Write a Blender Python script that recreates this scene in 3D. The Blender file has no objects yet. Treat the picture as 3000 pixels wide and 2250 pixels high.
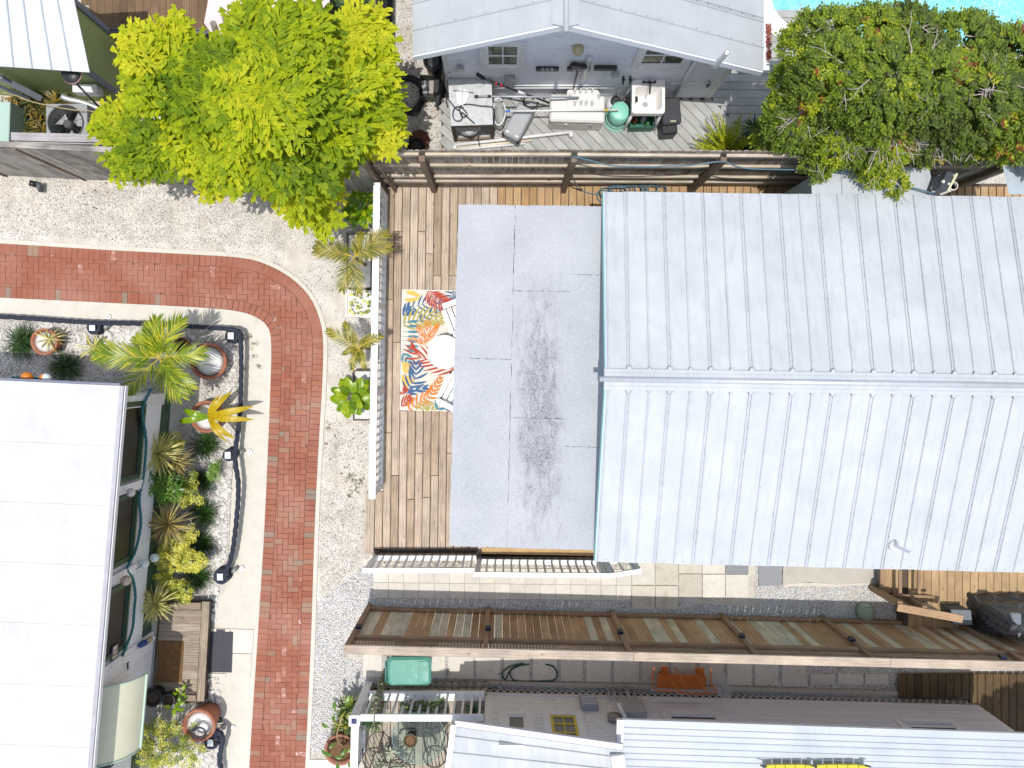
import bpy, bmesh, math, random
import numpy as np
from mathutils import Vector, Matrix
from mathutils.geometry import intersect_line_plane
random.seed(7); RNG = np.random.default_rng(7)
SC = bpy.context.scene; COL = SC.collection
R = math.radians
# ---------------------------------------------------------------- camera, sky, sun, exposure
CAM_H = 12.9
CAM = Vector((0, 0, CAM_H))
_f = Vector((29/2000, -54/2000, -1)).normalized()
_x = Vector((0, 1, 0)).cross(-_f).normalized(); _y = (-_f).cross(_x).normalized()
_rot = Matrix((_x, _y, -_f)).transposed()
cd = bpy.data.cameras.new('camera'); cd.sensor_width = 36; cd.lens = 24; cd.clip_end = 200; cd.clip_start = .1
cam = bpy.data.objects.new('camera', cd); COL.objects.link(cam)
cam.matrix_world = Matrix.Translation(CAM) @ _rot.to_4x4(); SC.camera = cam
SHX, SHY = .03, .145                      # metres a shadow moves per metre of height
to_sun = Vector((-SHX, -SHY, 1)).normalized()
w = bpy.data.worlds.new("World"); SC.world = w; w.use_nodes = True
nt = w.node_tree; bg = nt.nodes['Background']; sky = nt.nodes.new('ShaderNodeTexSky')
sky.sky_type = 'NISHITA'; sky.sun_disc = False
sky.sun_elevation = math.asin(to_sun.z); sky.sun_rotation = math.atan2(to_sun.x, to_sun.y)
sky.air_density = 1.0; sky.dust_density = 1.5; sky.ozone_density = 1.0
hs = nt.nodes.new('ShaderNodeHueSaturation'); hs.inputs['Saturation'].default_value = .55; nt.links.new(sky.outputs[0], hs.inputs['Color']); nt.links.new(hs.outputs[0], bg.inputs[0]); bg.inputs[1].default_value = .15
ld = bpy.data.lights.new('sun', 'SUN'); ld.energy = 2.7; ld.angle = R(.55); ld.color = (1, .955, .89)
sun = bpy.data.objects.new('sun', ld); COL.objects.link(sun)
sun.rotation_euler = to_sun.to_track_quat('Z', 'Y').to_euler(); sun.location = (0, 0, 20)
SC.view_settings.view_transform = 'Standard'; SC.view_settings.look = 'None'
SC.view_settings.exposure = 0.35; SC.view_settings.gamma = 1; SC.view_settings.use_curve_mapping = False
SC.cycles.max_bounces = 6; SC.cycles.transparent_max_bounces = 8; SC.cycles.caustics_reflective = False; SC.cycles.caustics_refractive = False
# ---------------------------------------------------------------- measuring: a point of the survey photograph on a plane of the place
def ray(u, v): return _rot @ Vector(((u-1500)/2000, -(v-1125)/2000, -1))
def S(u, v, z=0):
    d = ray(u, v); t = (z-CAM_H)/d.z; return CAM + d*t
class T:
    def __init__(s, x0, y0, k): s.x, s.y, s.k = x0, y0, k
    def __call__(s, u, v, z=0): return S(s.x+u*s.k, s.y+v*s.k, z)
    def px(s, u, v): return (s.x+u*s.k, s.y+v*s.k)
    def on(s, u, v, P, n):
        d = ray(*s.px(u, v)); P = Vector(P); n = Vector(n)
        return CAM + d*((P-CAM).dot(n)/d.dot(n))
TA=T(0,0,.33906); TB=T(600,0,.33906); TC=T(1150,0,.33906); TD=T(1850,0,.33765); TE=T(2250,0,.33906); TF=T(0,500,.33906)
TG=T(300,850,.30139); TH=T(300,1250,.30139); TI=T(230,1690,.33746); TJ=T(850,500,.36166); TK=T(850,1050,.36166)
TL=T(900,1600,.39185); TM=T(1550,1600,.39185); TN=T(2250,1600,.39185); TO=T(1650,500,.39172); TP=T(2300,400,.45220)
TQ=T(0,880,.22604); TR=T(2650,450,.15822); TS=T(950,1900,.22604); TU=T(240,1820,.1085); TV=T(1300,220,.31646); TW=T(2550,1640,.21697)
TX=T(0,0,1.35624); TRUG=T(1130,830,.24108); TY=T(1650,1050,.39172); TZ=T(2300,1050,.39172)
# ---------------------------------------------------------------- objects
WM = {}
def _link(o, M, parent=None):
    COL.objects.link(o); o.rotation_mode = 'XYZ'
    if parent is not None:
        o.parent = parent; o.matrix_basis = WM[parent.name].inverted() @ M
    else: o.matrix_basis = M
    WM[o.name] = M.copy(); return o
def tag(o, label=None, cat=None, group=None, kind=None):
    if label: o['label'] = label
    if cat: o['category'] = cat
    if group: o['group'] = group
    if kind: o['kind'] = kind
    return o
def thing(name, label, cat, loc=(0,0,0), group=None):
    o = bpy.data.objects.new(name, None); o.empty_display_size = .1
    _link(o, Matrix.Translation(Vector(loc))); return tag(o, label, cat, group)
def struct(name, loc=(0,0,0)):
    o = bpy.data.objects.new(name, None); o.empty_display_size = .1
    _link(o, Matrix.Translation(Vector(loc))); return tag(o, kind='structure')
def copy_tree(o, M, parent=None):
    c = o.copy(); COL.objects.link(c)
    if parent is not None: c.parent = parent; c.matrix_basis = o.matrix_basis.copy(); WM[c.name] = WM[parent.name] @ c.matrix_basis
    else: c.matrix_basis = M; WM[c.name] = M.copy()
    for ch in list(o.children): copy_tree(ch, None, c)
    return c
def place(o, M):
    o.matrix_basis = M; WM[o.name] = M.copy()
    return o
class MB:
    def __init__(s): s.v = []; s.f = []; s.sm = []; s.t = []
    def add(s, vs, fs, smooth=False, tint=0.0):
        n = len(s.v); s.v += [Vector(p) for p in vs]
        s.f += [tuple(i+n for i in f) for f in fs]; s.sm += [smooth]*len(fs); s.t += [tint]*len(fs)
    def box(s, c, d, rz=0, M=None, tint=0.0):
        hx, hy, hz = d[0]/2, d[1]/2, d[2]/2
        pts = [Vector((x,y,z)) for z in (-hz,hz) for y in (-hy,hy) for x in (-hx,hx)]
        m = M if M is not None else Matrix.Translation(Vector(c)) @ Matrix.Rotation(rz, 4, 'Z')
        s.add([m @ p for p in pts], [(0,2,3,1),(4,5,7,6),(0,1,5,4),(2,6,7,3),(0,4,6,2),(1,3,7,5)], tint=tint); return s
    def beam(s, p, q, w, h, up=(0,0,1), tint=0.0):
        M, L = frame(p, q, up); s.box(None, (L, w, h), M=M, tint=tint); return s
    def prism(s, pts, z0, z1, tint=0.0):
        n = len(pts); a = sum(pts[i][0]*pts[(i+1)%n][1]-pts[(i+1)%n][0]*pts[i][1] for i in range(n))
        if a < 0: pts = pts[::-1]
        vs = [(p[0],p[1],z0) for p in pts]+[(p[0],p[1],z1) for p in pts]
        s.add(vs, [tuple(range(n-1,-1,-1)), tuple(range(n,2*n))]+[(i,(i+1)%n,n+(i+1)%n,n+i) for i in range(n)], tint=tint); return s
    def slab(s, pts, thick, tint=0.0):
        """closed plate under the 3-D outline pts"""
        pts = [Vector(p) for p in pts]; n = len(pts)
        nr = (pts[1]-pts[0]).cross(pts[2]-pts[0])
        if nr.z < 0: pts = pts[::-1]
        vs = pts+[p-Vector((0,0,thick)) for p in pts]
        s.add(vs, [tuple(range(n)), tuple(range(2*n-1,n-1,-1))]+[(i,n+i,n+(i+1)%n,(i+1)%n) for i in range(n)], tint=tint); return s
    def tube(s, pts, r, n=8, close=True, rs=None, smooth=True):
        pts = [Vector(p) for p in pts]; base = len(s.v); m = len(pts); N = None
        for i, p in enumerate(pts):
            d = (pts[min(i+1,m-1)]-pts[max(i-1,0)]).normalized()
            if N is None: N = d.orthogonal().normalized()
            else:
                N = (N - d*N.dot(d))
                N = N.normalized() if N.length > 1e-6 else d.orthogonal().normalized()
            B = d.cross(N); rr = rs[i] if rs else r
            for k in range(n):
                a = 2*math.pi*k/n; s.v.append(p+(N*math.cos(a)+B*math.sin(a))*rr)
        for i in range(m-1):
            for k in range(n):
                a = base+i*n+k; b = base+i*n+(k+1)%n; s.f.append((a,b,b+n,a+n)); s.sm.append(smooth); s.t.append(0)
        if close:
            s.f.append(tuple(base+k for k in range(n-1,-1,-1))); s.f.append(tuple(base+(m-1)*n+k for k in range(n))); s.sm += [False]*2; s.t += [0]*2
        return s
    def lathe(s, c, prof, n=24, M=None, smooth=True, closed=False):
        """prof: list of (radius, z)"""
        base = len(s.v); m = M if M is not None else Matrix.Translation(Vector(c))
        for r, z in prof:
            for k in range(n):
                a = 2*math.pi*k/n; s.v.append(m @ Vector((r*math.cos(a), r*math.sin(a), z)))
        for i in range(len(prof)-1):
            for k in range(n):
                a = base+i*n+k; b = base+i*n+(k+1)%n
                s.f.append((a,b,b+n,a+n)); s.sm.append(smooth); s.t.append(0)
        if not closed:
            s.f.append(tuple(base+k for k in range(n-1,-1,-1))); s.f.append(tuple(base+(len(prof)-1)*n+k for k in range(n))); s.sm += [False]*2; s.t += [0]*2
        return s
    def mesh(s, name, mat, c=Vector((0,0,0)), bevel=0):
        me = bpy.data.meshes.new(name); me.from_pydata([tuple(p-c) for p in s.v], [], s.f)
        me.polygons.foreach_set('use_smooth', s.sm)
        if any(s.t):
            at = me.attributes.new('tint', 'FLOAT', 'FACE'); at.data.foreach_set('value', s.t)
        if isinstance(mat, (list, tuple)):
            for m in mat: me.materials.append(m)
        else: me.materials.append(mat)
        me.update()
        if bevel:
            bm = bmesh.new(); bm.from_mesh(me)
            bmesh.ops.bevel(bm, geom=[e for e in bm.edges], offset=bevel, segments=1, affect='EDGES', clamp_overlap=True)
            bm.to_mesh(me); bm.free()
        return me
    def build(s, name, mat, parent=None, bevel=0, **kw):
        if not s.v: return None
        lo = Vector([min(p[i] for p in s.v) for i in range(3)]); hi = Vector([max(p[i] for p in s.v) for i in range(3)])
        c = (lo+hi)/2
        if parent is None: c.z = lo.z
        o = bpy.data.objects.new(name, s.mesh(name, mat, c, bevel)); _link(o, Matrix.Translation(c), parent)
        return tag(o, **kw)
def frame(p, q, up=(0,0,1)):
    p, q = Vector(p), Vector(q); d = q-p; L = d.length; X = d.normalized(); U = Vector(up)
    Y = U.cross(X)
    if Y.length < 1e-5: Y = Vector((0,1,0)).cross(X)
    Y.normalize(); Z = X.cross(Y)
    M = Matrix((X, Y, Z)).transposed().to_4x4(); M.translation = (p+q)/2
    return M, L
_bc = {}
def board(p, q, wd, th, mat, parent, up=(0,0,1), name='board', bevel=.004):
    """one plank from p to q (centre line), a mesh of its own kind shared by equal planks"""
    M, L = frame(p, q, up); key = (round(L,2), round(wd,3), round(th,3), mat.name, bevel)
    me = _bc.get(key)
    if me is None:
        b = MB(); b.box((0,0,0), (L, wd, th)); me = b.mesh(name, mat, bevel=bevel); _bc[key] = me
    o = bpy.data.objects.new(name, me); _link(o, M, parent); return o
def catmull(pts, step=.1, closed=False):
    P = [Vector(p) for p in pts]; out = []
    n = len(P)
    for i in range(n-1):
        a = P[i-1] if i else P[0]*2-P[1]; b, c = P[i], P[i+1]; d = P[i+2] if i+2 < n else P[-1]*2-P[-2]
        k = max(2, int((c-b).length/step))
        for j in range(k):
            t = j/k
            out.append(.5*((2*b)+(c-a)*t+(2*a-5*b+4*c-d)*t*t+(3*b-a-3*c+d)*t**3))
    out.append(P[-1]); return out
def resample(pts, step):
    out = [pts[0].copy()]; acc = 0
    for a, b in zip(pts, pts[1:]):
        L = (b-a).length; pos = step-acc
        while pos <= L:
            out.append(a.lerp(b, pos/L)); pos += step
        acc = (acc+L) % step if step else 0
    return out
def inside(p, poly):
    x, y = p[0], p[1]; c = False; n = len(poly); j = n-1
    for i in range(n):
        xi, yi, xj, yj = poly[i][0], poly[i][1], poly[j][0], poly[j][1]
        if (yi > y) != (yj > y) and x < (xj-xi)*(y-yi)/(yj-yi)+xi: c = not c
        j = i
    return c
# ---------------------------------------------------------------- materials (all procedural)
MATS = {}
def _new(name):
    m = bpy.data.materials.new(name); m.use_nodes = True; nt = m.node_tree
    return m, nt, nt.nodes['Principled BSDF']
def N(nt, t, **kw):
    n = nt.nodes.new(t)
    for k, v in kw.items():
        if k[0] == 'i' and k[1:].isdigit(): n.inputs[int(k[1:])].default_value = v
        else: setattr(n, k, v)
    return n
def ramp(nt, stops, interp='LINEAR'):
    r = nt.nodes.new('ShaderNodeValToRGB'); r.color_ramp.interpolation = interp
    while len(r.color_ramp.elements) < len(stops): r.color_ramp.elements.new(.5)
    for e, (p, c) in zip(r.color_ramp.elements, stops):
        e.position = p; e.color = (*c, 1) if len(c) == 3 else c
    return r
def coords(nt, kind, scale=(1,1,1), jitter=True):
    L = nt.links
    if kind == 'world': g = N(nt, 'ShaderNodeNewGeometry'); src = g.outputs['Position']
    else: g = N(nt, 'ShaderNodeTexCoord'); src = g.outputs['Object']
    mp = N(nt, 'ShaderNodeMapping'); mp.inputs['Scale'].default_value = scale; L.new(src, mp.inputs[0])
    if jitter and kind != 'world':
        oi = N(nt, 'ShaderNodeObjectInfo'); mu = N(nt, 'ShaderNodeMath', operation='MULTIPLY', i1=97.0); L.new(oi.outputs['Random'], mu.inputs[0])
        cb = N(nt, 'ShaderNodeCombineXYZ')
        for i in range(3): L.new(mu.outputs[0], cb.inputs[i])
        L.new(cb.outputs[0], mp.inputs['Location'])
    return mp.outputs[0]
def mixc(nt, fac, a, b, mode='MIX'):
    m = N(nt, 'ShaderNodeMix', data_type='RGBA', blend_type=mode)
    for s, x in ((m.inputs[0], fac), (m.inputs[6], a), (m.inputs[7], b)):
        if hasattr(x, 'is_linked') or hasattr(x, 'links'): nt.links.new(x, s)
        elif isinstance(x, (int, float)): s.default_value = x
        else: s.default_value = (*x, 1)
    return m.outputs[2]
def rnd(nt):
    """per object / per piece random value 0..1"""
    oi = N(nt, 'ShaderNodeObjectInfo'); at = N(nt, 'ShaderNodeAttribute', attribute_name='tint')
    ad = N(nt, 'ShaderNodeMath', operation='ADD'); fr = N(nt, 'ShaderNodeMath', operation='FRACT')
    nt.links.new(oi.outputs['Random'], ad.inputs[0]); nt.links.new(at.outputs['Fac'], ad.inputs[1]); nt.links.new(ad.outputs[0], fr.inputs[0])
    return fr.outputs[0]
def simple(name, col, rough=.6, metal=0, var=.12, ns=6, bump=0, bs=60, kind='object', spots=None, rand=0, dirt=None, spec=None):
    if name in MATS: return MATS[name]
    m, nt, p = _new(name); L = nt.links
    co = coords(nt, kind)
    nz = N(nt, 'ShaderNodeTexNoise'); nz.inputs['Scale'].default_value = ns; nz.inputs['Detail'].default_value = 6; nz.inputs['Roughness'].default_value = .65; L.new(co, nz.inputs[0])
    lo = tuple(c*(1-var) for c in col); hi = tuple(min(1, c*(1+var)) for c in col)
    rp = ramp(nt, [(.3, lo), (.7, hi)]); L.new(nz.outputs[0], rp.inputs[0]); out = rp.outputs[0]
    if rand:
        rr = ramp(nt, [(0, (1-rand,)*3), (1, (1+rand,)*3)]); L.new(rnd(nt), rr.inputs[0]); out = mixc(nt, 1.0, out, rr.outputs[0], 'MULTIPLY')
    if dirt:
        dc, amt, ds = dirt
        n2 = N(nt, 'ShaderNodeTexNoise'); n2.inputs['Scale'].default_value = ds; n2.inputs['Detail'].default_value = 8; n2.inputs['Roughness'].default_value = .7; L.new(co, n2.inputs[0])
        r2 = ramp(nt, [(.52, (0,0,0)), (.72, (amt,)*3)]); L.new(n2.outputs[0], r2.inputs[0]); out = mixc(nt, r2.outputs[0], out, dc)
    if spots:
        sc_, ss, th = spots
        vo = N(nt, 'ShaderNodeTexVoronoi'); vo.inputs['Scale'].default_value = ss; L.new(co, vo.inputs[0])
        r3 = ramp(nt, [(th, (1,1,1)), (th+.05, (0,0,0))]); L.new(vo.outputs['Distance'], r3.inputs[0]); out = mixc(nt, r3.outputs[0], out, sc_)
    L.new(out, p.inputs['Base Color']); p.inputs['Roughness'].default_value = rough; p.inputs['Metallic'].default_value = metal
    if spec is not None: p.inputs['Specular IOR Level'].default_value = spec
    if bump:
        n3 = N(nt, 'ShaderNodeTexNoise'); n3.inputs['Scale'].default_value = bs; n3.inputs['Detail'].default_value = 5; L.new(co, n3.inputs[0])
        b = N(nt, 'ShaderNodeBump'); b.inputs['Strength'].default_value = bump; b.inputs['Distance'].default_value = .01; L.new(n3.outputs[0], b.inputs['Height']); L.new(b.outputs[0], p.inputs['Normal'])
    MATS[name] = m; return m
def wood(name, cols, rough=.75, contrast=.35, grain=1.0, grey=None, knots=True, interp='LINEAR'):
    """cols: list of plank colours, one is drawn for each plank; grain runs along local X"""
    m, nt, p = _new(name); L = nt.links
    co = coords(nt, 'object', (1.3, 26*grain, 26*grain)); r = rnd(nt)
    base = ramp(nt, [(i/max(1, len(cols)-1) if interp == 'LINEAR' else i/len(cols), c) for i, c in enumerate(cols)], interp); L.new(r, base.inputs[0])
    nz = N(nt, 'ShaderNodeTexNoise'); nz.inputs['Scale'].default_value = 2.2; nz.inputs['Detail'].default_value = 7; nz.inputs['Roughness'].default_value = .7; nz.inputs['Distortion'].default_value = .6; L.new(co, nz.inputs[0])
    rp = ramp(nt, [(.3, (1-contrast,)*3), (.5, (1,1,1)), (.75, (1+contrast*.5,)*3)]); L.new(nz.outputs[0], rp.inputs[0])
    out = mixc(nt, 1.0, base.outputs[0], rp.outputs[0], 'MULTIPLY')
    co2 = coords(nt, 'object', (1.1, 9, 9))
    wv = N(nt, 'ShaderNodeTexWave', wave_type='RINGS'); wv.inputs['Scale'].default_value = 1.1; wv.inputs['Distortion'].default_value = 5; wv.inputs['Detail'].default_value = 3; wv.inputs['Detail Scale'].default_value = 1.2; L.new(co2, wv.inputs[0])
    r2 = ramp(nt, [(.0, (1-contrast*.75,)*3), (.35, (1,1,1))]); L.new(wv.outputs['Fac'], r2.inputs[0])
    out = mixc(nt, .8, out, r2.outputs[0], 'MULTIPLY')
    co3 = coords(nt, 'object', (1,1,1))
    n2 = N(nt, 'ShaderNodeTexNoise'); n2.inputs['Scale'].default_value = 2.5; n2.inputs['Detail'].default_value = 5; L.new(co3, n2.inputs[0])
    r4 = ramp(nt, [(.35, (.82,)*3), (.65, (1.12,)*3)]); L.new(n2.outputs[0], r4.inputs[0]); out = mixc(nt, 1.0, out, r4.outputs[0], 'MULTIPLY')
    if grey:
        r5 = ramp(nt, [(.42, (0,0,0)), (.62, (.85,)*3)]); L.new(n2.outputs[0], r5.inputs[0]); out = mixc(nt, r5.outputs[0], out, mixc(nt, 1.0, grey, rp.outputs[0], 'MULTIPLY'))
    if knots:
        vo = N(nt, 'ShaderNodeTexVoronoi'); vo.inputs['Scale'].default_value = 1.0; L.new(coords(nt, 'object', (2.2, 7, 7)), vo.inputs[0])
        r3 = ramp(nt, [(.04, (.38,.3,.25)), (.11, (1,1,1))]); L.new(vo.outputs['Distance'], r3.inputs[0]); out = mixc(nt, .8, out, r3.outputs[0], 'MULTIPLY')
    L.new(out, p.inputs['Base Color']); p.inputs['Roughness'].default_value = rough; p.inputs['Specular IOR Level'].default_value = .25
    b = N(nt, 'ShaderNodeBump'); b.inputs['Strength'].default_value = .35; b.inputs['Distance'].default_value = .006; L.new(nz.outputs[0], b.inputs['Height']); L.new(b.outputs[0], p.inputs['Normal'])
    MATS[name] = m; return m
def leafmat(name, stops, rough=.4, trans=.35, spec=.4):
    m, nt, p = _new(name); L = nt.links
    rp = ramp(nt, stops); L.new(N(nt, 'ShaderNodeAttribute', attribute_name='tint').outputs['Fac'], rp.inputs[0])
    nz = N(nt, 'ShaderNodeTexNoise'); nz.inputs['Scale'].default_value = 30; L.new(coords(nt, 'object'), nz.inputs[0])
    r2 = ramp(nt, [(.3, (.75,)*3), (.7, (1.2,)*3)]); L.new(nz.outputs[0], r2.inputs[0]); out = mixc(nt, 1.0, rp.outputs[0], r2.outputs[0], 'MULTIPLY')
    L.new(out, p.inputs['Base Color']); p.inputs['Roughness'].default_value = rough; p.inputs['Specular IOR Level'].default_value = spec
    tr = N(nt, 'ShaderNodeBsdfTranslucent'); L.new(mixc(nt, 1.0, out, (1.35, 1.4, .7), 'MULTIPLY'), tr.inputs[0])
    mx = N(nt, 'ShaderNodeMixShader'); mx.inputs[0].default_value = trans
    L.new(p.outputs[0], mx.inputs[1]); L.new(tr.outputs[0], mx.inputs[2]); L.new(mx.outputs[0], nt.nodes['Material Output'].inputs[0])
    MATS[name] = m; return m
def gravelmat(name, c1, c2, c3, scale=55, bump=.6, patch=None, dark=(.16,.13,.11), darkth=.09):
    """shell sand and crushed stone: cells of differing tone with dark gaps"""
    m, nt, p = _new(name); L = nt.links; co = coords(nt, 'world')
    vo = N(nt, 'ShaderNodeTexVoronoi'); vo.inputs['Scale'].default_value = scale; L.new(co, vo.inputs[0])
    sp = N(nt, 'ShaderNodeSeparateColor'); L.new(vo.outputs['Color'], sp.inputs[0])
    rp = ramp(nt, [(0, c1), (.5, c2), (1, c3)]); L.new(sp.outputs[0], rp.inputs[0]); out = rp.outputs[0]
    rd = ramp(nt, [(darkth*.4, (1,1,1)), (darkth, (0,0,0))]); L.new(sp.outputs[1], rd.inputs[0]); out = mixc(nt, rd.outputs[0], out, dark)
    v2 = N(nt, 'ShaderNodeTexVoronoi', feature='DISTANCE_TO_EDGE'); v2.inputs['Scale'].default_value = scale; L.new(co, v2.inputs[0])
    re = ramp(nt, [(0, (.55,.52,.5)), (.09, (1,1,1))]); L.new(v2.outputs['Distance'], re.inputs[0]); out = mixc(nt, .9, out, re.outputs[0], 'MULTIPLY')
    nz = N(nt, 'ShaderNodeTexNoise'); nz.inputs['Scale'].default_value = 1.1; nz.inputs['Detail'].default_value = 8; nz.inputs['Roughness'].default_value = .62; L.new(co, nz.inputs[0])
    if patch:
        r4 = ramp(nt, [(.47, (0,0,0)), (.6, (1,1,1))]); L.new(nz.outputs[0], r4.inputs[0])
        n5 = N(nt, 'ShaderNodeTexNoise'); n5.inputs['Scale'].default_value = 70; n5.inputs['Detail'].default_value = 4; L.new(co, n5.inputs[0])
        r5 = ramp(nt, [(.3, tuple(c*.85 for c in patch)), (.7, tuple(min(1, c*1.08) for c in patch))]); L.new(n5.outputs[0], r5.inputs[0])
        out = mixc(nt, r4.outputs[0], out, r5.outputs[0])
    n6 = N(nt, 'ShaderNodeTexNoise'); n6.inputs['Scale'].default_value = 3; n6.inputs['Detail'].default_value = 6; L.new(co, n6.inputs[0])
    r6 = ramp(nt, [(.35, (.84,.82,.8)), (.6, (1.03,1.03,1.03))]); L.new(n6.outputs[0], r6.inputs[0]); out = mixc(nt, 1.0, out, r6.outputs[0], 'MULTIPLY')
    L.new(out, p.inputs['Base Color']); p.inputs['Roughness'].default_value = .9; p.inputs['Specular IOR Level'].default_value = .15
    b = N(nt, 'ShaderNodeBump'); b.inputs['Strength'].default_value = bump; b.inputs['Distance'].default_value = .008; L.new(v2.outputs['Distance'], b.inputs['Height']); L.new(b.outputs[0], p.inputs['Normal'])
    MATS[name] = m; return m
def roofmetal(name, col, rough=.38, metal=.35, stain=None, bumps=.35):
    m, nt, p = _new(name); L = nt.links; co = coords(nt, 'world')
    nz = N(nt, 'ShaderNodeTexNoise'); nz.inputs['Scale'].default_value = 1.6; nz.inputs['Detail'].default_value = 6; nz.inputs['Roughness'].default_value = .6; L.new(co, nz.inputs[0])
    rp = ramp(nt, [(.3, tuple(c*.9 for c in col)), (.65, tuple(min(1, c*1.05) for c in col))]); L.new(nz.outputs[0], rp.inputs[0]); out = rp.outputs[0]
    n2 = N(nt, 'ShaderNodeTexNoise'); n2.inputs['Scale'].default_value = 1; n2.inputs['Detail'].default_value = 6; n2.inputs['Roughness'].default_value = .7
    L.new(coords(nt, 'world', (14, 1.6, 1)), n2.inputs[0]); r2 = ramp(nt, [(.54, (0,0,0)), (.7, (.6,)*3)]); L.new(n2.outputs[0], r2.inputs[0])
    out = mixc(nt, r2.outputs[0], out, stain or tuple(c*.8 for c in col))
    n4 = N(nt, 'ShaderNodeTexNoise'); n4.inputs['Scale'].default_value = 26; n4.inputs['Detail'].default_value = 4; L.new(co, n4.inputs[0]); r4 = ramp(nt, [(.7, (0,0,0)), (.76, (.25,)*3)]); L.new(n4.outputs[0], r4.inputs[0])
    out = mixc(nt, r4.outputs[0], out, tuple(c*.6 for c in col))
    L.new(out, p.inputs['Base Color']); p.inputs['Roughness'].default_value = rough; p.inputs['Metallic'].default_value = metal
    n3 = N(nt, 'ShaderNodeTexNoise'); n3.inputs['Scale'].default_value = 2.4; n3.inputs['Detail'].default_value = 2; L.new(coords(nt, 'world', (1.6, .6, 1)), n3.inputs[0])
    b = N(nt, 'ShaderNodeBump'); b.inputs['Strength'].default_value = bumps; b.inputs['Distance'].default_value = .05; L.new(n3.outputs[0], b.inputs['Height']); L.new(b.outputs[0], p.inputs['Normal'])
    MATS[name] = m; return m
def glass(name, col=(.02,.03,.03), rough=.06):
    m, nt, p = _new(name); p.inputs['Base Color'].default_value = (*col, 1); p.inputs['Roughness'].default_value = rough; p.inputs['Specular IOR Level'].default_value = .3; MATS[name] = m
    nz = N(nt, 'ShaderNodeTexNoise'); nz.inputs['Scale'].default_value = 3; b = N(nt, 'ShaderNodeBump'); b.inputs['Strength'].default_value = .05; nt.links.new(nz.outputs[0], b.inputs['Height']); nt.links.new(b.outputs[0], p.inputs['Normal'])
    return m
WHITE = simple('white_paint', (.8,.81,.83), .45, var=.04, dirt=((.5,.5,.47), .35, 5))
WHITE2 = simple('white_paint_worn', (.74,.75,.76), .5, var=.06, dirt=((.42,.42,.38), .5, 7))
BLACK = simple('black_plastic', (.018,.02,.024), .45, var=.3)
DGREY = simple('dark_grey_metal', (.07,.075,.08), .5, var=.2)
GREYM = simple('grey_metal', (.36,.37,.38), .45, metal=.4, var=.15, dirt=((.2,.15,.1), .4, 9))
GALV = simple('galvanised_steel', (.62,.64,.66), .4, metal=.5, var=.12, ns=14, dirt=((.3,.27,.22), .5, 8))
TERRA = simple('terracotta', (.36,.13,.07), .8, var=.15, ns=9, bump=.3, dirt=((.55,.4,.33), .5, 6))
DKGREEN = simple('dark_green_paint', (.03,.075,.045), .45, var=.2, dirt=((.1,.1,.08), .4, 6))
TEAL = simple('teal_paint', (.33,.6,.62), .5, var=.05)
TEALROPE = simple('teal_rope', (.03,.16,.17), .8, var=.3, ns=60, bump=.6, bs=90)
ROPE = simple('dark_rope', (.028,.034,.058), .85, var=.45, ns=45, bump=.8, bs=120)
CONC = simple('pale_concrete', (.48,.45,.4), .85, var=.07, ns=5, bump=.25, bs=120, kind='world', dirt=((.36,.32,.26), .5, 2.2), spots=((.36,.32,.28), 9, .06))
SLAB = simple('cream_slab', (.62,.59,.53), .8, var=.06, ns=9, rand=.07, dirt=((.4,.36,.3), .4, 5), bump=.15)
SLABA = simple('exposed_slab', (.54,.5,.43), .85, var=.14, ns=60, rand=.08, dirt=((.33,.28,.2), .6, 4), bump=.4)
SLABG = simple('grey_slab', (.24,.25,.27), .8, var=.1, ns=20, rand=.1)
SOIL = simple('dark_soil', (.05,.035,.025), .95, var=.5, ns=40, bump=.8, bs=60)
CASING = simple('pale_blue_siding', (.78,.81,.88), .5, var=.03, dirt=((.4,.43,.46), .4, 3))
# ================================================================ THE SETTING
def np_mesh(name, V, F, mat, tint=None, smooth=False):
    me = bpy.data.meshes.new(name); V = np.asarray(V, dtype=np.float32); F = np.asarray(F, dtype=np.int32)
    k = F.shape[1]
    me.vertices.add(len(V)); me.vertices.foreach_set('co', V.ravel())
    me.loops.add(F.size); me.loops.foreach_set('vertex_index', F.ravel())
    me.polygons.add(len(F)); me.polygons.foreach_set('loop_start', np.arange(0, F.size, k, dtype=np.int32))
    me.update(calc_edges=True)
    if smooth: me.polygons.foreach_set('use_smooth', np.ones(len(F), dtype=bool))
    if tint is not None:
        at = me.attributes.new('tint', 'FLOAT', 'FACE'); at.data.foreach_set('value', np.asarray(tint, dtype=np.float32))
    me.materials.append(mat); return me
def np_obj(name, V, F, mat, parent=None, tint=None, smooth=False, **kw):
    V = np.asarray(V); lo, hi = V.min(0), V.max(0); c = (lo+hi)/2
    if parent is None: c[2] = lo[2]
    o = bpy.data.objects.new(name, np_mesh(name, V-c, F, mat, tint, smooth)); _link(o, Matrix.Translation(Vector(c)), parent)
    return tag(o, **kw)
def poly_points(poly, n, rng=None):
    rng = rng or RNG; P = np.array([[p[0], p[1]] for p in poly]); lo, hi = P.min(0), P.max(0); out = np.zeros((0, 2))
    while len(out) < n:
        q = rng.uniform(lo, hi, (n*2, 2)); c = np.zeros(len(q), bool); j = len(P)-1
        for i in range(len(P)):
            xi, yi = P[i]; xj, yj = P[j]
            hit = ((yi > q[:,1]) != (yj > q[:,1])) & (q[:,0] < (xj-xi)*(q[:,1]-yi)/((yj-yi) or 1e-9)+xi)
            c ^= hit; j = i
        out = np.vstack([out, q[c]])
    return out[:n]
_OCT = np.array([[1,0,0],[0,1,0],[-1,0,0],[0,-1,0],[0,0,1],[0,0,-1]], float)
_OF = np.array([[0,1,4],[1,2,4],[2,3,4],[3,0,4],[1,0,5],[2,1,5],[3,2,5],[0,3,5]])
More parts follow.
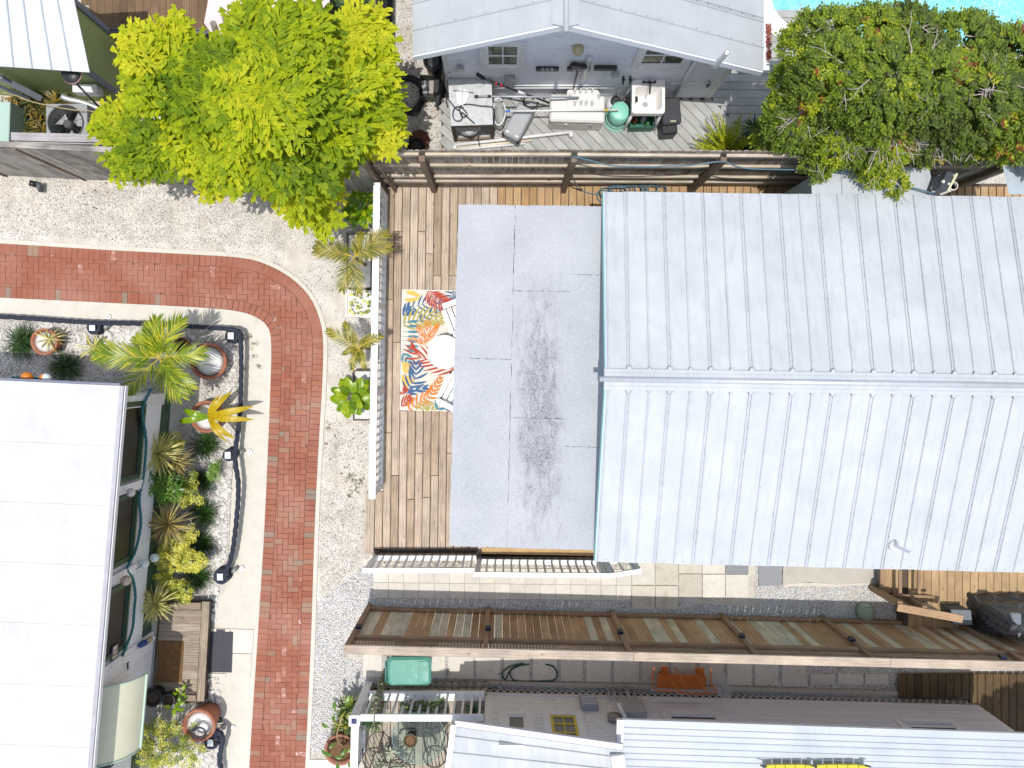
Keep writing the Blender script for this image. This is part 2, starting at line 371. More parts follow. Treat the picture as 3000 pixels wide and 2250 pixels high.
def stones(name, poly, per_m2, r0, r1, mat, z=.0, flat=.6, parent=None, **kw):
    P = np.array([[p[0], p[1]] for p in poly]); a = abs(sum(P[i-1][0]*P[i][1]-P[i][0]*P[i-1][1] for i in range(len(P))))/2
    n = int(a*per_m2); q = poly_points(poly, n)
    r = RNG.uniform(r0, r1, (n,1,1)); V = np.repeat(_OCT[None], n, 0)*RNG.uniform(.55, 1.25, (n,6,1)); V += RNG.normal(0, .16, (n,6,3))
    V *= r; V[:,:,2] *= flat; V[:,:,1] *= RNG.uniform(.6, 1, (n,1))
    a = RNG.uniform(0, 6.28, n); c, s = np.cos(a)[:,None], np.sin(a)[:,None]; b = RNG.normal(0, .35, n); cb, sb = np.cos(b)[:,None], np.sin(b)[:,None]
    x, y, zz = V[:,:,0].copy(), V[:,:,1].copy(), V[:,:,2].copy(); x, zz = x*cb-zz*sb, x*sb+zz*cb
    V = np.stack([x*c-y*s+q[:,0:1], x*s+y*c+q[:,1:2], zz+z+RNG.uniform(.0, .5, (n,1))*r[:,0]], 2)
    F = (_OF[None]+6*np.arange(n)[:,None,None]).reshape(-1, 3)
    return np_obj(name, V.reshape(-1, 3), F, mat, parent, tint=np.repeat(RNG.uniform(0, 1, n), 8), **kw)
def stonemat(name, stops, rough=.75):
    m, nt, p = _new(name); rp = ramp(nt, stops, 'LINEAR'); nt.links.new(rnd(nt), rp.inputs[0])
    nz = N(nt, 'ShaderNodeTexNoise'); nz.inputs['Scale'].default_value = 40; nt.links.new(coords(nt, 'world'), nz.inputs[0]); r2 = ramp(nt, [(.3, (.8,)*3), (.7, (1.1,)*3)]); nt.links.new(nz.outputs[0], r2.inputs[0])
    nt.links.new(mixc(nt, 1.0, rp.outputs[0], r2.outputs[0], 'MULTIPLY'), p.inputs['Base Color']); p.inputs['Roughness'].default_value = rough; p.inputs['Specular IOR Level'].default_value = .3
    MATS[name] = m; return m
SAND = gravelmat('shell_sand', (.54,.52,.475), (.66,.635,.58), (.76,.74,.7), 70, .5, patch=(.64,.6,.53))
MARBLE = stonemat('marble_chips', [(0, (.34,.31,.29)), (.06, (.56,.56,.57)), (.3, (.8,.81,.83)), (1, (.9,.9,.91))])
SHELLS = stonemat('shell_chips', [(0, (.2,.14,.1)), (.05, (.42,.38,.34)), (.3, (.62,.6,.56)), (1, (.76,.745,.72))])
CORAL = simple('coral_rock', (.8,.78,.75), .9, var=.12, ns=22, bump=.9, bs=50, rand=.1, dirt=((.3,.25,.2), .7, 12))
b = MB(); b.add([(-45,-45,0),(45,-45,0),(45,45,0),(-45,45,0)], [(0,1,2,3)]); g = b.build('ground', SAND, kind='structure')
X2 = lambda pts, z=0: [TX(u, v, z) for u, v in pts]
# ---- brick road
outer = catmull(X2([(-300,510),(0,526),(230,540),(400,549),(520,557),(580,573),(635,605),(672,645),(692,692),(699,740),(697,830),(690,950),(681,1130),(672,1400),(660,1659),(657,1720)]), .04)
inner = catmull(X2([(-300,629),(0,643),(250,655),(440,665),(520,674),(558,688),(578,706),(586,740),(584,850),(572,1130),(560,1330),(545,1560),(539,1659),(536,1720)]), .04)
BRICKU = []
for nm, cols in (('red_brick', [(.3,.114,.073), (.31,.12,.078), (.292,.11,.071), (.305,.116,.075), (.285,.106,.069)]), ('mixed_brick', [(.29,.108,.072), (.31,.12,.08), (.32,.14,.092), (.275,.1,.068), (.32,.12,.072), (.295,.11,.073), (.3,.165,.115), (.285,.104,.07), (.315,.124,.082), (.298,.112,.074)]),
                 ('grey_brick', [(.25,.19,.145), (.3,.2,.14), (.23,.18,.15)])):
    m, nt, p = _new(nm); L = nt.links; rp = ramp(nt, [(i/len(cols), c) for i, c in enumerate(cols)], 'CONSTANT'); L.new(rnd(nt), rp.inputs[0])
    co = coords(nt, 'world'); nz = N(nt, 'ShaderNodeTexNoise'); nz.inputs['Scale'].default_value = 26; nz.inputs['Detail'].default_value = 6; L.new(co, nz.inputs[0]); r2 = ramp(nt, [(.3, (.92,)*3), (.7, (1.07,)*3)]); L.new(nz.outputs[0], r2.inputs[0])
    o = mixc(nt, 1.0, rp.outputs[0], r2.outputs[0], 'MULTIPLY')
    n2 = N(nt, 'ShaderNodeTexNoise'); n2.inputs['Scale'].default_value = 1.3; n2.inputs['Detail'].default_value = 5; L.new(co, n2.inputs[0]); r3 = ramp(nt, [(.4, (0,0,0)), (.75, (.45,)*3)]); L.new(n2.outputs[0], r3.inputs[0]); o = mixc(nt, r3.outputs[0], o, (.46,.27,.22))
    n5 = N(nt, 'ShaderNodeTexNoise'); n5.inputs['Scale'].default_value = 9; n5.inputs['Detail'].default_value = 7; L.new(co, n5.inputs[0]); r5 = ramp(nt, [(.7, (0,0,0)), (.76, (.4,)*3)]); L.new(n5.outputs[0], r5.inputs[0]); o = mixc(nt, r5.outputs[0], o, (.6,.48,.42))
    L.new(o, p.inputs['Base Color']); p.inputs['Roughness'].default_value = .85; p.inputs['Specular IOR Level'].default_value = .2
    bp = N(nt, 'ShaderNodeBump'); bp.inputs['Strength'].default_value = .25; bp.inputs['Distance'].default_value = .004; L.new(nz.outputs[0], bp.inputs['Height']); L.new(bp.outputs[0], p.inputs['Normal']); MATS[nm] = m
SCUFF = simple('scuffed_brick', (.36,.15,.11), .85, var=.1, ns=20, dirt=((.72,.66,.62), 1.0, 16))
road = struct('brick_road', (-5, -2, 0))
bed = MB(); n = min(len(outer), len(inner))
poly = outer + inner[::-1]
mortar = simple('mortar_sand', (.24,.11,.08), .95, var=.35, ns=30, dirt=((.6,.5,.42), .8, 6))
ro, ri = resample(outer, .25), resample(inner, .25); k = min(len(ro), len(ri))
for i in range(60):
    a0, a1 = outer[int(i*(len(outer)-1)/60)], outer[int((i+1)*(len(outer)-1)/60)]; b0, b1 = inner[int(i*(len(inner)-1)/60)], inner[int((i+1)*(len(inner)-1)/60)]
    bed.add([Vector((p.x,p.y,.004)) for p in (a0, b0, b1, a1)], [(0,1,2,3)])
bed.build('joint_sand', mortar, road)
bricks = []        # (corners, grey)
def soldier(line, side, lo=0):
    pts = resample(line, .1025)
    for i in range(len(pts)-1):
        a, c = pts[i], pts[i+1]; d = (c-a).normalized(); nrm = Vector((-d.y, d.x, 0))*side
        g = .0022; a2, c2 = a+d*g, c-d*g
        bricks.append(([a2+nrm*.004, c2+nrm*.004, c2+nrm*.198, a2+nrm*.198], 1))
soldier(outer, -1); soldier(inner, 1)
def offset(line, d):
    out = []
    for i, p in enumerate(line):
        t = (line[min(i+1, len(line)-1)]-line[max(i-1, 0)]).normalized(); out.append(p+Vector((-t.y, t.x, 0))*d)
    return out
inn = offset(outer, -.2035)[::3]+offset(inner, .2035)[::3][::-1]
rot = R(-1.25)
def snap(q):
    best = None
    for i in range(len(inn)):
        a, c = inn[i-1], inn[i]; ab = c-a; t = max(0, min(1, (q-a).dot(ab)/max(ab.length_squared, 1e-9))); p = a+ab*t; d = (p-q).length
        if best is None or d < best[0]: best = (d, p)
    return best[1]
U = .1018
cr, sr = math.cos(rot), math.sin(rot)
for i in range(-125, -20):
    for j in range(-85, 30):
        c = (i-j) % 4
        if c == 0: r = (i, j, 2, 1)
        elif c == 3: r = (i, j, 1, 2)
        else: continue
        cx, cy = (r[0]+r[2]/2)*U, (r[1]+r[3]/2)*U
        wc = Vector((cx*cr-cy*sr, cx*sr+cy*cr, 0))
        if wc.x > -3 or not (-8.2 < wc.y < 2.6): continue
        if wc.x < -4.9 and wc.y < .3: continue
        g = .0025; xs = (r[0]*U+g, (r[0]+r[2])*U-g); ys = (r[1]*U+g, (r[1]+r[3])*U-g)
        q = [Vector((x*cr-y*sr, x*sr+y*cr, 0)) for x, y in ((xs[0],ys[0]),(xs[1],ys[0]),(xs[1],ys[1]),(xs[0],ys[1]))]
        ins = [inside(p, inn) for p in q]
        if all(ins): bricks.append((q, 0))
        elif any(ins):
            q = [p if k else snap(p) for p, k in zip(q, ins)]
            ar = abs(sum(q[a-1].x*q[a].y-q[a].x*q[a-1].y for a in range(4)))/2
            if ar > .004: bricks.append((q, 2))
random.shuffle(bricks)
def key(b): c = sum(b[0], Vector((0,0,0)))/4; return (b[1] == 2)*100+c.length+(0 if abs(ray(0,0).z) else 0)+(50 if c.y < -7.1 else 0)
bricks.sort(key=key)
rest = MB(); nb = 0
_bu = {}
def brickmat(c, edge):
    low = c.y < -.1
    r = random.random()
    if (edge == 1 and r < .055) or (edge != 1 and low and r < .03): return MATS['grey_brick']
    if r > .985: return SCUFF
    return MATS['mixed_brick'] if low or (c.x > -4.2 and c.y < .6) else MATS['red_brick']
rest_b = {}
for q, e in bricks:
    c = sum(q, Vector((0,0,0)))/4; m = brickmat(c, e)
    zt = .026+random.uniform(-.002, .002)
    if nb < 300:
        if e != 2:
            L1 = (q[1]-q[0]).length; L2 = (q[3]-q[0]).length; kk = (round(L1, 3), round(L2, 3), m.name)
            if kk not in _bu:
                b = MB(); b.box((0,0,0), (L1, L2, .03)); _bu[kk] = b.mesh('brick', m, bevel=.003)
            X = (q[1]-q[0]).normalized(); M = Matrix((X, Vector((-X.y, X.x, 0)), Vector((0,0,1)))).transposed().to_4x4(); M.translation = Vector((c.x, c.y, zt-.015))
            o = bpy.data.objects.new('brick', _bu[kk]); _link(o, M, road)
        else:
            b = MB(); b.prism([(p.x, p.y) for p in q], -.004, zt); b.build('brick', m, road)
        nb += 1
    else:
        rest_b.setdefault(m.name, MB()).prism([(p.x, p.y) for p in q], -.004, zt, tint=random.uniform(.01, .99))
for mn, b in rest_b.items(): o = b.build('brick_paving', MATS[mn], road); o['kind'] = 'stuff'
# ---- concrete kerb strips beside the road, garden bed
def sheet(name, pts, z, mat, parent=None, th=0.0, **kw):
    b = MB()
    b.prism([(p[0], p[1]) for p in pts], z-max(th, .003), z) if th else b.add([(p[0], p[1], z) for p in pts], [tuple(range(len(pts)))])
    return b.build(name, mat, parent, **kw)
APRON = simple('apron_concrete', (.6,.57,.505), .9, var=.06, ns=4, bump=.25, bs=90, kind='world', dirt=((.45,.41,.34), .45, 3), spots=((.4,.36,.3), 14, .05))
SANDY = simple('packed_sand', (.64,.6,.53), .95, var=.09, ns=7, bump=.4, bs=70, kind='world', dirt=((.5,.45,.37), .4, 2.5), spots=((.42,.36,.3), 22, .07))
strip_i = inner+[Vector((p.x, p.y, 0)) for p in X2([(505,1720),(505,1460),(450,1460),(462,1250),(496,1250),(502,1050),(515,900),(516,735),(500,716),(0,690),(-60,688)])]
for i in range(len(inner)-1):
    pass
b = MB(); io = offset(inner, .0)
bedline = catmull(X2([(-300,676),(0,690),(250,702),(440,712),(495,718),(512,728),(517,740),(517,770),(516,900),(503,1050),(490,1255),(468,1300),(455,1400),(455,1460),(480,1560),(470,1659),(465,1720)]), .04)
ap_ = [Vector((p.x, p.y, .012)) for p in inner[::2]+bedline[::-2]]; b.add(ap_, [tuple(range(len(ap_)-1, -1, -1))])
b.build('path_apron', APRON, kind='structure')
# narrow poured kerb on the outer side of the road
b = MB(); oo = offset(outer, .075)
for i in range(0, len(outer)-4, 4):
    j = i+4; b.add([Vector((p.x, p.y, z)) for p, z in ((outer[i],.03),(outer[j],.03),(oo[j],.02),(oo[i],.02))], [(0,1,2,3)])
b.build('road_kerb', APRON, kind='structure')
gb = struct('garden_bed', (-6, -1, 0))
BEDM = gravelmat('bed_gravel', (.56,.54,.51), (.68,.66,.64), (.78,.77,.76), 60, .7, dark=(.16,.14,.12), darkth=.1)
bp = [TX(u, v) for u, v in [(-60,690),(0,692),(250,704),(440,714),(500,724),(513,760),(512,900),(500,1050),(492,1250),(455,1300),(380,1300),(-60,1300)]]
sheet('bed_surface', bp, .015, BEDM, gb)
sheet('bed_surface', [TX(u, v) for u, v in [(330,1515),(478,1515),(478,1590),(465,1720),(290,1720)]], .016, BEDM, gb)
def rockmesh(seed, mat):
    r = random.Random(seed); bm = bmesh.new(); bmesh.ops.create_icosphere(bm, subdivisions=2, radius=1)
    ax = Vector((r.uniform(-1,1), r.uniform(-1,1), r.uniform(-1,1)))
    for v in bm.verts:
        k = 1+.22*math.sin(3*v.co.x+seed)+.18*math.sin(4.3*v.co.y+seed*2)+r.uniform(-.09,.09); v.co = v.co*k; v.co.z *= .6
    me = bpy.data.meshes.new('rock'); bm.to_mesh(me); bm.free(); me.materials.append(mat); return me
RK = [rockmesh(i, CORAL) for i in range(7)]
def rock(p, r, parent, me=None):
    M = Matrix.Translation(Vector((p.x, p.y, r*.25+.01))) @ Matrix.Rotation(random.uniform(0, 6.28), 4, 'Z') @ Matrix.Rotation(random.uniform(-.4, .4), 4, 'X') @ Matrix.Diagonal((r*random.uniform(.8, 1.3), r*random.uniform(.7, 1.1), r*random.uniform(.7, 1), 1))
    o = bpy.data.objects.new('rock', me or random.choice(RK)); _link(o, M, parent)
def rocks(poly, n, r0, r1, parent):
    done = []
    pts = poly_points(poly, n*8)
    for q in pts:
        r = random.uniform(r0, r1)
        if all((q[0]-d[0])**2+(q[1]-d[1])**2 > (.62*(r+d[2]))**2 for d in done):
            done.append((q[0], q[1], r)); rock(Vector((q[0], q[1], 0)), r, parent)
        if len(done) >= n: break
rocks([TX(*p) for p in [(235,710),(420,722),(425,760),(400,790),(300,745),(250,740),(170,755),(150,735),(175,722)]], 75, .035, .085, gb)
rocks([TX(*p) for p in [(480,735),(508,740),(510,900),(497,900),(492,800)]], 26, .03, .06, gb)
rocks([TX(*p) for p in [(470,1040),(500,1050),(494,1120),(482,1240),(455,1240),(460,1150)]], 70, .025, .06, gb)
rocks([TX(*p) for p in [(452,1262),(470,1262),(466,1340),(455,1340)]], 20, .025, .05, gb)
rocks([TX(*p) for p in [(478,900),(508,905),(500,1000),(480,1000)]], 24, .03, .06, gb)
rocks([TX(*p) for p in [(452,1460),(470,1460),(475,1520),(455,1530)]], 12, .03, .06, gb)
rocks([TX(*p) for p in [(440,1590),(475,1590),(470,1665),(425,1665)]], 26, .03, .07, gb)
ob = stones('bed_stones', bp[:10]+[TX(340,1300), TX(330,900), TX(-60,800)], 1300, .008, .02, SHELLS, .018, parent=gb); ob['kind'] = 'stuff'
# ---- loose stone
for nm, pl, den, r0, r1, m in (
    ('white_gravel', [(686,1300),(812,1200),(806,1290),(800,1318),(745,1420),(800,1440),(800,1500),(765,1560),(745,1600),(662,1635),(672,1480)], 3000, .010, .021, MARBLE),
    ('gravel_strip', [(806,1288),(1363,1292),(1640,1312),(1690,1265),(1905,1262),(1945,1345),(1900,1350),(800,1322)], 3000, .010, .021, MARBLE),
    ('gravel_strip', [(1630,1200),(1700,1205),(1700,1320),(1630,1310)], 2600, .010, .02, MARBLE),
    ('gravel_under_rail', [(812,1203),(1375,1215),(1375,1243),(812,1238)], 2000, .010, .02, SHELLS),
    ('gravel_behind_fence', [(795,1415),(1985,1440),(1985,1500),(1040,1500),(800,1500)], 2500, .010, .022, MARBLE),
    ('shell_gravel', [(-60,378),(330,395),(740,420),(800,480),(740,540),(560,535),(-60,500)], 1500, .006, .013, SHELLS),
    ('shell_gravel', [(700,900),(795,900),(795,1210),(690,1290),(690,1100)], 1300, .006, .013, SHELLS),
    ('shell_gravel', [(870,-40),(900,-40),(960,200),(955,325),(830,325),(850,150)], 1500, .006, .015, SHELLS)):
    stones(nm, [TX(*p) for p in pl], den, r0, r1, m, .004, flat=.45 if m is MARBLE else .6, kind='stuff')
# ---- paving beside the porch
pv = struct('paving', (1, -4.3, 0))
def paver(q, mat, parent, z=.03, name='paver'):
    c = sum(q, Vector((0,0,0)))/4; q = [c+(p-c)*.985 for p in q]
    b = MB(); b.prism([(p.x, p.y) for p in q], -.01, z+random.uniform(-.002, .002)); return b.build(name, mat, parent, bevel=.003)
def lerp2(a, b, t): return a+(b-a)*t
NC = 17; aL, aR = TL(495,151), TM(762,172); bL, bR = TL(495,268), TM(762,290); cL, cR = TL(495,384), TM(762,402)
for i in range(NC):
    for top, bot in (((aL,aR),(bL,bR)),((bL,bR),(cL,cR))):
        q = [lerp2(top[0],top[1],i/NC), lerp2(top[0],top[1],(i+1)/NC), lerp2(bot[0],bot[1],(i+1)/NC), lerp2(bot[0],bot[1],i/NC)]
        paver(q, SLAB, pv)
for x0, x1, y0, y1, m in ((765,938,115,287,SLAB),(940,1112,117,287,SLABA),(1114,1289,60,202,SLABA),(1291,1463,60,204,SLAB),(1465,1638,60,204,SLABG),
                          (766,940,291,467,SLABA),(943,1113,292,467,SLABA),(1116,1290,205,378,SLABA),(1293,1464,207,381,SLAB),(1466,1638,208,382,SLAB),(1711,1882,120,295,SLABG)):
    paver([TM(x0,y0), TM(x1,y0), TM(x1,y1), TM(x0,y1)], m, pv, .032)
b = MB(); b.prism([(p.x,p.y) for p in (TN(105,120), TN(838,120), TN(838,278), TN(700,270), TN(500,282), TN(300,262), TN(100,284))], 0, .06); b.build('concrete_footing', CONC, pv, bevel=.01)
b = MB(); b.prism([(p.x,p.y) for p in (TN(838,286), TN(700,288), TN(500,300), TN(300,296), TN(105,300), TN(105,270), TN(838,262))], 0, .04); b.build('concrete_footing', APRON, pv, bevel=.008)
pb = struct('stepping_slabs', (1, -5.7, 0))
xs = [420,562,930,1035,1055,1245,1262,1448,1470,1662,1685,1870,1892,2060,2084,2270,2290,2480,2500,2690,2715,2905,2925,3110,3135,3320,3340,3520,3545,3730]
for a, c in zip(xs[0::2], xs[1::2]):
    sl = (a-420)*.023
    paver([TL(a,800+sl), TL(c,800+sl), TL(c,972+sl), TL(a,970+sl)], SLAB, pb, .035)
xs = [TN.px(u, 0)[0] for u in (105,290,310,495,515,705,720,895)]
for a, c in zip(xs[0::2], xs[1::2]): paver([S(a,1972), S(c,1972), S(c,2004), S(a,2003)], SLAB, pb, .035)
pf = struct('front_step_paving', (-5.6, -5, 0))
for q in ([(1160,440),(1322,445),(1312,655),(1130,650)], [(1325,446),(1528,452),(1515,660),(1342,655)], [(1340,660),(1512,662),(1498,872),(1292,868)], [(1110,830),(1288,835),(1286,866),(1108,860)]):
    paver([TI(*p) for p in q], SLAB, pf, .035)
sheet('edge_slab', [TX(*p) for p in [(662,1640),(766,1640),(766,1720),(660,1720)]], .02, SLAB, None, .03, kind='structure')
# ---- pool
m, nt, p = _new('pool_water'); L = nt.links; co = coords(nt, 'world')
n1 = N(nt, 'ShaderNodeTexNoise'); n1.inputs['Scale'].default_value = 9; n1.inputs['Detail'].default_value = 6; n1.inputs['Distortion'].default_value = 1.5; L.new(co, n1.inputs[0])
rp = ramp(nt, [(.35, (.16,.56,.68)), (.6, (.3,.72,.82)), (.72, (.6,.88,.94))]); L.new(n1.outputs[0], rp.inputs[0]); L.new(rp.outputs[0], p.inputs['Base Color']); p.inputs['Roughness'].default_value = .08
n2 = N(nt, 'ShaderNodeTexNoise'); n2.inputs['Scale'].default_value = 22; n2.inputs['Detail'].default_value = 3; L.new(co, n2.inputs[0]); bb = N(nt, 'ShaderNodeBump'); bb.inputs['Strength'].default_value = .35; bb.inputs['Distance'].default_value = .02; L.new(n2.outputs[0], bb.inputs['Height']); L.new(bb.outputs[0], p.inputs['Normal'])
edge = [Vector((p.x,p.y,0)) for p in catmull([TE(u,v,.15) for u, v in [(20,-350),(25,-120),(35,30),(60,90),(110,160),(180,220),(300,285),(480,340),(900,430),(2900,520)]], .1)]
b = MB(); far = [Vector((12,11,0)), Vector((edge[0].x,11,0))]
b.add([(p.x,p.y,.09) for p in edge+far], [tuple(range(len(edge)+2))]); b.build('pool_water', m, kind='structure')
oe = offset(edge, -.32)
b = MB()
for i in range(len(edge)-1):
    a, c, d, e = edge[i], edge[i+1], oe[i+1], oe[i]
    b.add([(a.x,a.y,.17),(c.x,c.y,.17),(d.x,d.y,.17),(e.x,e.y,.17),(a.x,a.y,.05),(c.x,c.y,.05)], [(0,1,2,3),(0,4,5,1)])
b.build('pool_coping', simple('pool_coping', (.72,.7,.68), .7, var=.05), kind='structure')
o = MB().lathe(TE(1872,92,.095), [(.04,0),(.1,.0),(.1,.012),(.03,.02)], 18).build('pool_drain', simple('pool_drain', (.3,.62,.55), .5), label='round pale green drain cover in the turquoise pool', cat='drain')
# ================================================================ BUILDING HELPERS
def siding(parent, P, a, L, nrm, z0, ztop, pitch, mat, name='siding_board', proud=.014, smin=0):
    """lap boards on the wall through P, running L metres along a, up to ztop(s); returns nothing"""
    P, a, nrm = Vector(P), Vector(a).normalized(), Vector(nrm).normalized(); z = z0
    while True:
        ss = [s for s in np.linspace(smin, L, 121) if ztop(s) > z+pitch*.5]
        if not ss: break
        s0, s1 = min(ss), max(ss)
        if s1-s0 < .05: break
        b = MB(); p0, p1 = P+a*s0, P+a*s1; k_ = [(0, z), (proud, z), (proud, z+pitch*.58), (.003, z+pitch-.002)]
        b.add([q+nrm*o_+Vector((0,0,zz-q.z)) for q in (p0, p1) for o_, zz in k_], [(1,5,6,2),(2,6,7,3),(0,4,5,1),(0,1,2,3),(7,6,5,4)])
        b.build(name, mat, parent); z += pitch
def window(parent, c, a, nrm, w_, h_, frame_m, glass_m, cols=2, rows=2, trim=.09, trim_m=None, depth=.03, sash=.035):
    a = Vector(a).normalized(); nrm = Vector(nrm).normalized(); c = Vector(c); up = Vector((0,0,1))
    def bx(mb, s, z, sw, sh, d, off=0):
        M = Matrix((a, nrm, up)).transposed().to_4x4(); M.translation = c+a*s+up*z+nrm*(d/2+off); mb.box(None, (sw, d, sh), M=M)
    t = MB(); tw = trim
    if tw:
        for s in (-1, 1): bx(t, s*(w_/2+tw/2), 0, tw, h_+2*tw, depth+.01)
        bx(t, 0, h_/2+tw/2, w_-.002, tw, depth+.012); bx(t, 0, -h_/2-tw/2, w_-.002, tw, depth+.025)
    o = t.build('window', trim_m or frame_m, parent) if tw else None
    g = MB(); bx(g, 0, 0, w_, h_, .012, .006)
    par = o if o is not None else parent
    g.build('pane', glass_m, par)
    f = MB()
    for s in (-1, 1): bx(f, s*(w_/2-sash/2), 0, sash, h_-.002, .03, .003)
    for z in (-1, 1): bx(f, 0, z*(h_/2-sash/2), w_-2*sash-.002, sash, .028, .003)
    for i in range(1, cols): bx(f, -w_/2+w_*i/cols, 0, .02, h_-2*sash, .024, .004)
    for j in range(1, rows): bx(f, 0, -h_/2+h_*j/rows, w_-2*sash-.004, .03, .027, .004)
    f.build('sash', frame_m, par); return o
def wedge_rib(parent, p, q, wd, h, mat, name='rib'):
    M, L = frame(p, q); b = MB(); x = L/2; y = wd/2; t = y*.45
    b.add([M @ Vector(v) for v in ((-x,-y,0),(x,-y,0),(x,-t,h),(-x,-t,h),(-x,t,h),(x,t,h),(x,y,0),(-x,y,0))], [(0,1,2,3),(3,2,5,4),(4,5,6,7),(0,3,4,7),(1,6,5,2)])
    return b.build(name, mat, parent)
# ================================================================ MAIN HOUSE (metal gable roof)
ROOF = roofmetal('light_metal_roof', (.475,.51,.55), .6, .05, bumps=.7, stain=(.38,.4,.42))
ZE, ZR = 2.3, 3.0
tl, bl, rl = TX(1304,414,ZE), TX(1286,1213,ZE), TX(1309,819,ZR)
tr, br, rr = TX(2212,425,ZE), TX(2212,1237,ZE), TX(2212,833,ZR)
rl = (tl+bl)/2*.5+rl*.5; rl.z = ZR; rl.y = TX(1309,819,ZR).y
hs = thing('gable_house', 'long cottage under a pale ribbed metal gable roof with a round ridge cap', 'house', (4.5, -.3, 0))
e = (tr-tl).normalized(); e2 = (br-bl).normalized(); e3 = (rr-rl).normalized()
PW = .2995; NP = 25
screws = MB()
def slope(A, ea, B, eb, flip):
    for i in range(NP):
        s0 = .035+i*PW if i else 0; s1 = .035+(i+1)*PW
        q = [A+ea*s0, A+ea*s1, B+eb*s1, B+eb*s0]
        dz = Vector((0,0,random.uniform(0,.004)))
        for k in (0, 1): q[k] = q[k]+(A-B).normalized()*random.uniform(-.006, .006)
        b = MB(); b.slab([p+dz for p in q], .012); b.build('roof_panel', ROOF, hs)
    up = Vector((0,0,.006))
    for i in range(NP+1):
        s = .035+i*PW; p, q = A+ea*s+up, B+eb*s+up
        if i % 2 == 1:
            wedge_rib(hs, p-ea*.021, q-eb*.021, .02, .011, ROOF); wedge_rib(hs, p+ea*.021, q+eb*.021, .02, .011, ROOF)
        else: wedge_rib(hs, p, q, .026, .014, ROOF)
        L = (q-p).length
        for k in range(1, int(L/.19)):
            c = p.lerp(q, k*.19/L)+ea*(.004 if i % 2 else .012); screws.box(c+Vector((0,0,.012)), (.0065,.0065,.008))
        c = p.lerp(q, .04/L)+ea*.15; screws.box(c+Vector((0,0,.0)), (.008,.008,.012))
slope(tl, e, rl, e3, 0); slope(bl, e2, rl, e3, 1)
o = screws.build('screws', DGREY, hs); o['kind'] = 'stuff'
E = e3*(PW*NP); up = Vector((0,0,1))
dT = (tl-rl).normalized(); dB = (bl-rl).normalized()
for d in (dT, dB):
    b = MB(); q = [rl-e3*.03, rl+E, rl+E+d*.16, rl-e3*.03+d*.16]; b.slab([p+Vector((0,0,.034)) for p in q], .008); b.build('ridge_flashing', ROOF, hs)
    # pinched ends of the flashing over each rib
    for i in range(1, NP+1):
        c = rl+e3*(.035+i*PW)+d*.17+Vector((0,0,.022)); r = .045 if i % 2 else .03
        b = MB(); b.lathe(c, [(r,0),(r*.75,.012),(.004,.02)], 8); b.build('rib_closure', ROOF, hs)
    wedge_rib(hs, rl+d*.1-e3*.03+Vector((0,0,.034)), rl+E+d*.1+Vector((0,0,.034)), .01, .006, ROOF, 'flashing_crease')
b = MB(); b.tube([rl-e3*.1+up*.045, rl+E+up*.045], .04, 14); b.build('ridge_cap', roofmetal('ridge_metal', (.62,.66,.71), .35, .45), hs)
# gable trim and walls
b = MB()
for A in (tl, bl):
    p, q = A-e*.012, rl-e3*.012; b.add([p, q, q-up*.14, p-up*.14, p+e*.02, q+e*.02, q+e*.02-up*.14, p+e*.02-up*.14], [(0,1,2,3),(4,7,6,5),(0,4,5,1),(3,2,6,7),(0,3,7,4),(1,5,6,2)])
b.build('barge_board', TEAL, hs)
wi = .16
c0 = tl+e*wi+dT*-.25; c1 = bl+e2*wi+dB*-.25
b = MB(); r1 = rl+e3*wi
sec = [Vector((c1.x,c1.y,.05)), Vector((c0.x,c0.y,.05)), Vector((c0.x,c0.y,ZE-.0)), Vector((r1.x,r1.y,ZR-.06)), Vector((c1.x,c1.y,ZE-.0))]
n5 = len(sec); far = [p+e*7.2 for p in sec]
b.add(sec+far, [(0,1,2,3,4), (9,8,7,6,5)]+[(i, i+n5, (i+1)%n5+n5, (i+1)%n5) for i in range(n5)])
b.build('wall', simple('teal_wall', (.3,.5,.53), .6, var=.06), hs)
# pipes on the roof
v = MB().lathe(TZ(815,1400,2.42), [(.085,-.02),(.085,.02),(.055,.045),(.03,.08),(.02,.1)], 20).build('vent_boot', simple('vent_boot', (.7,.72,.74), .6, dirt=((.5,.44,.3), .8, 20)), hs)
b = MB(); p0 = TZ(815,1400,2.46); b.tube([p0, p0+Vector((.02,0,.42))], .024, 12, close=False); b.tube([p0+Vector((.02,0,.42)), p0+Vector((.02,0,.3))], .016, 12); b.build('vent_pipe', WHITE, hs)
# rear extension roofs at the top edge of the house
def flatroof(par, pts, th, mat, name='roof'):
    b = MB(); b.slab(pts, th); return b.build(name, mat, par)
ex = thing('lean_to', 'pale metal roofed lean-to under the hanging hedge branches behind the gable house', 'lean-to', TE(900,1560,0))
z1, z2 = 2.2, 2.29
q = [TE(372,1440,z1), TE(1395,1448,z1), TE(1432,1700,z2), TE(380,1700,z2)]
for i in range(4):
    a, c = q[0].lerp(q[1], i/4), q[0].lerp(q[1], (i+1)/4); d, f = q[3].lerp(q[2], i/4), q[3].lerp(q[2], (i+1)/4)
    b = MB(); b.slab([a, c, f, d], .015); b.build('roof_panel', ROOF, ex)
    if i: wedge_rib(ex, a+up*.003, d+up*.003, .022, .014, ROOF)
b = MB(); b.prism([(p.x, p.y) for p in (q[0]+Vector((.06,-.12,0)), q[1]+Vector((-.06,-.12,0)), q[2]+Vector((-.06,0,0)), q[3]+Vector((.06,0,0)))], .05, z1-.03); b.build('wall', simple('sage_wall', (.34,.43,.43), .6), ex)
ex2 = thing('corrugated_canopy', 'corner of a blue grey corrugated canopy at the right edge beneath the hedge', 'canopy', TE(2100,1500,0))
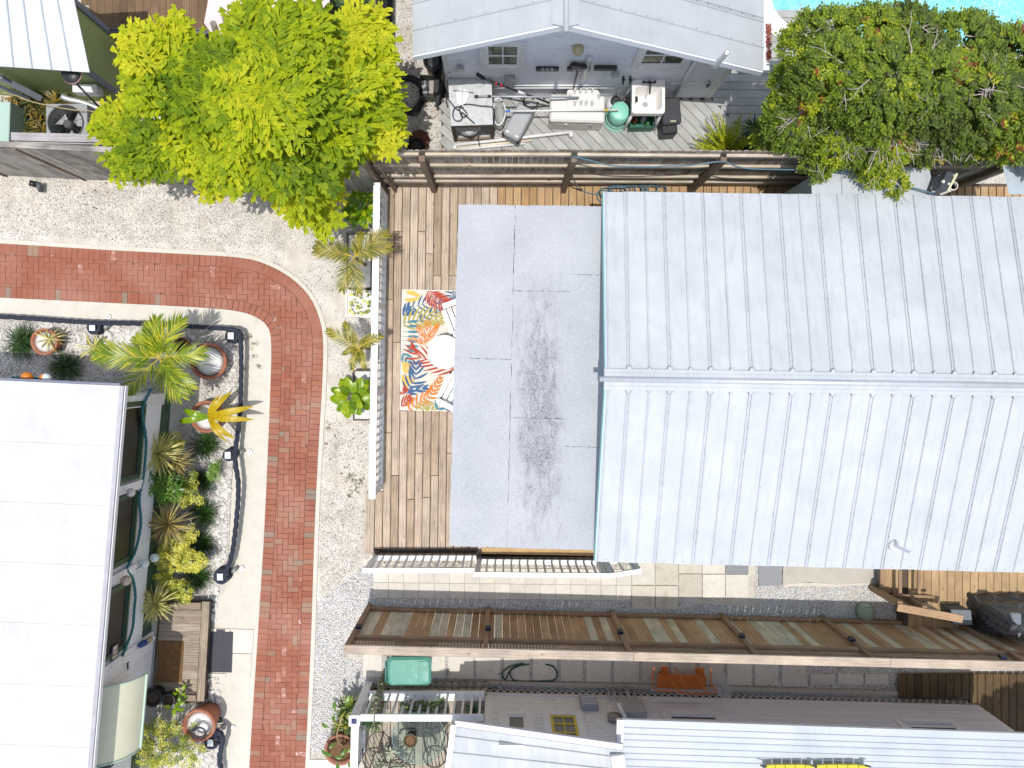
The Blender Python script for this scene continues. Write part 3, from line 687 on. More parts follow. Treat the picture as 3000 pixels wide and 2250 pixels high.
A, B_, C_, D_ = TP(1395,135,2.1), TP(1700,160,2.1), TP(1800,375,2.28), TP(1447,375,2.28)
b = MB(); n = 26; vs = []; fs = []
for i in range(n+1):
    h = .014*math.sin(i*math.pi/2+.6); t = i/n; vs += [A.lerp(B_, t)+up*h, D_.lerp(C_, t)+up*h]
for i in range(n): fs.append((2*i, 2*i+1, 2*i+3, 2*i+2))
b.add(vs, fs, smooth=True); b.build('corrugated_sheet', roofmetal('blue_corrugated', (.5,.58,.66), .5, .2), ex2)
MB().beam(Vector((A.x+.05,A.y,1.0)), Vector((A.x+.05,A.y,2.08)), .08, .08, up=(1,0,0)).build('post', WHITE2, ex2)
MB().beam(Vector((A.x+.05,A.y,.2)), Vector((A.x+.05,A.y,1.0)), .08, .08, up=(1,0,0)).build('post', WHITE2, ex2)
# ================================================================ PORCH DECK + MEMBRANE ROOF
DECKW = wood('weathered_deck', [(.47,.37,.285), (.53,.43,.34), (.43,.325,.235), (.55,.45,.36), (.48,.38,.28), (.52,.435,.35), (.38,.29,.21), (.56,.47,.38)], contrast=.42)
DECKN = wood('newer_deck', [(.46,.3,.16), (.5,.34,.19), (.42,.26,.13), (.52,.37,.22)], contrast=.3)
DARKW = wood('dark_timber', [(.1,.075,.055), (.13,.1,.075)], contrast=.4, knots=False)
dk = thing('porch_deck', 'long weathered timber deck with grooved boards beside the white railing', 'deck', (0, 0, 0))
ZD = .3
def bl_at(xt, xb, v): return S(xt+(xb-xt)*(v-552)/1058, v, ZD)
for k in range(0, 92):
    xt = 1133+23.2*(k+.5); xb = 1119.5+23.2*(k+.5)
    if k < 23: v0, v1 = 548, 1608
    else: v0, v1 = 545, 700
    m = DECKW if k < 14 else DECKN
    cuts = [v0]; v = v0+random.choice([130, 195, 260, 330, 395])
    while v < v1-90: cuts.append(v); v += random.choice([195, 260, 325, 390])
    cuts.append(v1)
    for a, c in zip(cuts, cuts[1:]):
        p, q = bl_at(xt, xb, a+.8), bl_at(xt, xb, c-.8); off = Vector((random.uniform(-.002, .002), 0, -.0125+random.uniform(-.0015, .0015)))
        board(p+off, q+off, .132, .025, m, dk)
for x0, x1, v0, v1 in ((1096.7,1119,1440,1608), (1068,1095.5,1440,1624)):
    p, q = S((x0+x1)/2+3, v0, ZD), S((x0+x1)/2, v1, ZD); board(p-up*.0125, q-up*.0125, (x1-x0)*.0063-.008, .025, DECKW, dk)
c = [S(1100,1442,.2), S(1096,1612,.2), S(1740,1612,.2), S(1780,540,.2), S(1136,544,.2), S(1127,1442,.2)]
b = MB(); b.prism([(p.x, p.y) for p in c], 0, ZD-.03); b.build('deck_frame', DARKW, dk)
b = MB(); c = [S(1780,541,.2), S(3250,541,.2), S(3250,720,.2), S(1780,720,.2)]; b.prism([(p.x, p.y) for p in c], 0, ZD-.03); b.build('deck_frame', DARKW, dk)
board(TL(540,55,.27), TL(1270,58,.27), .07, .2, DARKW, dk, name='rim_joist'); board(TL(1300,85,.22), TM(490,90,.22), .08, .2, DARKW, dk, name='rim_joist')
board(TL(1305,30,.3), TM(490,48,.3), .12, .05, wood('fresh_pine', [(.55,.36,.17), (.58,.4,.2)], contrast=.2), dk, name='edge_beam')
board(TL(520,30,.28), TL(545,80,.28), .1, .1, DARKW, dk, name='rim_block')
# membrane roof
ZM = 2.15
m, nt, p = _new('roof_membrane'); L = nt.links; co = coords(nt, 'world')
n1 = N(nt, 'ShaderNodeTexNoise'); n1.inputs['Scale'].default_value = 1.4; n1.inputs['Detail'].default_value = 5; L.new(co, n1.inputs[0]); rp = ramp(nt, [(.3, (.41,.43,.465)), (.7, (.47,.49,.525))]); L.new(n1.outputs[0], rp.inputs[0]); out = rp.outputs[0]
n2 = N(nt, 'ShaderNodeTexNoise'); n2.inputs['Scale'].default_value = 95; n2.inputs['Detail'].default_value = 3; L.new(co, n2.inputs[0]); r2 = ramp(nt, [(.38, (.78,.78,.8)), (.55, (1,1,1)), (.7, (1.08,)*3)]); L.new(n2.outputs[0], r2.inputs[0]); out = mixc(nt, 1, out, r2.outputs[0], 'MULTIPLY')
# grime that has gathered along the low middle strip
gc = N(nt, 'ShaderNodeNewGeometry'); sx = N(nt, 'ShaderNodeSeparateXYZ'); L.new(gc.outputs['Position'], sx.inputs[0])
def bump1(sock, c, w_):
    a = N(nt, 'ShaderNodeMath', operation='SUBTRACT', i1=c); L.new(sock, a.inputs[0]); b_ = N(nt, 'ShaderNodeMath', operation='DIVIDE', i1=w_); L.new(a.outputs[0], b_.inputs[0])
    s_ = N(nt, 'ShaderNodeMath', operation='MULTIPLY'); L.new(b_.outputs[0], s_.inputs[0]); L.new(b_.outputs[0], s_.inputs[1]); t_ = N(nt, 'ShaderNodeMath', operation='SUBTRACT', i0=1.0); L.new(s_.outputs[0], t_.inputs[1]); m_ = N(nt, 'ShaderNodeMath', operation='MAXIMUM', i1=0.0); L.new(t_.outputs[0], m_.inputs[0]); return m_.outputs[0]
g1 = bump1(sx.outputs['X'], .6, .5); g2 = bump1(sx.outputs['Y'], -.75, 2.6)
gm = N(nt, 'ShaderNodeMath', operation='MULTIPLY'); L.new(g1, gm.inputs[0]); L.new(g2, gm.inputs[1])
n3 = N(nt, 'ShaderNodeTexNoise'); n3.inputs['Scale'].default_value = 3.2; n3.inputs['Detail'].default_value = 12; n3.inputs['Roughness'].default_value = .82; L.new(coords(nt, 'world', (2.2, .75, 1)), n3.inputs[0])
sm = N(nt, 'ShaderNodeMath', operation='MULTIPLY_ADD', i1=.3, i2=0.0); L.new(gm.outputs[0], sm.inputs[0]); ad = N(nt, 'ShaderNodeMath', operation='ADD'); L.new(sm.outputs[0], ad.inputs[0]); L.new(n3.outputs[0], ad.inputs[1])
r3 = ramp(nt, [(.6, (0,0,0)), (.7, (.35,)*3), (.8, (.95,)*3)]); L.new(ad.outputs[0], r3.inputs[0]); n9 = N(nt, 'ShaderNodeTexNoise'); n9.inputs['Scale'].default_value = 34; n9.inputs['Detail'].default_value = 6; n9.inputs['Roughness'].default_value = .8; L.new(co, n9.inputs[0]); r9 = ramp(nt, [(.42, (.2,)*3), (.62, (.9,)*3)]); L.new(n9.outputs[0], r9.inputs[0]); out = mixc(nt, mixc(nt, 1.0, r3.outputs[0], r9.outputs[0], 'MULTIPLY'), out, (.09,.09,.11))
L.new(out, p.inputs['Base Color']); p.inputs['Roughness'].default_value = .9; p.inputs['Specular IOR Level'].default_value = .2
bb = N(nt, 'ShaderNodeBump'); bb.inputs['Strength'].default_value = .4; bb.inputs['Distance'].default_value = .004; L.new(n2.outputs[0], bb.inputs['Height']); L.new(bb.outputs[0], p.inputs['Normal']); MEMB = m
pr = thing('porch_roof', 'flat grey felt roof with dark grime down its middle strip above the deck', 'roof', (0.4, -.3, ZM-.1))
tops = [(990,441),(1113,443),(1240,444),(1330,446)]; bots = [(970,1179),(1095,1184),(1215,1187),(1310,1190)]
def jag(a, c, amp=.006, n=24): return [a.lerp(c, i/n)+Vector((random.uniform(-amp, amp), random.uniform(-amp, amp), 0)) for i in range(n)]
def mpt(u, v, z): return TX(u, v, z)
for i, z in ((0, ZM), (2, ZM), (1, ZM+.005)):
    t0, t1, b0, b1 = tops[i], tops[i+1], bots[i], bots[i+1]
    if i != 1: t0, b0 = (t0[0]-(4 if i else 0), t0[1]), (b0[0]-(4 if i else 0), b0[1])
    splits = {0: [0, .45, 1], 1: [0, .25, .62, 1], 2: [0, .2, .7, 1]}[i]
    for k in range(len(splits)-1):
        f0, f1 = splits[k], splits[k+1]; zz = z+.0015*(k % 2)
        A = mpt(t0[0]+(b0[0]-t0[0])*f0, t0[1]+(b0[1]-t0[1])*f0, zz); B_ = mpt(t1[0]+(b1[0]-t1[0])*f0, t1[1]+(b1[1]-t1[1])*f0, zz)
        C_ = mpt(t1[0]+(b1[0]-t1[0])*f1, t1[1]+(b1[1]-t1[1])*f1, zz); D_ = mpt(t0[0]+(b0[0]-t0[0])*f1, t0[1]+(b0[1]-t0[1])*f1, zz)
        g = Vector((.003, -.003, 0)); pts = jag(A+g, B_+Vector((-.003,-.003,0)))+jag(B_+Vector((-.003,-.003,0)), C_+Vector((-.003,.003,0)))+jag(C_+Vector((-.003,.003,0)), D_+Vector((.003,.003,0)))+jag(D_+Vector((.003,.003,0)), A+g)
        b = MB(); b.prism([(p.x, p.y) for p in pts], zz-.004, zz); b.build('felt_sheet', MEMB, pr)
cs = [TX(990,441,ZM), TX(1330,446,ZM), TX(1310,1190,ZM), TX(970,1179,ZM)]
cc = sum(cs, Vector((0,0,0)))/4; cs2 = [cc+(p-cc)*.996 for p in cs]
b = MB(); b.prism([(p.x, p.y) for p in cs2], ZM-.12, ZM-.005); b.build('roof_deck', simple('fascia_bitumen', (.1,.1,.12), .8), pr)
b = MB()
for s, t in ((.04,.03),(.04,.5),(.04,.97)):
    q = cs[0].lerp(cs[3], t)+Vector((.45,0,0)); b.beam(Vector((q.x,q.y,ZD)), Vector((q.x,q.y,ZM-.13)), .09, .09, up=(1,0,0))
b.build('porch_posts', WHITE, pr)
# ---- railings
def railing(name, label, tops, z0, z1, spacing, group=None, posts=(), wtop=.1, bal=.036, mat=WHITE, base_w=.09, cat='railing', outer_post=True):
    th = thing(name, label, cat, (tops[0]+tops[-1])/2*Vector((1,1,0)).length/1.0 if False else Vector(((tops[0].x+tops[-1].x)/2, (tops[0].y+tops[-1].y)/2, z0)), group)
    for A, B_ in zip(tops, tops[1:]):
        a, c = Vector((A.x, A.y, z1)), Vector((B_.x, B_.y, z1)); d = (c-a).normalized(); L = (c-a).length
        board(a-up*.02, c-up*.02, wtop, .04, mat, th, name='top_rail')
        board(Vector((a.x,a.y,z1-.08)), Vector((c.x,c.y,z1-.08)), .036, .06, mat, th, name='upper_rail')
        board(Vector((a.x,a.y,z0+.1)), Vector((c.x,c.y,z0+.1)), base_w, .05, mat, th, name='bottom_rail')
        n = int(L/spacing)
        for i in range(n):
            p = a+d*((i+.5)*L/n); board(Vector((p.x,p.y,z0+.13)), Vector((p.x,p.y,z1-.05)), bal, bal, mat, th, up=(d.y,-d.x,0), name='baluster')
        for t in posts:
            p = a.lerp(c, t); board(Vector((p.x,p.y,max(0,z0-.25))), Vector((p.x,p.y,z1-.042)), .09, .09, mat, th, up=(d.y,-d.x,0), name='post')
    return th
railing('deck_railing', 'long white slatted railing on the left edge of the timber deck', [TX(814,394,1.2), TX(803.5,1078,1.2)], .3, 1.2, .141, posts=(.01,.38,.66,.985), wtop=.115)
railing('deck_railing', 'white slatted railing at the foot of the deck above the cream pavers, left section', [TL(412,184,1.2), TL(1250,184,1.2)], .3, 1.2, .14, posts=(.04,), wtop=.085)
railing('deck_railing', 'white slatted railing section meeting the metal roof corner above the cream pavers', [TL(1242,212,1.18), TM(606,222,1.18), TM(825,178,1.1)], .28, 1.18, .14, posts=(.03,.96), wtop=.085)
# ================================================================ BROWN FENCE BELOW THE PAVERS
FB = wood('fence_board', [(.47,.285,.155), (.41,.24,.13), (.66,.57,.42), (.5,.32,.18), (.45,.27,.145), (.58,.52,.4), (.48,.3,.16), (.62,.53,.38)], contrast=.35, interp='CONSTANT')
FR = wood('fence_rail', [(.31,.2,.125), (.35,.23,.14)], contrast=.3)
CAP = wood('fence_cap', [(.46,.38,.31), (.5,.41,.32)], contrast=.28)
up = Vector((0,0,1))
bf = thing('board_fence', 'tall brown and grey plank fence with a lattice band and small solar lights', 'fence', (2.5, -4.6, 0))
HF = 1.95
pts = [TL(470,455), TL(1350,470), TM(615,495), TM(1430,522), TN(390,540), TN(1395,640,.12), TN(2330,700,.2)]
bot = [Vector((p.x, p.y, 0)) for p in pts]
A, Z = bot[0], bot[4]; fd = (Z-A).normalized()
bot = [A+fd*(p-A).dot(fd) for p in bot]; fn = Vector((-fd.y, fd.x, 0))
for i, p in enumerate(bot):
    board(p+fn*.02, p+fn*.02+up*(HF-.03), .1, .09, FR, bf, up=fd, name='post')
for a, c in zip(bot, bot[1:]):
    L = (c-a).length; n = round(L/.143); z0 = .1 if a.x < 6.5 else .36
    for z, h in ((.16, .09), (1.5, .09)):
        board(a+fd*.05+fn*.03+up*(z+ (0 if z > 1 or a.x < 6.5 else .2)), c-fd*.05+fn*.03+up*(z+(0 if z > 1 or a.x < 6.5 else .2)), .05, h, FR, bf, name='rail')
    for k in range(n):
        p = a+fd*((k+.5)*L/n)-fn*(.012+random.uniform(0, .004))
        board(p+up*.05, p+up*1.53, (.134 if a.x < 1 else .1395)+random.uniform(-.003, .003), .018, FB, bf, up=fn, name='fence_board', bevel=.002)
    lat = MB()
    z0, z1 = 1.55, HF-.03
    nv = int(L/.054)
    for k in range(nv):
        p = a+fd*((k+.5)*L/nv)-fn*.004; lat.beam(p+up*z0, p+up*z1, .03, .007, up=fn)
    for k in range(6):
        z = z0+.03+k*(z1-z0-.05)/5.1; lat.beam(a+fd*.05+up*z+fn*.004, c-fd*.05+up*z+fn*.004, .007, .036)
    lat.build('lattice_panel', FR, bf)
end = bot[-1]+fd*1.0; cuts = [A-fd*.06, bot[2]+fd*.05, bot[4]+fd*.25, end]
for a, c in zip(cuts, cuts[1:]):
    board(a+up*(HF-.012)+fd*.002, c+up*(HF-.012)-fd*.002, .15, .036, CAP, bf, name='cap_board')
for i, (u, v, t) in enumerate(((387,600,TL),(1352,612,TL),(680,638,TM),(1590,668,TM),(625,693,TN),(1750,826,TN))):
    lp = t.on(u, v, bot[0]+fn*.1, fn)
    th = thing('solar_light', ['small black solar light on the leftmost post of the brown fence', 'small black solar light on the brown fence post left of the orange cart', 'small black solar light on the third brown fence post below the felt roof corner',
        'small black solar light on the brown fence post above the orange cart', 'small black solar light on the brown fence post beside the round green lid', 'small black solar light on the fence post near the covered grill'][i], 'light', lp, 'solar lights on the brown fence posts')
    M = Matrix((fd, fn, up)).transposed().to_4x4(); M.translation = lp
    b = MB(); b.box(None, (.1,.06,.09), M=M @ Matrix.Rotation(.25, 4, 'X')); b.build('lamp_body', BLACK, th, bevel=.008)
    b = MB(); b.box(None, (.085,.045,.006), M=M @ Matrix.Rotation(.25, 4, 'X') @ Matrix.Translation((0,0,.049))); b.build('solar_panel', simple('solar_blue', (.01,.02,.07), .2), th)
# ================================================================ PICKET FENCE BEHIND THE DECK (seen from its rail side)
PK = wood('grey_picket', [(.3,.23,.18), (.34,.27,.21), (.26,.2,.15), (.38,.31,.25)], contrast=.3, grey=(.4,.37,.34))
RL = wood('sunlit_rail', [(.56,.49,.4), (.52,.44,.35)], contrast=.22)  # lighter colour than the pickets stands in for sun on the rail tops
PO = wood('fence_post', [(.24,.18,.13), (.2,.15,.11)], contrast=.35)
pf2 = thing('picket_fence', 'weathered dog-eared picket fence with four rails tinted as sunlit behind the timber deck', 'fence', (2.5, 3.3, 0))
y0, y1 = 3.3, 3.3
for k in range(108):
    x = -2.22+k*.1015
    if x > 8.6: break
    zt = 2.34+random.uniform(-.012, .012)+.03*math.sin(x*1.1)*(x < 2); zb = .02
    b = MB(); w2 = .047
    b.add([(x-w2,y0,zb),(x+w2,y0,zb),(x+w2,y0,zt-.03),(x+w2-.02,y0,zt),(x-w2+.02,y0,zt),(x-w2,y0,zt-.03)]+[(x-w2,y0+.016,zb),(x+w2,y0+.016,zb),(x+w2,y0+.016,zt-.03),(x+w2-.02,y0+.016,zt),(x-w2+.02,y0+.016,zt),(x-w2,y0+.016,zt-.03)],
          [(0,1,2,3,4,5),(11,10,9,8,7,6)]+[(i,i+6,(i+1)%6+6,(i+1)%6) for i in range(6)])
    o = b.build('picket', MATS.get('picket_v') or PK, pf2)
# pickets are upright: grain must run along Z
def upright(matname, newname, **kw): pass
px = [(-2.15,3.17),(-1.24,3.18),(1.12,3.18),(3.45,3.18),(5.75,3.18),(8.05,3.18)]
for i, (x, y) in enumerate(px):
    board(Vector((x,y+.02,.05)), Vector((x,y+.02,2.24)), .095, .09, PO, pf2, up=(0,1,0), name='post')
for z, hgt in ((2.2,.085),(1.62,.085),(.98,.085),(.66,.1)):
    for (a, _), (c, _) in zip(px, px[1:]):
        dz = random.uniform(-.02, .02)
        board(Vector((a+.05,3.275,z+dz)), Vector((c-.05,3.275,z+random.uniform(-.02,.02))), .045, hgt, RL, pf2, name='rail')
# ================================================================ GREY BOARD FENCE, UPPER LEFT
GB = wood('grey_board', [(.3,.285,.27), (.35,.335,.3), (.25,.23,.21), (.4,.385,.35), (.32,.3,.26)], contrast=.42, grey=(.42,.4,.36), knots=False, grain=.8)
gf = thing('board_fence', 'grey weathered board fence between the shell gravel and the yellow green palm', 'fence', (-6, 3.45, 0))
P0, P1 = S(-60,510,0), S(1132,570,0); gd = (P1-P0).normalized(); gn = Vector((gd.y, -gd.x, 0)); L = (P1-P0).length; n = int(L/.142)
for k in range(n):
    p = P0+gd*((k+.5)*L/n)+gn*random.uniform(-.006, .006)
    board(p+up*.02, p+up*(1.88+random.uniform(-.01,.01)), .139, .018, GB, gf, up=gn, name='fence_board', bevel=.002)
for k in range(6):
    p = P0+gd*(k*1.45+.5)+gn*.02; board(p+up*.02, p+up*1.86, .045, .03, PO, gf, up=gn, name='batten')
board(P0-gn*.03+up*1.9, P1-gn*.03+up*1.9, .09, .03, GB, gf, name='cap_rail')
df = thing('board_fence', 'dark blue grey plank fence between the palm tree and the narrow shell yard', 'fence', (-2.1, 5.6, 0))
DG = wood('slate_board', [(.05,.055,.062), (.065,.07,.075), (.045,.048,.055)], contrast=.25, knots=False)
for k in range(26):
    y = 3.95+k*.15; x = -2.12+.012*(y-4)
    board(Vector((x,y,.02)), Vector((x,y,1.7)), .143, .018, DG, df, up=(1,0,0), name='fence_board', bevel=.002)
board(Vector((-2.1,3.9,1.71)), Vector((-2.06,7.9,1.71)), .1, .03, PO, df, name='cap_rail'); board(Vector((-2.07,3.9,.1)), Vector((-2.03,7.9,.1)), .06, .14, DG, df, name='base_rail')
# ================================================================ WHITE FLAT-ROOFED HOUSE, LOWER LEFT
WSID = simple('white_siding', (.78,.79,.81), .5, var=.03, dirt=((.45,.44,.42), .4, 4))
ZF = 2.5
wh = thing('flat_roof_house', 'white house with a flat sheet roof and dark green trimmed windows beside the garden bed', 'house', (-6.6, -3.6, 0))
e1, e2_ = S(352,1130,ZF), S(258,2250,ZF); ed = (e2_-e1).normalized(); north = (S(0,1114,ZF)-e1).normalized()
RW = roofmetal('white_sheet_roof', (.555,.555,.55), .7, .0, stain=(.6,.62,.64), bumps=.15)
seams = [0, 175, 349, 524, 700, 880, 1060, 1240]
Lm = (e2_-e1).length/1120
for i in range(7):
    a, c = e1+ed*(seams[i]*Lm+.0012), e1+ed*(seams[i+1]*Lm-.0012); a2, c2 = a+north*4.2, c+north*4.2
    b = MB(); b.slab([a, c, c2, a2], .06); b.build('roof_sheet', RW, wh)
bseal = e1+ed*.02
tr_ = MB(); s = -north*.03
tr_.beam(e1+s+up*(-.035), e2_+ed*1+s+up*(-.035), .06, .09); tr_.build('gutter', simple('lilac_trim', (.38,.38,.42), .5), wh)
tr_ = MB(); tr_.beam(e1-north*.066+up*(-.06), e2_+ed*1-north*.066+up*(-.06), .012, .07); tr_.build('gutter_lip', WHITE, wh)
tr_ = MB(); nn = Vector((0,1,0)); tr_.beam(e1+Vector((0,.02,-.04)), e1+north*4.2+Vector((0,.02,-.04)), .03, .09); tr_.build('fascia', simple('navy_trim', (.16,.17,.24), .5), wh)
W0 = S(392/.7373, 880/.7373, 0)                     # foot of the east wall
wn = Vector((-ed.y, ed.x, 0)); wn = wn if wn.x > 0 else -wn
Wp = lambda s, z, o=0: W0+ed*s+up*z+wn*o
ws = lambda pt: (pt-W0).dot(ed)
wb = MB(); q = [Wp(-.25,0), Wp(7,0), Wp(7,0)-wn*3.2, Wp(-.25,0)-wn*3.2]; wb.prism([(p.x,p.y) for p in q], .45, ZF-.07); wb.build('wall', WSID, wh)
z = .78
while z < 1.28:
    board(Wp(-.24,z+.048,.006), Wp(7,z+.048,.006), .09, .01, WSID, wh, up=wn, name='siding_board', bevel=.003); z += .098
board(Wp(-.27,.62,.012), Wp(7,.62,.012), .3, .02, DKGREEN, wh, up=wn, name='skirt_board')
lt = MB()
for k in range(150):
    for sgn in (1, -1):
        a = Wp(-.2+k*.055, .02, .02+.006*sgn); c = a+ed*(.42*sgn)+up*.44; lt.beam(a, c, .012, .005, up=wn)
o = lt.build('lattice', WHITE2, wh)
GL = glass('dark_glass', (.006,.008,.012), .3)
def wx(t, u, v): return ws(t.on(u, v, W0+up*1.3, wn))
wins = [(ws(TG.on(345,1075,W0,wn)), ws(TH.on(300,505,W0,wn))), (ws(TH.on(330,615,W0,wn)), ws(TH.on(290,1275,W0,wn))), (ws(TH.on(300,1450,W0,wn)), ws(TI.on(415,590,W0,wn)))]
for s0, s1 in wins:
    c = Wp((s0+s1)/2, 1.92, .01); th_, w_ = .94, abs(s1-s0)-.1
    window(wh, c, ed, wn, w_, th_, DKGREEN, GL, cols=1, rows=1, trim=.05, trim_m=DKGREEN, sash=.035)
board(Wp(-.3,1.6,.02), Wp(-.1,1.6,.02), 1.7, .04, WHITE2, wh, up=wn, name='corner_board')
for s in ((wins[0][1]+wins[1][0])/2, (wins[1][1]+wins[2][0])/2): board(Wp(s,1.3,.055), Wp(s,2.4,.055), .15, .05, WHITE, wh, up=wn, name='window_post')
# door, awning, sign, lantern
ds0, ds1 = ws(TI.on(640,480,W0+up*.5,wn)), ws(TI.on(612,1030,W0+up*.5,wn))
dr = MB(); M = Matrix((ed, wn, up)).transposed().to_4x4(); M.translation = Wp((ds0+ds1)/2, 1.35, .035); dr.box(None, (ds1-ds0-.08, .04, 1.85), M=M); door = dr.build('door', WSID, wh, bevel=.006)
for sx in (-1, 1):
    for zz, hh in ((-.55,.5),(.1,.6)):
        b = MB(); M2 = M.copy(); M2.translation = Wp((ds0+ds1)/2+sx*.2, 1.35+zz, .058); b.box(None, (.27,.008,hh), M=M2); b.build('door_panel', WHITE2, door, bevel=.003)
b = MB(); M2 = M.copy(); M2.translation = Wp((ds0+ds1)/2+.05, 1.98, .06); b.box(None, (.5,.01,.4), M=M2); b.build('pane', GL, door)
b = MB(); hp = Wp(ds0+.13, 1.35, .1); b.tube([hp, hp+up*.03+ed*.0, hp+ed*.12+up*.0], .014, 8); b.build('handle', BLACK, door)
for s in (ds0-.01, ds1+.01): board(Wp(s,.45,.03), Wp(s,2.3,.03), .09, .05, WHITE2, wh, up=wn, name='door_casing')
sg = thing('house_number', 'small dark framed number plaque on the white wall left of the door', 'sign', Wp(ds0-.2, 1.75, .03))
M = Matrix((-ed, up, wn)).transposed().to_4x4(); M.translation = Wp(ds0-.2, 1.72, .04)
b = MB(); b.box(None, (.25,.17,.02), M=M); b.build('plaque_frame', simple('navy_frame', (.03,.035,.08), .5), sg, bevel=.004)
b = MB(); b.box(None, (.2,.12,.006), M=M @ Matrix.Translation((0,0,.012))); b.build('plaque_face', simple('plaque_face', (.6,.5,.38), .6), sg)
def text(s, size, M, mat, name, parent, ext=.002):
    cu = bpy.data.curves.new('t', 'FONT'); cu.body = s; cu.size = size; cu.extrude = ext; cu.align_x = 'CENTER'; cu.align_y = 'CENTER'
    o = bpy.data.objects.new('t', cu); COL.objects.link(o); bpy.context.view_layer.update()
    me = bpy.data.meshes.new_from_object(o.evaluated_get(bpy.context.evaluated_depsgraph_get())); bpy.data.objects.remove(o)
    me.materials.clear(); me.materials.append(mat); o = bpy.data.objects.new(name, me); return _link(o, M, parent)
text('51', .13, M @ Matrix.Translation((0,0,.017)), BLACK, 'numerals', sg)
# awning
AWN = simple('awning_canvas', (.62,.62,.47), .7, var=.05, dirt=((.45,.44,.3), .3, 3))
aw = thing('window_awning', 'curved cream awning with a pale green edge over the lower left doorway', 'awning', Wp(ds1+.9, 1.6, .2))
o0, o1 = TI.on(540,868,W0+wn*.46,wn), TI.on(502,1512,W0+wn*.46,wn); sa, sb = ws(o0), ws(o1)
prof = [(.46,1.5),(.44,1.62),(.37,1.78),(.27,1.91),(.14,2.02),(.02,2.1)]
b = MB(); n = 14; vs = []; fs = []
for off in (0, .015):
    for i in range(n+1):
        for o_, z in prof: vs.append(Wp(sa+(sb-sa)*i/n, z-off, o_+.02-off))
m_ = len(prof); half = (n+1)*m_
for i in range(n):
    for j in range(m_-1):
        a = i*m_+j; fs += [(a, a+1, a+1+m_, a+m_), (half+a, half+a+m_, half+a+1+m_, half+a+1)]
b.add(vs, fs, smooth=True); b.build('canopy', AWN, aw)
MINT = simple('mint_trim', (.42,.55,.47), .6)
b = MB(); b.tube([Wp(s, z+.008, o_+.025) for s in (sa,) for o_, z in prof], .016, 6); b.build('side_frame', MINT, aw)
b = MB(); b.tube([Wp(s, z+.008, o_+.025) for s in (sb,) for o_, z in prof], .016, 6); b.build('side_frame', MINT, aw)
b = MB(); b.beam(Wp(sa,1.49,.49), Wp(sb,1.49,.49), .04, .03); b.build('front_frame', MINT, aw)
ln = thing('wall_lantern', 'black wall lantern below the cream awning at the bottom left', 'lantern', Wp(sb+.25, 1.6, .1))
lp = TI.on(245,1610,W0+wn*.14,wn); M = Matrix.Translation(lp)
b = MB(); b.box(lp+up*.0, (.14,.14,.2)); b.build('glass_box', simple('lantern_glass', (.25,.27,.22), .2), ln)
b = MB(); b.lathe(lp+up*.1, [(.12,0),(.1,.03),(.03,.09),(.005,.1)], 4); b.build('roof', BLACK, ln)
b = MB()
for sx in (-1,1):
    for sy in (-1,1): b.beam(lp+Vector((sx*.072,sy*.072,-.11)), lp+Vector((sx*.072,sy*.072,.1)), .016, .016, up=(1,0,0))
b.box(lp-up*.11, (.17,.17,.02)); b.build('cage', BLACK, ln)
# rope swag, glass buoys and float on the wall
def swag(name, label, pts, r, mat, cat='rope', twist=True, step=.05, group=None):
    P = catmull(pts, step); b = MB()
    if twist:
        for ph in (0, 2.1, 4.2):
            q = []
            for i, p in enumerate(P):
                d = (P[min(i+1,len(P)-1)]-P[max(i-1,0)]).normalized(); n1 = d.cross(Vector((0,0,1)) if abs(d.z) < .9 else Vector((1,0,0))).normalized(); n2 = d.cross(n1)
                a = ph+i*step/r*.55; q.append(p+(n1*math.cos(a)+n2*math.sin(a))*r*.5)
            b.tube(q, r*.62, 6)
    else: b.tube(P, r, 8)
    return b.build(name, mat, None, label=label, cat=cat, group=group)
o_ = .07
swag('rope', 'green blue rope swagged along the white wall under the dark windows', [TG.on(470,960,W0+wn*o_,wn), TG.on(390,1170,W0+wn*o_,wn), TG.on(420,1400,W0+wn*o_,wn), TH.on(400,20,W0+wn*o_,wn), TH.on(425,160,W0+wn*o_,wn), TH.on(400,480,W0+wn*o_,wn), TH.on(360,690,W0+wn*o_,wn), TH.on(372,950,W0+wn*o_,wn), TH.on(320,1210,W0+wn*o_,wn), TH.on(240,1380,W0+wn*o_,wn), TH.on(295,1480,W0+wn*o_,wn), TH.on(320,1640,W0+wn*o_,wn), TI.on(485,260,W0+wn*o_,wn), TI.on(470,440,W0+wn*o_,wn), TI.on(432,560,W0+wn*o_,wn), TI.on(380,690,W0+wn*o_,wn)], .022, TEALROPE, step=.02)
BUOY = simple('glass_buoy', (.62,.7,.68), .15, var=.05)
for i, (t, u, v, r, m_) in enumerate(((TH,405,1332,.085,BUOY),(TH,508,1275,.08,BUOY),(TH,228,1495,.085,simple('bronze_globe',(.5,.4,.33),.2)),(TH,275,640,.07,simple('pearl_globe',(.6,.56,.55),.2)))):
    c = t.on(u, v, W0+wn*(.12 if i < 2 else .2), wn)
    th = thing('buoy', ['white glass buoy hanging on the wall, the nearer one to the dark window', 'pale green glass buoy hanging beside the yellow shrub on the white wall', 'round bronze tinted globe beneath the third dark window', 'pearly globe half hidden in the shrub beneath the second dark window'][i], 'buoy', c)
    b = MB(); b.lathe(c, [(.005,-r)]+[(r*math.sin(a), -r*math.cos(a)) for a in np.linspace(.2, 2.94, 9)]+[(.005,r)], 16); b.build('globe', m_, th)
    b = MB(); b.tube(catmull([c+up*r*.9, c+up*(r+.05)+wn*.01, Wp(ws(c)+.1, c.z+.22, .03)], .02), .006, 5); b.build('cord', BLACK, th)
fl = thing('float', 'long blue and cream fishing float hanging beside the lower left door', 'float', TU.on(1600,650,W0+wn*.1,wn))
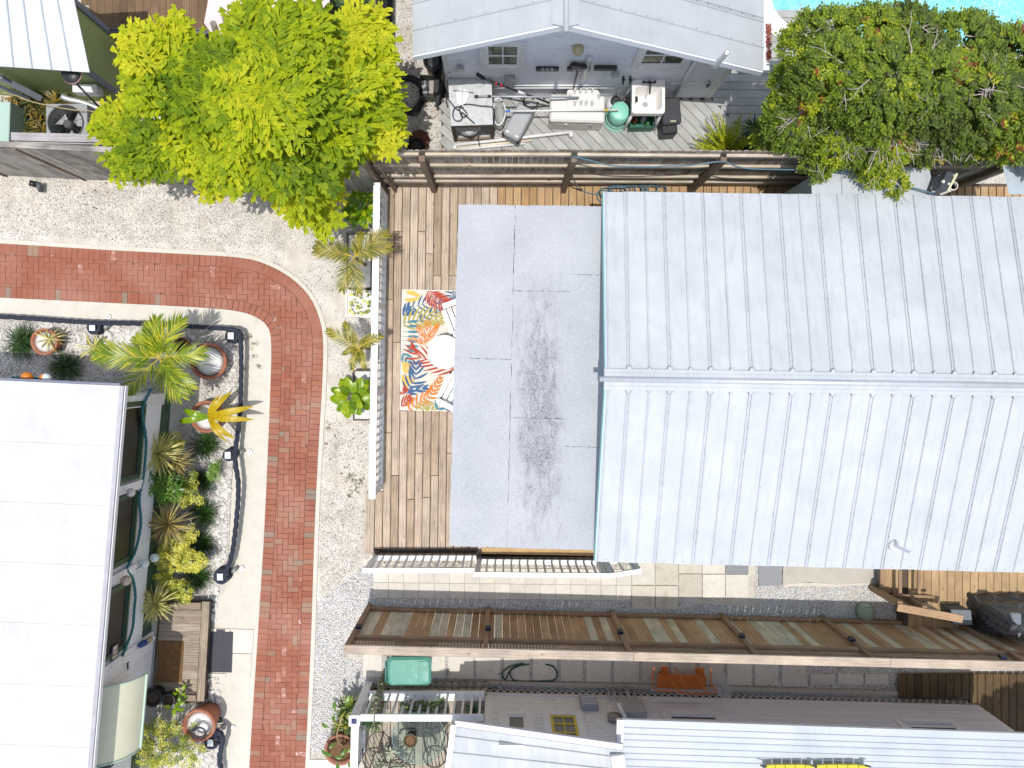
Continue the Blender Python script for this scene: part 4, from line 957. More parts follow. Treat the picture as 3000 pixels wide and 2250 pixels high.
a, c = TU.on(1450,720,W0+wn*.1,wn), TU.on(1800,520,W0+wn*.1,wn); M, L = frame(a, c); M = M @ Matrix.Rotation(R(90), 4, 'Y')
b = MB(); b.lathe(None, [(.03,-L*.1),(.05,0),(.055,L*.45)], 14, M=M @ Matrix.Translation((0,0,-L*.0-.05))); b.build('cap', simple('navy_float', (.02,.06,.25), .4), fl)
b = MB(); b.lathe(None, [(.054,L*.35),(.056,L*.75)], 14, M=M @ Matrix.Translation((0,0,-.06))); b.build('body', simple('cream_float', (.6,.5,.33), .5), fl)
b = MB(); b.lathe(None, [(.055,L*.75),(.05,L*.95),(.03,L*1.05)], 14, M=M @ Matrix.Translation((0,0,-.06))); b.build('cap', WHITE, fl)
# timber landing with mats
ZL = .3
ld_ = thing('timber_landing', 'small weathered plank landing with mitred border outside the lower left door', 'step', TI(880,650,0))
LW = wood('landing_board', [(.31,.25,.19), (.37,.31,.25), (.27,.21,.16), (.35,.29,.22)], contrast=.5, grain=.8)
n = 12
for k in range(n):
    f0 = k/n; lx = 770-70*f0; rx = 1065-40*f0; y = 320+ (f0)*700
    board(TI(lx-60,y,ZL)-up*.0125, TI(rx,y+2,ZL)-up*.0125, .133, .026, LW, ld_)
board(TI(1105,215,ZL)-up*.01, TI(1058,1080,ZL)-up*.01, .135, .03, LW, ld_, name='border_board')
board(TI(790,255,ZL)-up*.01, TI(1062,255,ZL)-up*.01, .13, .03, LW, ld_, name='border_board')
board(TI(735,1050,ZL)-up*.01, TI(1020,1052,ZL)-up*.01, .11, .03, LW, ld_, name='border_board')
c = [TI(700,250,.2), TI(1130,225,.2), TI(1085,1085,.2), TI(660,1080,.2)]; b = MB(); b.prism([(p.x,p.y) for p in c], .0, ZL-.03); b.build('frame', DARKW, ld_)
b = MB(); b.prism([(p.x,p.y) for p in (TI(690,553,ZL), TI(918,558,ZL), TI(896,912,ZL), TI(676,908,ZL))], ZL, ZL+.018); b.build('doormat', simple('coir_mat', (.17,.085,.03), .95, var=.3, ns=12, bump=.8, bs=150, dirt=((.08,.1,.05), .7, 9)), None, bevel=.004, label='brown coir doormat on the weathered plank landing', cat='doormat')
rm = thing('rubber_mat', 'black rubber mat on the pale slabs beside the plank landing', 'mat', TI(1240,650,.04))
b = MB(); b.prism([(p.x,p.y) for p in (TI(1145,475,.04), TI(1343,478,.04), TI(1330,830,.04), TI(1108,825,.04))], .036, .046); b.prism([(p.x,p.y) for p in (TI(1198,455,.04), TI(1272,457,.04), TI(1272,474,.04), TI(1197,474,.04))], .036, .045)
b.build('mat_sheet', simple('rubber', (.05,.05,.065), .8, var=.15, bump=.3), rm)
b = MB()
for k in range(13):
    f = k/13; p, q = TI(1165-30*f,500+f*315,.05), TI(1325-12*f,500+f*315,.05); b.beam(p, q, .006, .005)
for k in range(7):
    f = k/6; b.beam(TI(1165+160*f,500,.05), TI(1137+176*f,812,.05), .006, .004)
b.build('raised_grid', simple('rubber2', (.09,.09,.105), .7), rm)
# ================================================================ PALE BLUE HOUSE, TOP CENTRE
TH_Z = .15
bh = thing('gable_house', 'pale blue cottage with white windows under a grey metal gable roof at the top', 'house', (1, 6, 0))
WY = 4.98
ROOF2 = roofmetal('grey_blue_roof', (.43,.46,.49), .6, .05, stain=(.45,.49,.52), bumps=.2)
EL, RG, ER = Vector((-1.32,0,2.63)), Vector((.86,0,3.6)), Vector((4.08,0,2.17))
yf = 4.6
for A, B_ in ((EL, RG), (ER, RG)):
    d = (B_-A); y = yf; i = 0; sg_ = 1 if d.x > 0 else -1
    wds = [.36, .42, .42, .42, .42, .42, .42, .42]
    for wv in wds:
        q = [Vector((A.x,y+.002,A.z)), Vector((B_.x,y+.002,B_.z)), Vector((B_.x,y+wv-.002,B_.z)), Vector((A.x,y+wv-.002,A.z))]
        b = MB(); b.slab(q, .012); b.build('roof_panel', ROOF2, bh); y += wv
        if i % 2 == 0: wedge_rib(bh, Vector((A.x,y,A.z+.003)), Vector((B_.x,y,B_.z+.003)), .022, .014, ROOF2)
        else:
            for dy in (-.03, .03): wedge_rib(bh, Vector((A.x,y+dy,A.z+.003)), Vector((B_.x,y+dy,B_.z+.003)), .018, .014, ROOF2)
        i += 1
    b = MB(); q = [Vector((A.x,yf-.0,A.z-.015)), Vector((B_.x,yf-.0,B_.z-.015))]
    b.add([q[0]+Vector((0,-.02,0)), q[1]+Vector((0,-.02,0)), q[1]+Vector((0,-.02,-.13)), q[0]+Vector((0,-.02,-.13)), q[0]+Vector((0,.012,0)), q[1]+Vector((0,.012,0)), q[1]+Vector((0,.012,-.13)), q[0]+Vector((0,.012,-.13))], [(0,1,2,3),(4,7,6,5),(0,4,5,1),(3,2,6,7),(0,3,7,4),(1,5,6,2)])
    b.build('barge_board', CASING, bh)
    b = MB()
    for yy in (yf+.36, yf+.78, yf+1.2):
        n = int(d.length/.22)
        for k in range(1, n): p = A+d*(k/n); b.box((p.x, yy+.012, p.z+.012), (.012,.012,.01))
    o = b.build('screws', DGREY, bh); o['kind'] = 'stuff'
sof = MB(); sof.slab([EL+Vector((.02,yf,-.09)), RG+Vector((0,yf,-.09)), RG+Vector((0,WY+.1,-.09)), EL+Vector((.02,WY+.1,-.09))], .01); sof.slab([RG+Vector((0,yf,-.09)), ER+Vector((-.02,yf,-.09)), ER+Vector((-.02,WY+.1,-.09)), RG+Vector((0,WY+.1,-.09))], .01); sof.build('soffit', CASING, bh)
b = MB(); b.tube([Vector((.86,yf-.14,3.645)), Vector((.86,8.4,3.645))], .035, 14); b.build('ridge_cap', ROOF2, bh)
for sg_ in (-1, 1):
    dd = (EL-RG if sg_ < 0 else ER-RG).normalized(); b = MB(); q = [Vector((.86,yf-.06,3.63)), Vector((.86,8.4,3.63)), Vector((.86,8.4,3.63))+dd*.2, Vector((.86,yf+.02,3.63))+dd*.2]; b.slab(q, .008); b.build('ridge_flashing', ROOF2, bh)
xl, xr = -.95, 3.84
ztop = lambda s: min(EL.z-.1+(xl+s-EL.x)*.445, ER.z-.1+(ER.x-(xl+s))*.444)
siding(bh, (xl,WY,0), (1,0,0), xr-xl, (0,-1,0), TH_Z, ztop, .085, CASING, proud=.016)
b = MB(); sec = [(xl,TH_Z),(xr,TH_Z),(xr,ztop(xr-xl)),(.86,ztop(.86-xl)),(xl,ztop(0))]
b.add([(x,WY+.004,z) for x, z in sec]+[(x,8.4,z) for x, z in sec], [(0,1,2,3,4),(9,8,7,6,5)]+[(i,i+5,(i+1)%5+5,(i+1)%5) for i in range(5)]); b.build('wall', CASING, bh)
for x in (xl+.03, xr-.03): board(Vector((x,WY-.022,TH_Z)), Vector((x,WY-.022,2.15)), .1, .02, WHITE2, bh, up=(0,1,0), name='corner_board')
GLB = glass('window_glass', (.05,.06,.035), .1)
wy = lambda u, v: TC.on(u, v, (0,WY-.02,0), (0,1,0))
a, c = wy(815,555), wy(1100,380)
window(bh, Vector(((a.x+c.x)/2, WY-.016, (a.z+c.z)/2)), (1,0,0), (0,-1,0), abs(c.x-a.x), abs(c.z-a.z), WHITE, GLB, cols=2, rows=2, trim=.1, trim_m=WHITE2)
a, c = wy(2060,545), wy(2420,380)
window(bh, Vector((a.x+.48, WY-.016, (a.z+c.z)/2)), (1,0,0), (0,-1,0), .72, abs(c.z-a.z), WHITE, GLB, cols=2, rows=2, trim=.1, trim_m=WHITE2)
# wall fittings (fixed to the wall: parts of the house)
p = wy(1603,400); b = MB(); b.lathe(None, [(.005,0),(.075,.0),(.09,.03),(.085,.09),(.05,.13),(.005,.145)], 16, M=Matrix.Translation(p) @ Matrix.Rotation(R(90), 4, 'X')); b.build('porch_light', simple('old_glass_shade', (.42,.38,.22), .4), bh)
for u, v, w2, h2, d2 in ((586,575,.11,.14,.07),(1013,670,.17,.22,.09),(1925,620,.11,.12,.08)):
    p = wy(u, v); b = MB(); b.box(p-Vector((0,d2/2,0)), (w2,d2,h2)); b.build('junction_box', GREYM, bh, bevel=.006)
def pipe(par, pts, r, mat, name='pipe', n=10): b = MB(); b.tube(pts, r, n); return b.build(name, mat, par)
p = wy(590,610); q = wy(470,640); pipe(bh, catmull([p-Vector((0,.03,0)), wy(540,615)-Vector((0,.03,0)), wy(475,640)-Vector((0,.03,0)), wy(450,660)-Vector((0,.03,.3)), Vector((xl+.02,WY-.04,.2))], .05), .018, CASING, 'conduit')
wd = lambda u, v: TD.on(u, v, (0,WY-.06,0), (0,1,0))
pipe(bh, [wd(575,505), Vector((wd(405,790).x,WY-.06,.25))], .035, WHITE2, 'downpipe')
v0 = Vector((3.05,yf-.1,1.75)); p1, p2 = TD(742,550,2.38), TD(830,455,2.95)
pipe(bh, [wd(620,505)+Vector((0,0,.0)), p1-up*.1, p1], .03, WHITE2, 'vent_pipe'); b = MB(); b.tube([p1-up*.1, p2], .04, 14, close=False); b.tube([p2, p2-(p2-p1).normalized()*.12], .03, 12); b.build('vent_pipe', WHITE2, bh)
pipe(bh, [wy(1710,480), wy(1640,640)-Vector((0,.1,0))], .045, GALV, 'exhaust_pipe')
for v, u0, u1 in ((722,860,1975),(745,865,1990)): pipe(bh, [wy(u0,v)-Vector((0,.03,0)), wy(u1,v)-Vector((0,.03,0))], .012, WHITE, 'water_pipe')
pipe(bh, [wy(345/.9959+1400,722) if 0 else wd(345,722), wd(680,722)], .014, WHITE, 'water_pipe')
for u in (1995,2055):
    p = wy(u,660); b = MB(); b.tube([p, p-Vector((0,.09,0)), p-Vector((0,.1,.06))], .018, 8); b.box(p-Vector((0,.07,-.03)), (.06,.02,.02)); b.build('tap', BLACK, bh); pipe(bh, [p-up*.05, Vector((p.x-.03,WY-.04,.2))], .012, WHITE, 'water_pipe')
b = MB(); p = wd(668,735); b.box(p, (.03,.05,.14)); b.build('latch', BLACK, bh)
rg = thing('gutter_litter', 'rust red leaf litter caught in the white gutter beside the pool', 'litter', TD(1190,350,2.2))
lv = RNG.uniform(0, 1, (420, 2)); Vt = []; Ft = []
for i, (s, t) in enumerate(lv):
    c = TD(1172+40*s, 200+320*t, 2.17+.02*s); a = random.uniform(0, 6.28); d = Vector((math.cos(a), math.sin(a), random.uniform(-.3,.3)))*random.uniform(.01,.03); n_ = Vector((-d.y, d.x, 0))*.3
    if random.random() < abs(math.sin(t*9))*1.0+.15: Vt += [c-d, c+n_, c+d, c-n_]; k = len(Vt)-4; Ft.append([k,k+1,k+2,k+3])
np_obj('leaf_litter', [tuple(v) for v in Vt], Ft, simple('rust_leaves', (.22,.05,.03), .8, var=.3), rg, kind='stuff')
b = MB(); b.beam(Vector((4.13,4.62,2.12)), Vector((4.13,8.4,2.12)), .11, .06); b.build('gutter', WHITE2, bh)
# grey deck boards round the blue house
GD = wood('grey_deck_board', [(.38,.385,.375), (.42,.425,.415), (.4,.405,.395)], contrast=.1, knots=False)
gd_ = thing('grey_deck', 'grey painted deck laid in diagonal boards in front of the pale blue cottage', 'deck', (1.5, 4.2, 0))
x0, x1, ya, yb = TC(420,900,.15).x, TD(690,860,.15).x, 3.36, 4.96
k = -14; pw = .148*math.sqrt(2)
def clipx(xa): # board centre line through (xa, yb) going down-right at 45 degrees
    p, q = Vector((xa, yb, TH_Z-.012)), Vector((xa+(yb-ya), ya, TH_Z-.012)); return p, q
while True:
    xa = x0-1.6+ (k+14)*pw; k += 1
    if xa > 4.1: break
    p, q = clipx(xa)
    if q.x < x0+.05: continue
    if p.x < x0: t = (x0-p.x)/(q.x-p.x); p = p.lerp(q, t)
    lim = lambda y: 3.55+(4.96-y)*.97            # diagonal end line toward the straight boards
    if p.x > 3.7: t = 0; 
    if (q-p).length > .1 and xa < 3.9: board(p, q, .141, .022, GD, gd_)
k = 0; y = 4.9
while y > 3.3:
    xs_ = 3.86+(4.96-y)*1.0+.0
    board(Vector((xs_, y, TH_Z-.016)), Vector((6.6, y, TH_Z-.016)), .141, .022, GD, gd_); y -= .148
y = 5.04
while y < 6.6: board(Vector((xr+.05, y, TH_Z-.012)), Vector((6.6, y, TH_Z-.012)), .141, .022, GD, gd_); y += .148
b = MB(); b.prism([(x0,ya-.02),(6.5,ya-.02),(6.5,4.97),(x0,4.97)], 0, TH_Z-.03); b.build('frame', DARKW, gd_)
# ================================================================ GREEN HOUSE, TOP LEFT
OLIVE = simple('olive_siding', (.33,.39,.15), .6, var=.05); LIME = simple('olive_siding_lit', (.3,.36,.15), .6, var=.05)
TRG = simple('slate_trim', (.2,.21,.27), .6)
gh = thing('green_house', 'olive green clapboard house with a bright white metal roof at the top left corner', 'house', (-8, 6, 0))
cSE = TA(1150,895,0); cNE = TA(1110,385,.3); ZG = 2.05
cSE = Vector((cSE.x, cSE.y, 0)); cNE = Vector((cSE.x+.02, cNE.y, 0)); cSW = cSE+Vector((-2.6,.15,0))
south = (cSW-cSE).normalized(); sn = Vector((south.y, -south.x, 0)); sn = sn if sn.y < 0 else -sn
siding(gh, cSE, south, 2.6, sn, .1, lambda s: 1.88, .1, OLIVE)
siding(gh, cSE, (0,1,0), cNE.y-cSE.y, (1,0,0), .1, lambda s: 1.93+.2*s, .1, OLIVE)
b = MB(); b.prism([(p.x,p.y) for p in (cSE-sn*.004-Vector((.004,0,0)), cSW-sn*.004, cSW+Vector((0,2.4,0)), cNE+Vector((-.004,0,0)))], .0, 1.9); b.build('wall', OLIVE, gh)
board(cSE+Vector((.01,-.01,0)), cSE+Vector((.01,-.01,1.9)), .1, .04, TRG, gh, up=(1,0,0), name='corner_board'); board(cNE+Vector((.01,0,0)), cNE+Vector((.01,0,1.98)), .1, .04, TRG, gh, up=(1,0,0), name='corner_board')
RW2 = roofmetal('bright_white_roof', (.54,.56,.6), .6, .05, stain=(.62,.65,.7), bumps=.5)
E0, E1 = TA(775,625,2.0), TA(-400,545,2.0); F0, F1 = TA(640,0,2.35), TA(-400,0,2.35)
F0 = E0+(F0-E0)*1.6; F1 = E1+(F1-E1)*1.6
xs = [775,610,445,275,115,-50,-215,-400]; tt = [(775-x)/1175 for x in xs]
for i in range(7):
    q = [E0.lerp(E1,tt[i]), E0.lerp(E1,tt[i+1]), F0.lerp(F1,tt[i+1]), F0.lerp(F1,tt[i])]; b = MB(); b.slab(q, .015); b.build('roof_panel', RW2, gh)
    if i: wedge_rib(gh, E0.lerp(E1,tt[i])+up*.003, F0.lerp(F1,tt[i])+up*.003, .035, .02, simple('shaded_rib', (.5,.55,.6), .5))
# sloping grey rails at the left of the green wall
sr_ = thing('stair_rail', 'grey blue handrail sloping down past the olive wall at the left edge', 'handrail', TA(150,750,.8))
board(TA(-60,640,1.3), TA(350,850,.5), .1, .07, simple('rail_blue_grey', (.3,.33,.4), .5), sr_, name='rail'); board(TA(-60,720,1.2), TA(250,860,.5), .05, .05, MATS['rail_blue_grey'], sr_, name='rail')
b = MB(); b.beam(TA(5,660,1.25), TA(5,660,1.25)*Vector((1,1,0)).length/1 if 0 else Vector((TA(5,660,1.25).x,TA(5,660,1.25).y,0)), .06, .06, up=(1,0,0)); b.build('post', MATS['rail_blue_grey'], sr_)
# brown deck at the top left, pink umbrella, lattice
BD = wood('brown_deck_board', [(.17,.11,.065), (.21,.135,.08), (.14,.09,.055)], contrast=.35)
bd = thing('brown_deck', 'dark brown plank deck at the top left behind the olive house', 'deck', TA(1100,100,0))
u = 700
while u < 3300:
    board(TA(u+33,-200,.3)-up*.0125, TA(u+33,300 if u > 900 else 40+(u-700)*1.2,.3)-up*.0125, .138, .025, BD, bd); u += 67
b = MB(); b.prism([(p.x,p.y) for p in (TA(1100,300,.25), TA(2900,300,.25), TA(2900,-200,.25), TA(700,-200,.25))], .0, .27); b.build('frame', DARKW, bd)
lg = thing('lattice_fence', 'dark grey square lattice fence beside the brown deck under the palm', 'fence', TA(1450,400,0))
a, c = TA(1230,500,0), TA(1750,505,0); ld2 = (c-a).normalized()
b = MB()
for k in range(16): p = a+ld2*(k*.125); b.beam(p+up*.15, p+up*1.0, .06, .008, up=(0,1,0))
for k in range(9): b.beam(a+up*(.2+k*.105)+Vector((0,.009,0)), a+ld2*1.9+up*(.2+k*.105)+Vector((0,.009,0)), .008, .055)
b.build('lattice_panel', simple('slate_lattice', (.11,.12,.15), .6), lg)
board(a+up*1.02, a+ld2*1.9+up*1.02, .07, .05, MATS['slate_lattice'], lg, name='cap_rail')
um = thing('patio_umbrella', 'pale pink patio umbrella over the brown deck behind the palm crown', 'umbrella', TB(480,20,.3))
c = TB(480,0,2.35); PINK = simple('pink_canvas', (.72,.58,.6), .8, var=.04)
for k in range(8):
    a0, a1 = k*math.pi/4+.2, (k+1)*math.pi/4+.2; r = 1.0; b = MB(); p0, p1 = c+Vector((math.cos(a0)*r, math.sin(a0)*r, -.3)), c+Vector((math.cos(a1)*r, math.sin(a1)*r, -.3)); b.slab([c, p0, p1], .008); b.build('canopy_panel', PINK, um)
b = MB(); b.tube([Vector((c.x,c.y,.3)), c+up*.05], .02, 8); b.build('pole', GREYM, um)
# mint cabinet and box screen and AC
mc = MB(); q = [TA(-80,875,.75), TA(88,878,.75), TA(75,1250,.75), TA(-80,1255,.75)]; mc.prism([(p.x,p.y) for p in q], 0, .75); mc.build('utility_cabinet', simple('mint_metal', (.4,.55,.5), .5, var=.03), None, bevel=.01, label='mint green utility cabinet at the left edge beside the bromeliads', cat='cabinet')
sc_ = thing('slatted_screen', 'grey slatted timber screen in front of the air conditioner', 'screen', TA(600,1250,0))
SCW = wood('screen_board', [(.4,.39,.42), (.44,.42,.43)], contrast=.25, knots=False)
p, q = TA(98,1180,1.1), TA(1250,1205,1.1); board(p, q, .14, .03, SCW, sc_, name='top_board')
dd = (q-p).normalized(); nn_ = Vector((dd.y, -dd.x, 0)); nn_ = nn_ if nn_.y < 0 else -nn_
for k in range(7): z = 1.0-k*.15; board(Vector((p.x,p.y,z))+nn_*.06, Vector((q.x,q.y,z))+nn_*.06, .045, .085, SCW, sc_, name='slat')
for t in (.02,.28,.6,.95): r_ = p.lerp(q, t); board(Vector((r_.x,r_.y,0))+nn_*.03, Vector((r_.x,r_.y,1.08))+nn_*.03, .04, .03, SCW, sc_, up=nn_, name='post')
ac = thing('air_conditioner', 'square grey air conditioner with a round fan grille behind the slatted screen', 'air conditioner', TA(575,1050,0))
zA = .85; q = [TA(398,900,zA), TA(752,905,zA), TA(752,1250,zA), TA(392,1245,zA)]; cA = TA(568,1062,zA)
def ring(c, r0, r1, z0, z1, n=32): # annulus wall
    return [(r0,z0),(r0,z1),(r1,z1),(r1,z0)]
bx_ = MB(); hw = (q[1].x-q[0].x)/2; ctr = Vector(((q[0].x+q[1].x)/2, (q[0].y+q[2].y)/2, 0)); 
ro_ = .295; sq = []; ci = []
n = 40
for k in range(n):
    a = 2*math.pi*k/n; dx, dy = math.cos(a), math.sin(a); f = 1/max(abs(dx), abs(dy)); sq.append(Vector((ctr.x+dx*f*hw, ctr.y+dy*f*hw, zA))); ci.append(Vector((cA.x+dx*ro_, cA.y+dy*ro_, zA)))
bx_.add(sq+ci, [(k,(k+1)%n,n+(k+1)%n,n+k) for k in range(n)]); bx_.add(ci+[p-up*.3 for p in ci], [(k,(k+1)%n,n+(k+1)%n,n+k) for k in range(n)])
bx_.add(sq+[p-up*zA for p in sq], [(k,n+k,n+(k+1)%n,(k+1)%n) for k in range(n)]); bx_.build('casing', simple('ac_grey', (.3,.31,.32), .5), ac)
b = MB(); b.lathe(Vector((cA.x,cA.y,zA-.32)), [(.005,0),(.3,0)], 24); b.build('well', BLACK, ac)
b = MB(); b.lathe(Vector((cA.x,cA.y,zA-.12)), [(.075,0),(.075,.08),(.06,.09)], 18); b.build('motor', DGREY, ac)
for k in range(3):
    a = k*2.094+.5; b = MB(); v = []
    for rr, tw in ((.08,.35),(.26,.5)):
        for s in (-tw, tw): aa = a+s; v.append(Vector((cA.x+rr*math.cos(aa), cA.y+rr*math.sin(aa), zA-.16+s*.08)))
    b.add(v, [(0,1,3,2)]); b.build('fan_blade', simple('fan_blade', (.45,.46,.48), .4), ac)
b = MB()
for r in np.linspace(.09, .29, 9): b.tube([Vector((cA.x+r*math.cos(a), cA.y+r*math.sin(a), zA+.012)) for a in np.linspace(0, 6.2832, 33)], .0018, 4, close=False)
for k in range(8): a = k*math.pi/4+.2; b.tube([Vector((cA.x+.08*math.cos(a), cA.y+.08*math.sin(a), zA+.015)), Vector((cA.x+.3*math.cos(a), cA.y+.3*math.sin(a), zA+.015))], .004, 5)
b.tube([Vector((cA.x+.3*math.cos(a), cA.y+.3*math.sin(a), zA+.01)) for a in np.linspace(0, 6.2832, 33)], .012, 6, close=False)
b.build('grille', DGREY, ac)
swag('duct', 'silver foil flexible duct lying beside the air conditioner', [TA(530,830,.5), TA(600,860,.45), TA(700,880,.4), TA(800,915,.35), TA(900,950,.3), TA(1010,950,.3), TA(1150,930,.3)], .055, GALV, cat='duct', twist=False)
swag('cable', 'tan cable sagging across the air conditioner from the olive wall', [TA(30,800,1.1), TA(150,830,1.05), TA(300,885,1.0), TA(600,945,1.0), TA(750,955,.98), TA(880,980,.95)], .008, simple('tan_cord', (.45,.38,.2), .7), cat='cable', twist=False)
hb = thing('hanging_lamp', 'dark lamp with a pink rim under the eave corner of the olive house', 'lamp', TA(620,650,1.7))
b = MB(); b.lathe(TA(620,640,1.75), [(.16,0),(.15,.03),(.03,.05)], 18); b.build('shade', BLACK, hb); b = MB(); b.tube([TA(600,660,1.7), TA(900,970,.9)], .018, 8); b.build('arm', DGREY, hb)
b = MB(); b.tube([TA(620,640,1.755)+Vector((.15*math.cos(a),.15*math.sin(a),.0)) for a in np.linspace(0, 6.2832, 25)], .012, 5, close=False); b.build('rim', simple('pink_rim', (.5,.25,.28), .5), hb)
p = TA(760,780,.9); b = MB(); b.box((p.x,p.y,p.z), (.42,.14,.2)); b.build('meter_box', WHITE2, None, bevel=.01, label='small white meter box on the olive wall behind the dark arm', cat='box')
# ================================================================ WHITE HOUSE BELOW THE BROWN FENCE
LSID = simple('grey_white_siding', (.66,.66,.7), .5, var=.03, rand=.07, dirt=((.4,.4,.42), .35, 3))
lh = thing('long_white_house', 'long white clapboard house with ribbed white roof along the bottom edge', 'house', (3, -6.5, 0))
LA, LB = S(1425,2014,0), S(2832,2050,0); la = (LB-LA).normalized(); lnn = Vector((-la.y, la.x, 0)); LL = (LB-LA).length
lp_ = lambda s, z, o=0: LA+la*s+up*z+lnn*o
Ls = 2.75
for s_a, s_b, zt_ in ((0, Ls, 1.66), (Ls, LL, 2.0)): b = MB(); q = [lp_(s_a,0,-.004), lp_(s_b,0,-.004), lp_(s_b,0,-3), lp_(s_a,0,-3)]; b.prism([(p.x,p.y) for p in q], .3, zt_); b.build('wall', LSID, lh)
siding(lh, lp_(0,0), la, Ls, lnn, .33, lambda s: 1.66+s*.2, .115, WHITE2, proud=.025)
siding(lh, lp_(0,0), la, LL, lnn, .33, lambda s: 1.95, .15, LSID, proud=.05, smin=Ls+.1)
for s, wd_, zt_ in ((.06,.14,1.66),(Ls+.02,.2,1.95),(LL-.03,.1,1.95)): board(lp_(s,.3,.03), lp_(s,zt_,.03), wd_, .03, WHITE2, lh, up=lnn, name='corner_board')
board(lp_(0,.34,.035), lp_(LL,.34,.035), .06, .05, LSID, lh, up=lnn, name='sill_board')
b = MB()
for k in range(int(LL/.13)):
    for sg_ in (1,-1):
        a = lp_(k*.13+.07, .02, .015+.005*sg_); b.beam(a-la*(.12*sg_), a+la*(.12*sg_)+up*.3, .022, .006, up=lnn)
b.build('lattice', WHITE2, lh); b = MB(); q = [lp_(0,0,-.05), lp_(LL,0,-.05), lp_(LL,0,-3), lp_(0,0,-3)]; b.prism([(p.x,p.y) for p in q], 0, .3); b.build('crawl_space_shade', BLACK, lh)  # solid black block behind the lattice stands in for shade under the floor
board(lp_(0,.04,.12), lp_(LL,.04,.12), .08, .08, CONC, lh, name='footing')
YEL = simple('yellow_paint', (.6,.47,.04), .5, var=.05)
lw = lambda t, u, v: t.on(u, v, lp_(0,0,.03), lnn)
for t, u0, u1, v, fm, cols, rows in ((TL,1490,1635,1268,WHITE2,1,2),(TM,155,345,1268,YEL,2,3)):
    a, c = lw(t,u0,v), lw(t,u1,v); w2 = (c-a).length; zc = a.z+.42
    window(lh, (a+c)/2*Vector((1,1,0)).length/1 if 0 else Vector(((a.x+c.x)/2,(a.y+c.y)/2,zc))-lnn*.03+lnn*.012, la, lnn, w2, .84, fm, glass('pane_dim', (.1,.11,.1), .1) if 'pane_dim' not in MATS else MATS['pane_dim'], cols=cols, rows=rows, trim=.13, trim_m=WHITE2, sash=.05)
for t, u0, u1, v in ((TM,1040,1390,1272),(TN,1010,1360,1330)):
    a, c = lw(t,u0,v), lw(t,u1,v); w2 = (c-a).length
    window(lh, Vector(((a.x+c.x)/2,(a.y+c.y)/2,a.z+.4)), la, lnn, w2, .8, LSID, GL, cols=1, rows=1, trim=.12, trim_m=LSID, sash=.03)
a = lw(TM,445,1190); b = MB(); M = Matrix((la, lnn, up)).transposed().to_4x4(); M.translation = a+lnn*.05
b.box(None, (.3,.12,.42), M=M); vb = b.build('vent_hood', simple('vent_grey', (.3,.3,.36), .6), lh, bevel=.01)
b = MB()
for k in range(5): M2 = M.copy(); M2.translation = a+lnn*.115+up*(-.16+k*.08); b.box(None, (.26,.02,.012), M=M2)
b.build('louvres', LSID, vb)
a = lw(TM,770,1240); b = MB(); M = M.copy(); M.translation = a+lnn*.06; b.box(None, (.42,.14,.5), M=M); b.build('electric_box', simple('box_grey', (.33,.33,.35), .5), lh, bevel=.01)
a = lw(TM,640,1300); b = MB(); b.lathe(None, [(.005,0),(.13,0),(.13,.08),(.005,.1)], 16, M=Matrix.Translation(a) @ frame((0,0,0), lnn)[0].to_3x3().to_4x4() @ Matrix.Rotation(R(90),4,'Y')); b.build('meter', simple('meter_face', (.27,.24,.21), .3), lh)
for u0,v0,u1,v1,r in ((565,1040,625,1185,.018),(608,1040,660,1180,.016),(700,1035,762,1190,.03),(755,1050,820,1190,.012),(655,1070,700,1180,.01)):
    p0, p1 = lw(TM,u0,v0), lw(TM,u1,v1); p0 = Vector((p0.x,p0.y,max(.05,p0.z)))+lnn*.08; pipe(lh, [p0, Vector((p0.x,p0.y,p1.z))], r, simple('grey_conduit', (.38,.38,.39), .5), 'conduit')
a = lw(TM,690,1260); pipe(lh, catmull([lw(TM,690,1240)+lnn*.1, lw(TM,670,1250)+lnn*.16, lw(TM,690,1290)+lnn*.14, lw(TM,720,1330)+lnn*.1], .03), .035, WHITE2, 'weatherhead')
# roofs
RW3 = roofmetal('ribbed_white_roof', (.47,.515,.57), .6, .05, stain=(.5,.56,.62), bumps=.15)
A, B_ = TM(690,1300,2.15), S(3100,2154,2.15); dd = (B_-A).normalized(); dn = Vector((dd.y,-dd.x,0))
b = MB(); b.slab([A, B_, B_+dn*2.2+up*.25, A+dn*2.2+up*.25], .03); b.build('roof_panel', RW3, lh)
for k in range(1, 18):
    o = dn*(k*.098+.02)+up*((k*.098)*.25/2.2+.002); wedge_rib(lh, A+o, B_+o, .05 if k % 3 == 0 else .03, .014, RW3)
b = MB(); b.beam(A+Vector((-.02,0,-.03)), A+Vector((-.02,0,-.03))+dn*2.2+up*.25, .1, .09); b.build('rake_trim', GALV, lh)
board(A+dn*.01+up*-.03, B_+dn*.01+up*-.03, .03, .06, WHITE2, lh, name='fascia')
A2, B2 = TL(1108,1352,1.75), TM(705,1532,2.44); C2, D2 = TL(1060,1700,1.78), TM(740,1800,2.46)
b = MB(); n = 5
for i in range(n):
    f0, f1 = [0,.2,.55,.9,1.3,1.7][i:i+2]; q = [A2+(C2-A2)*f0, B2+(D2-B2)*f0, B2+(D2-B2)*f1, A2+(C2-A2)*f1]
    b = MB(); b.slab(q, .012); b.build('roof_panel', roofmetal('galvanised_roof', (.47,.495,.525), .5, .15, stain=(.5,.5,.5)) if 'galvanised_roof' not in MATS else MATS['galvanised_roof'], lh)
    if i: wedge_rib(lh, q[0]+up*.004, q[1]+up*.004, .03, .015, MATS['galvanised_roof'])
board(A2+up*-.04+Vector((0,.05,0)), B2+up*-.04+Vector((0,.05,0)), .1, .06, LSID, lh, name='fascia')
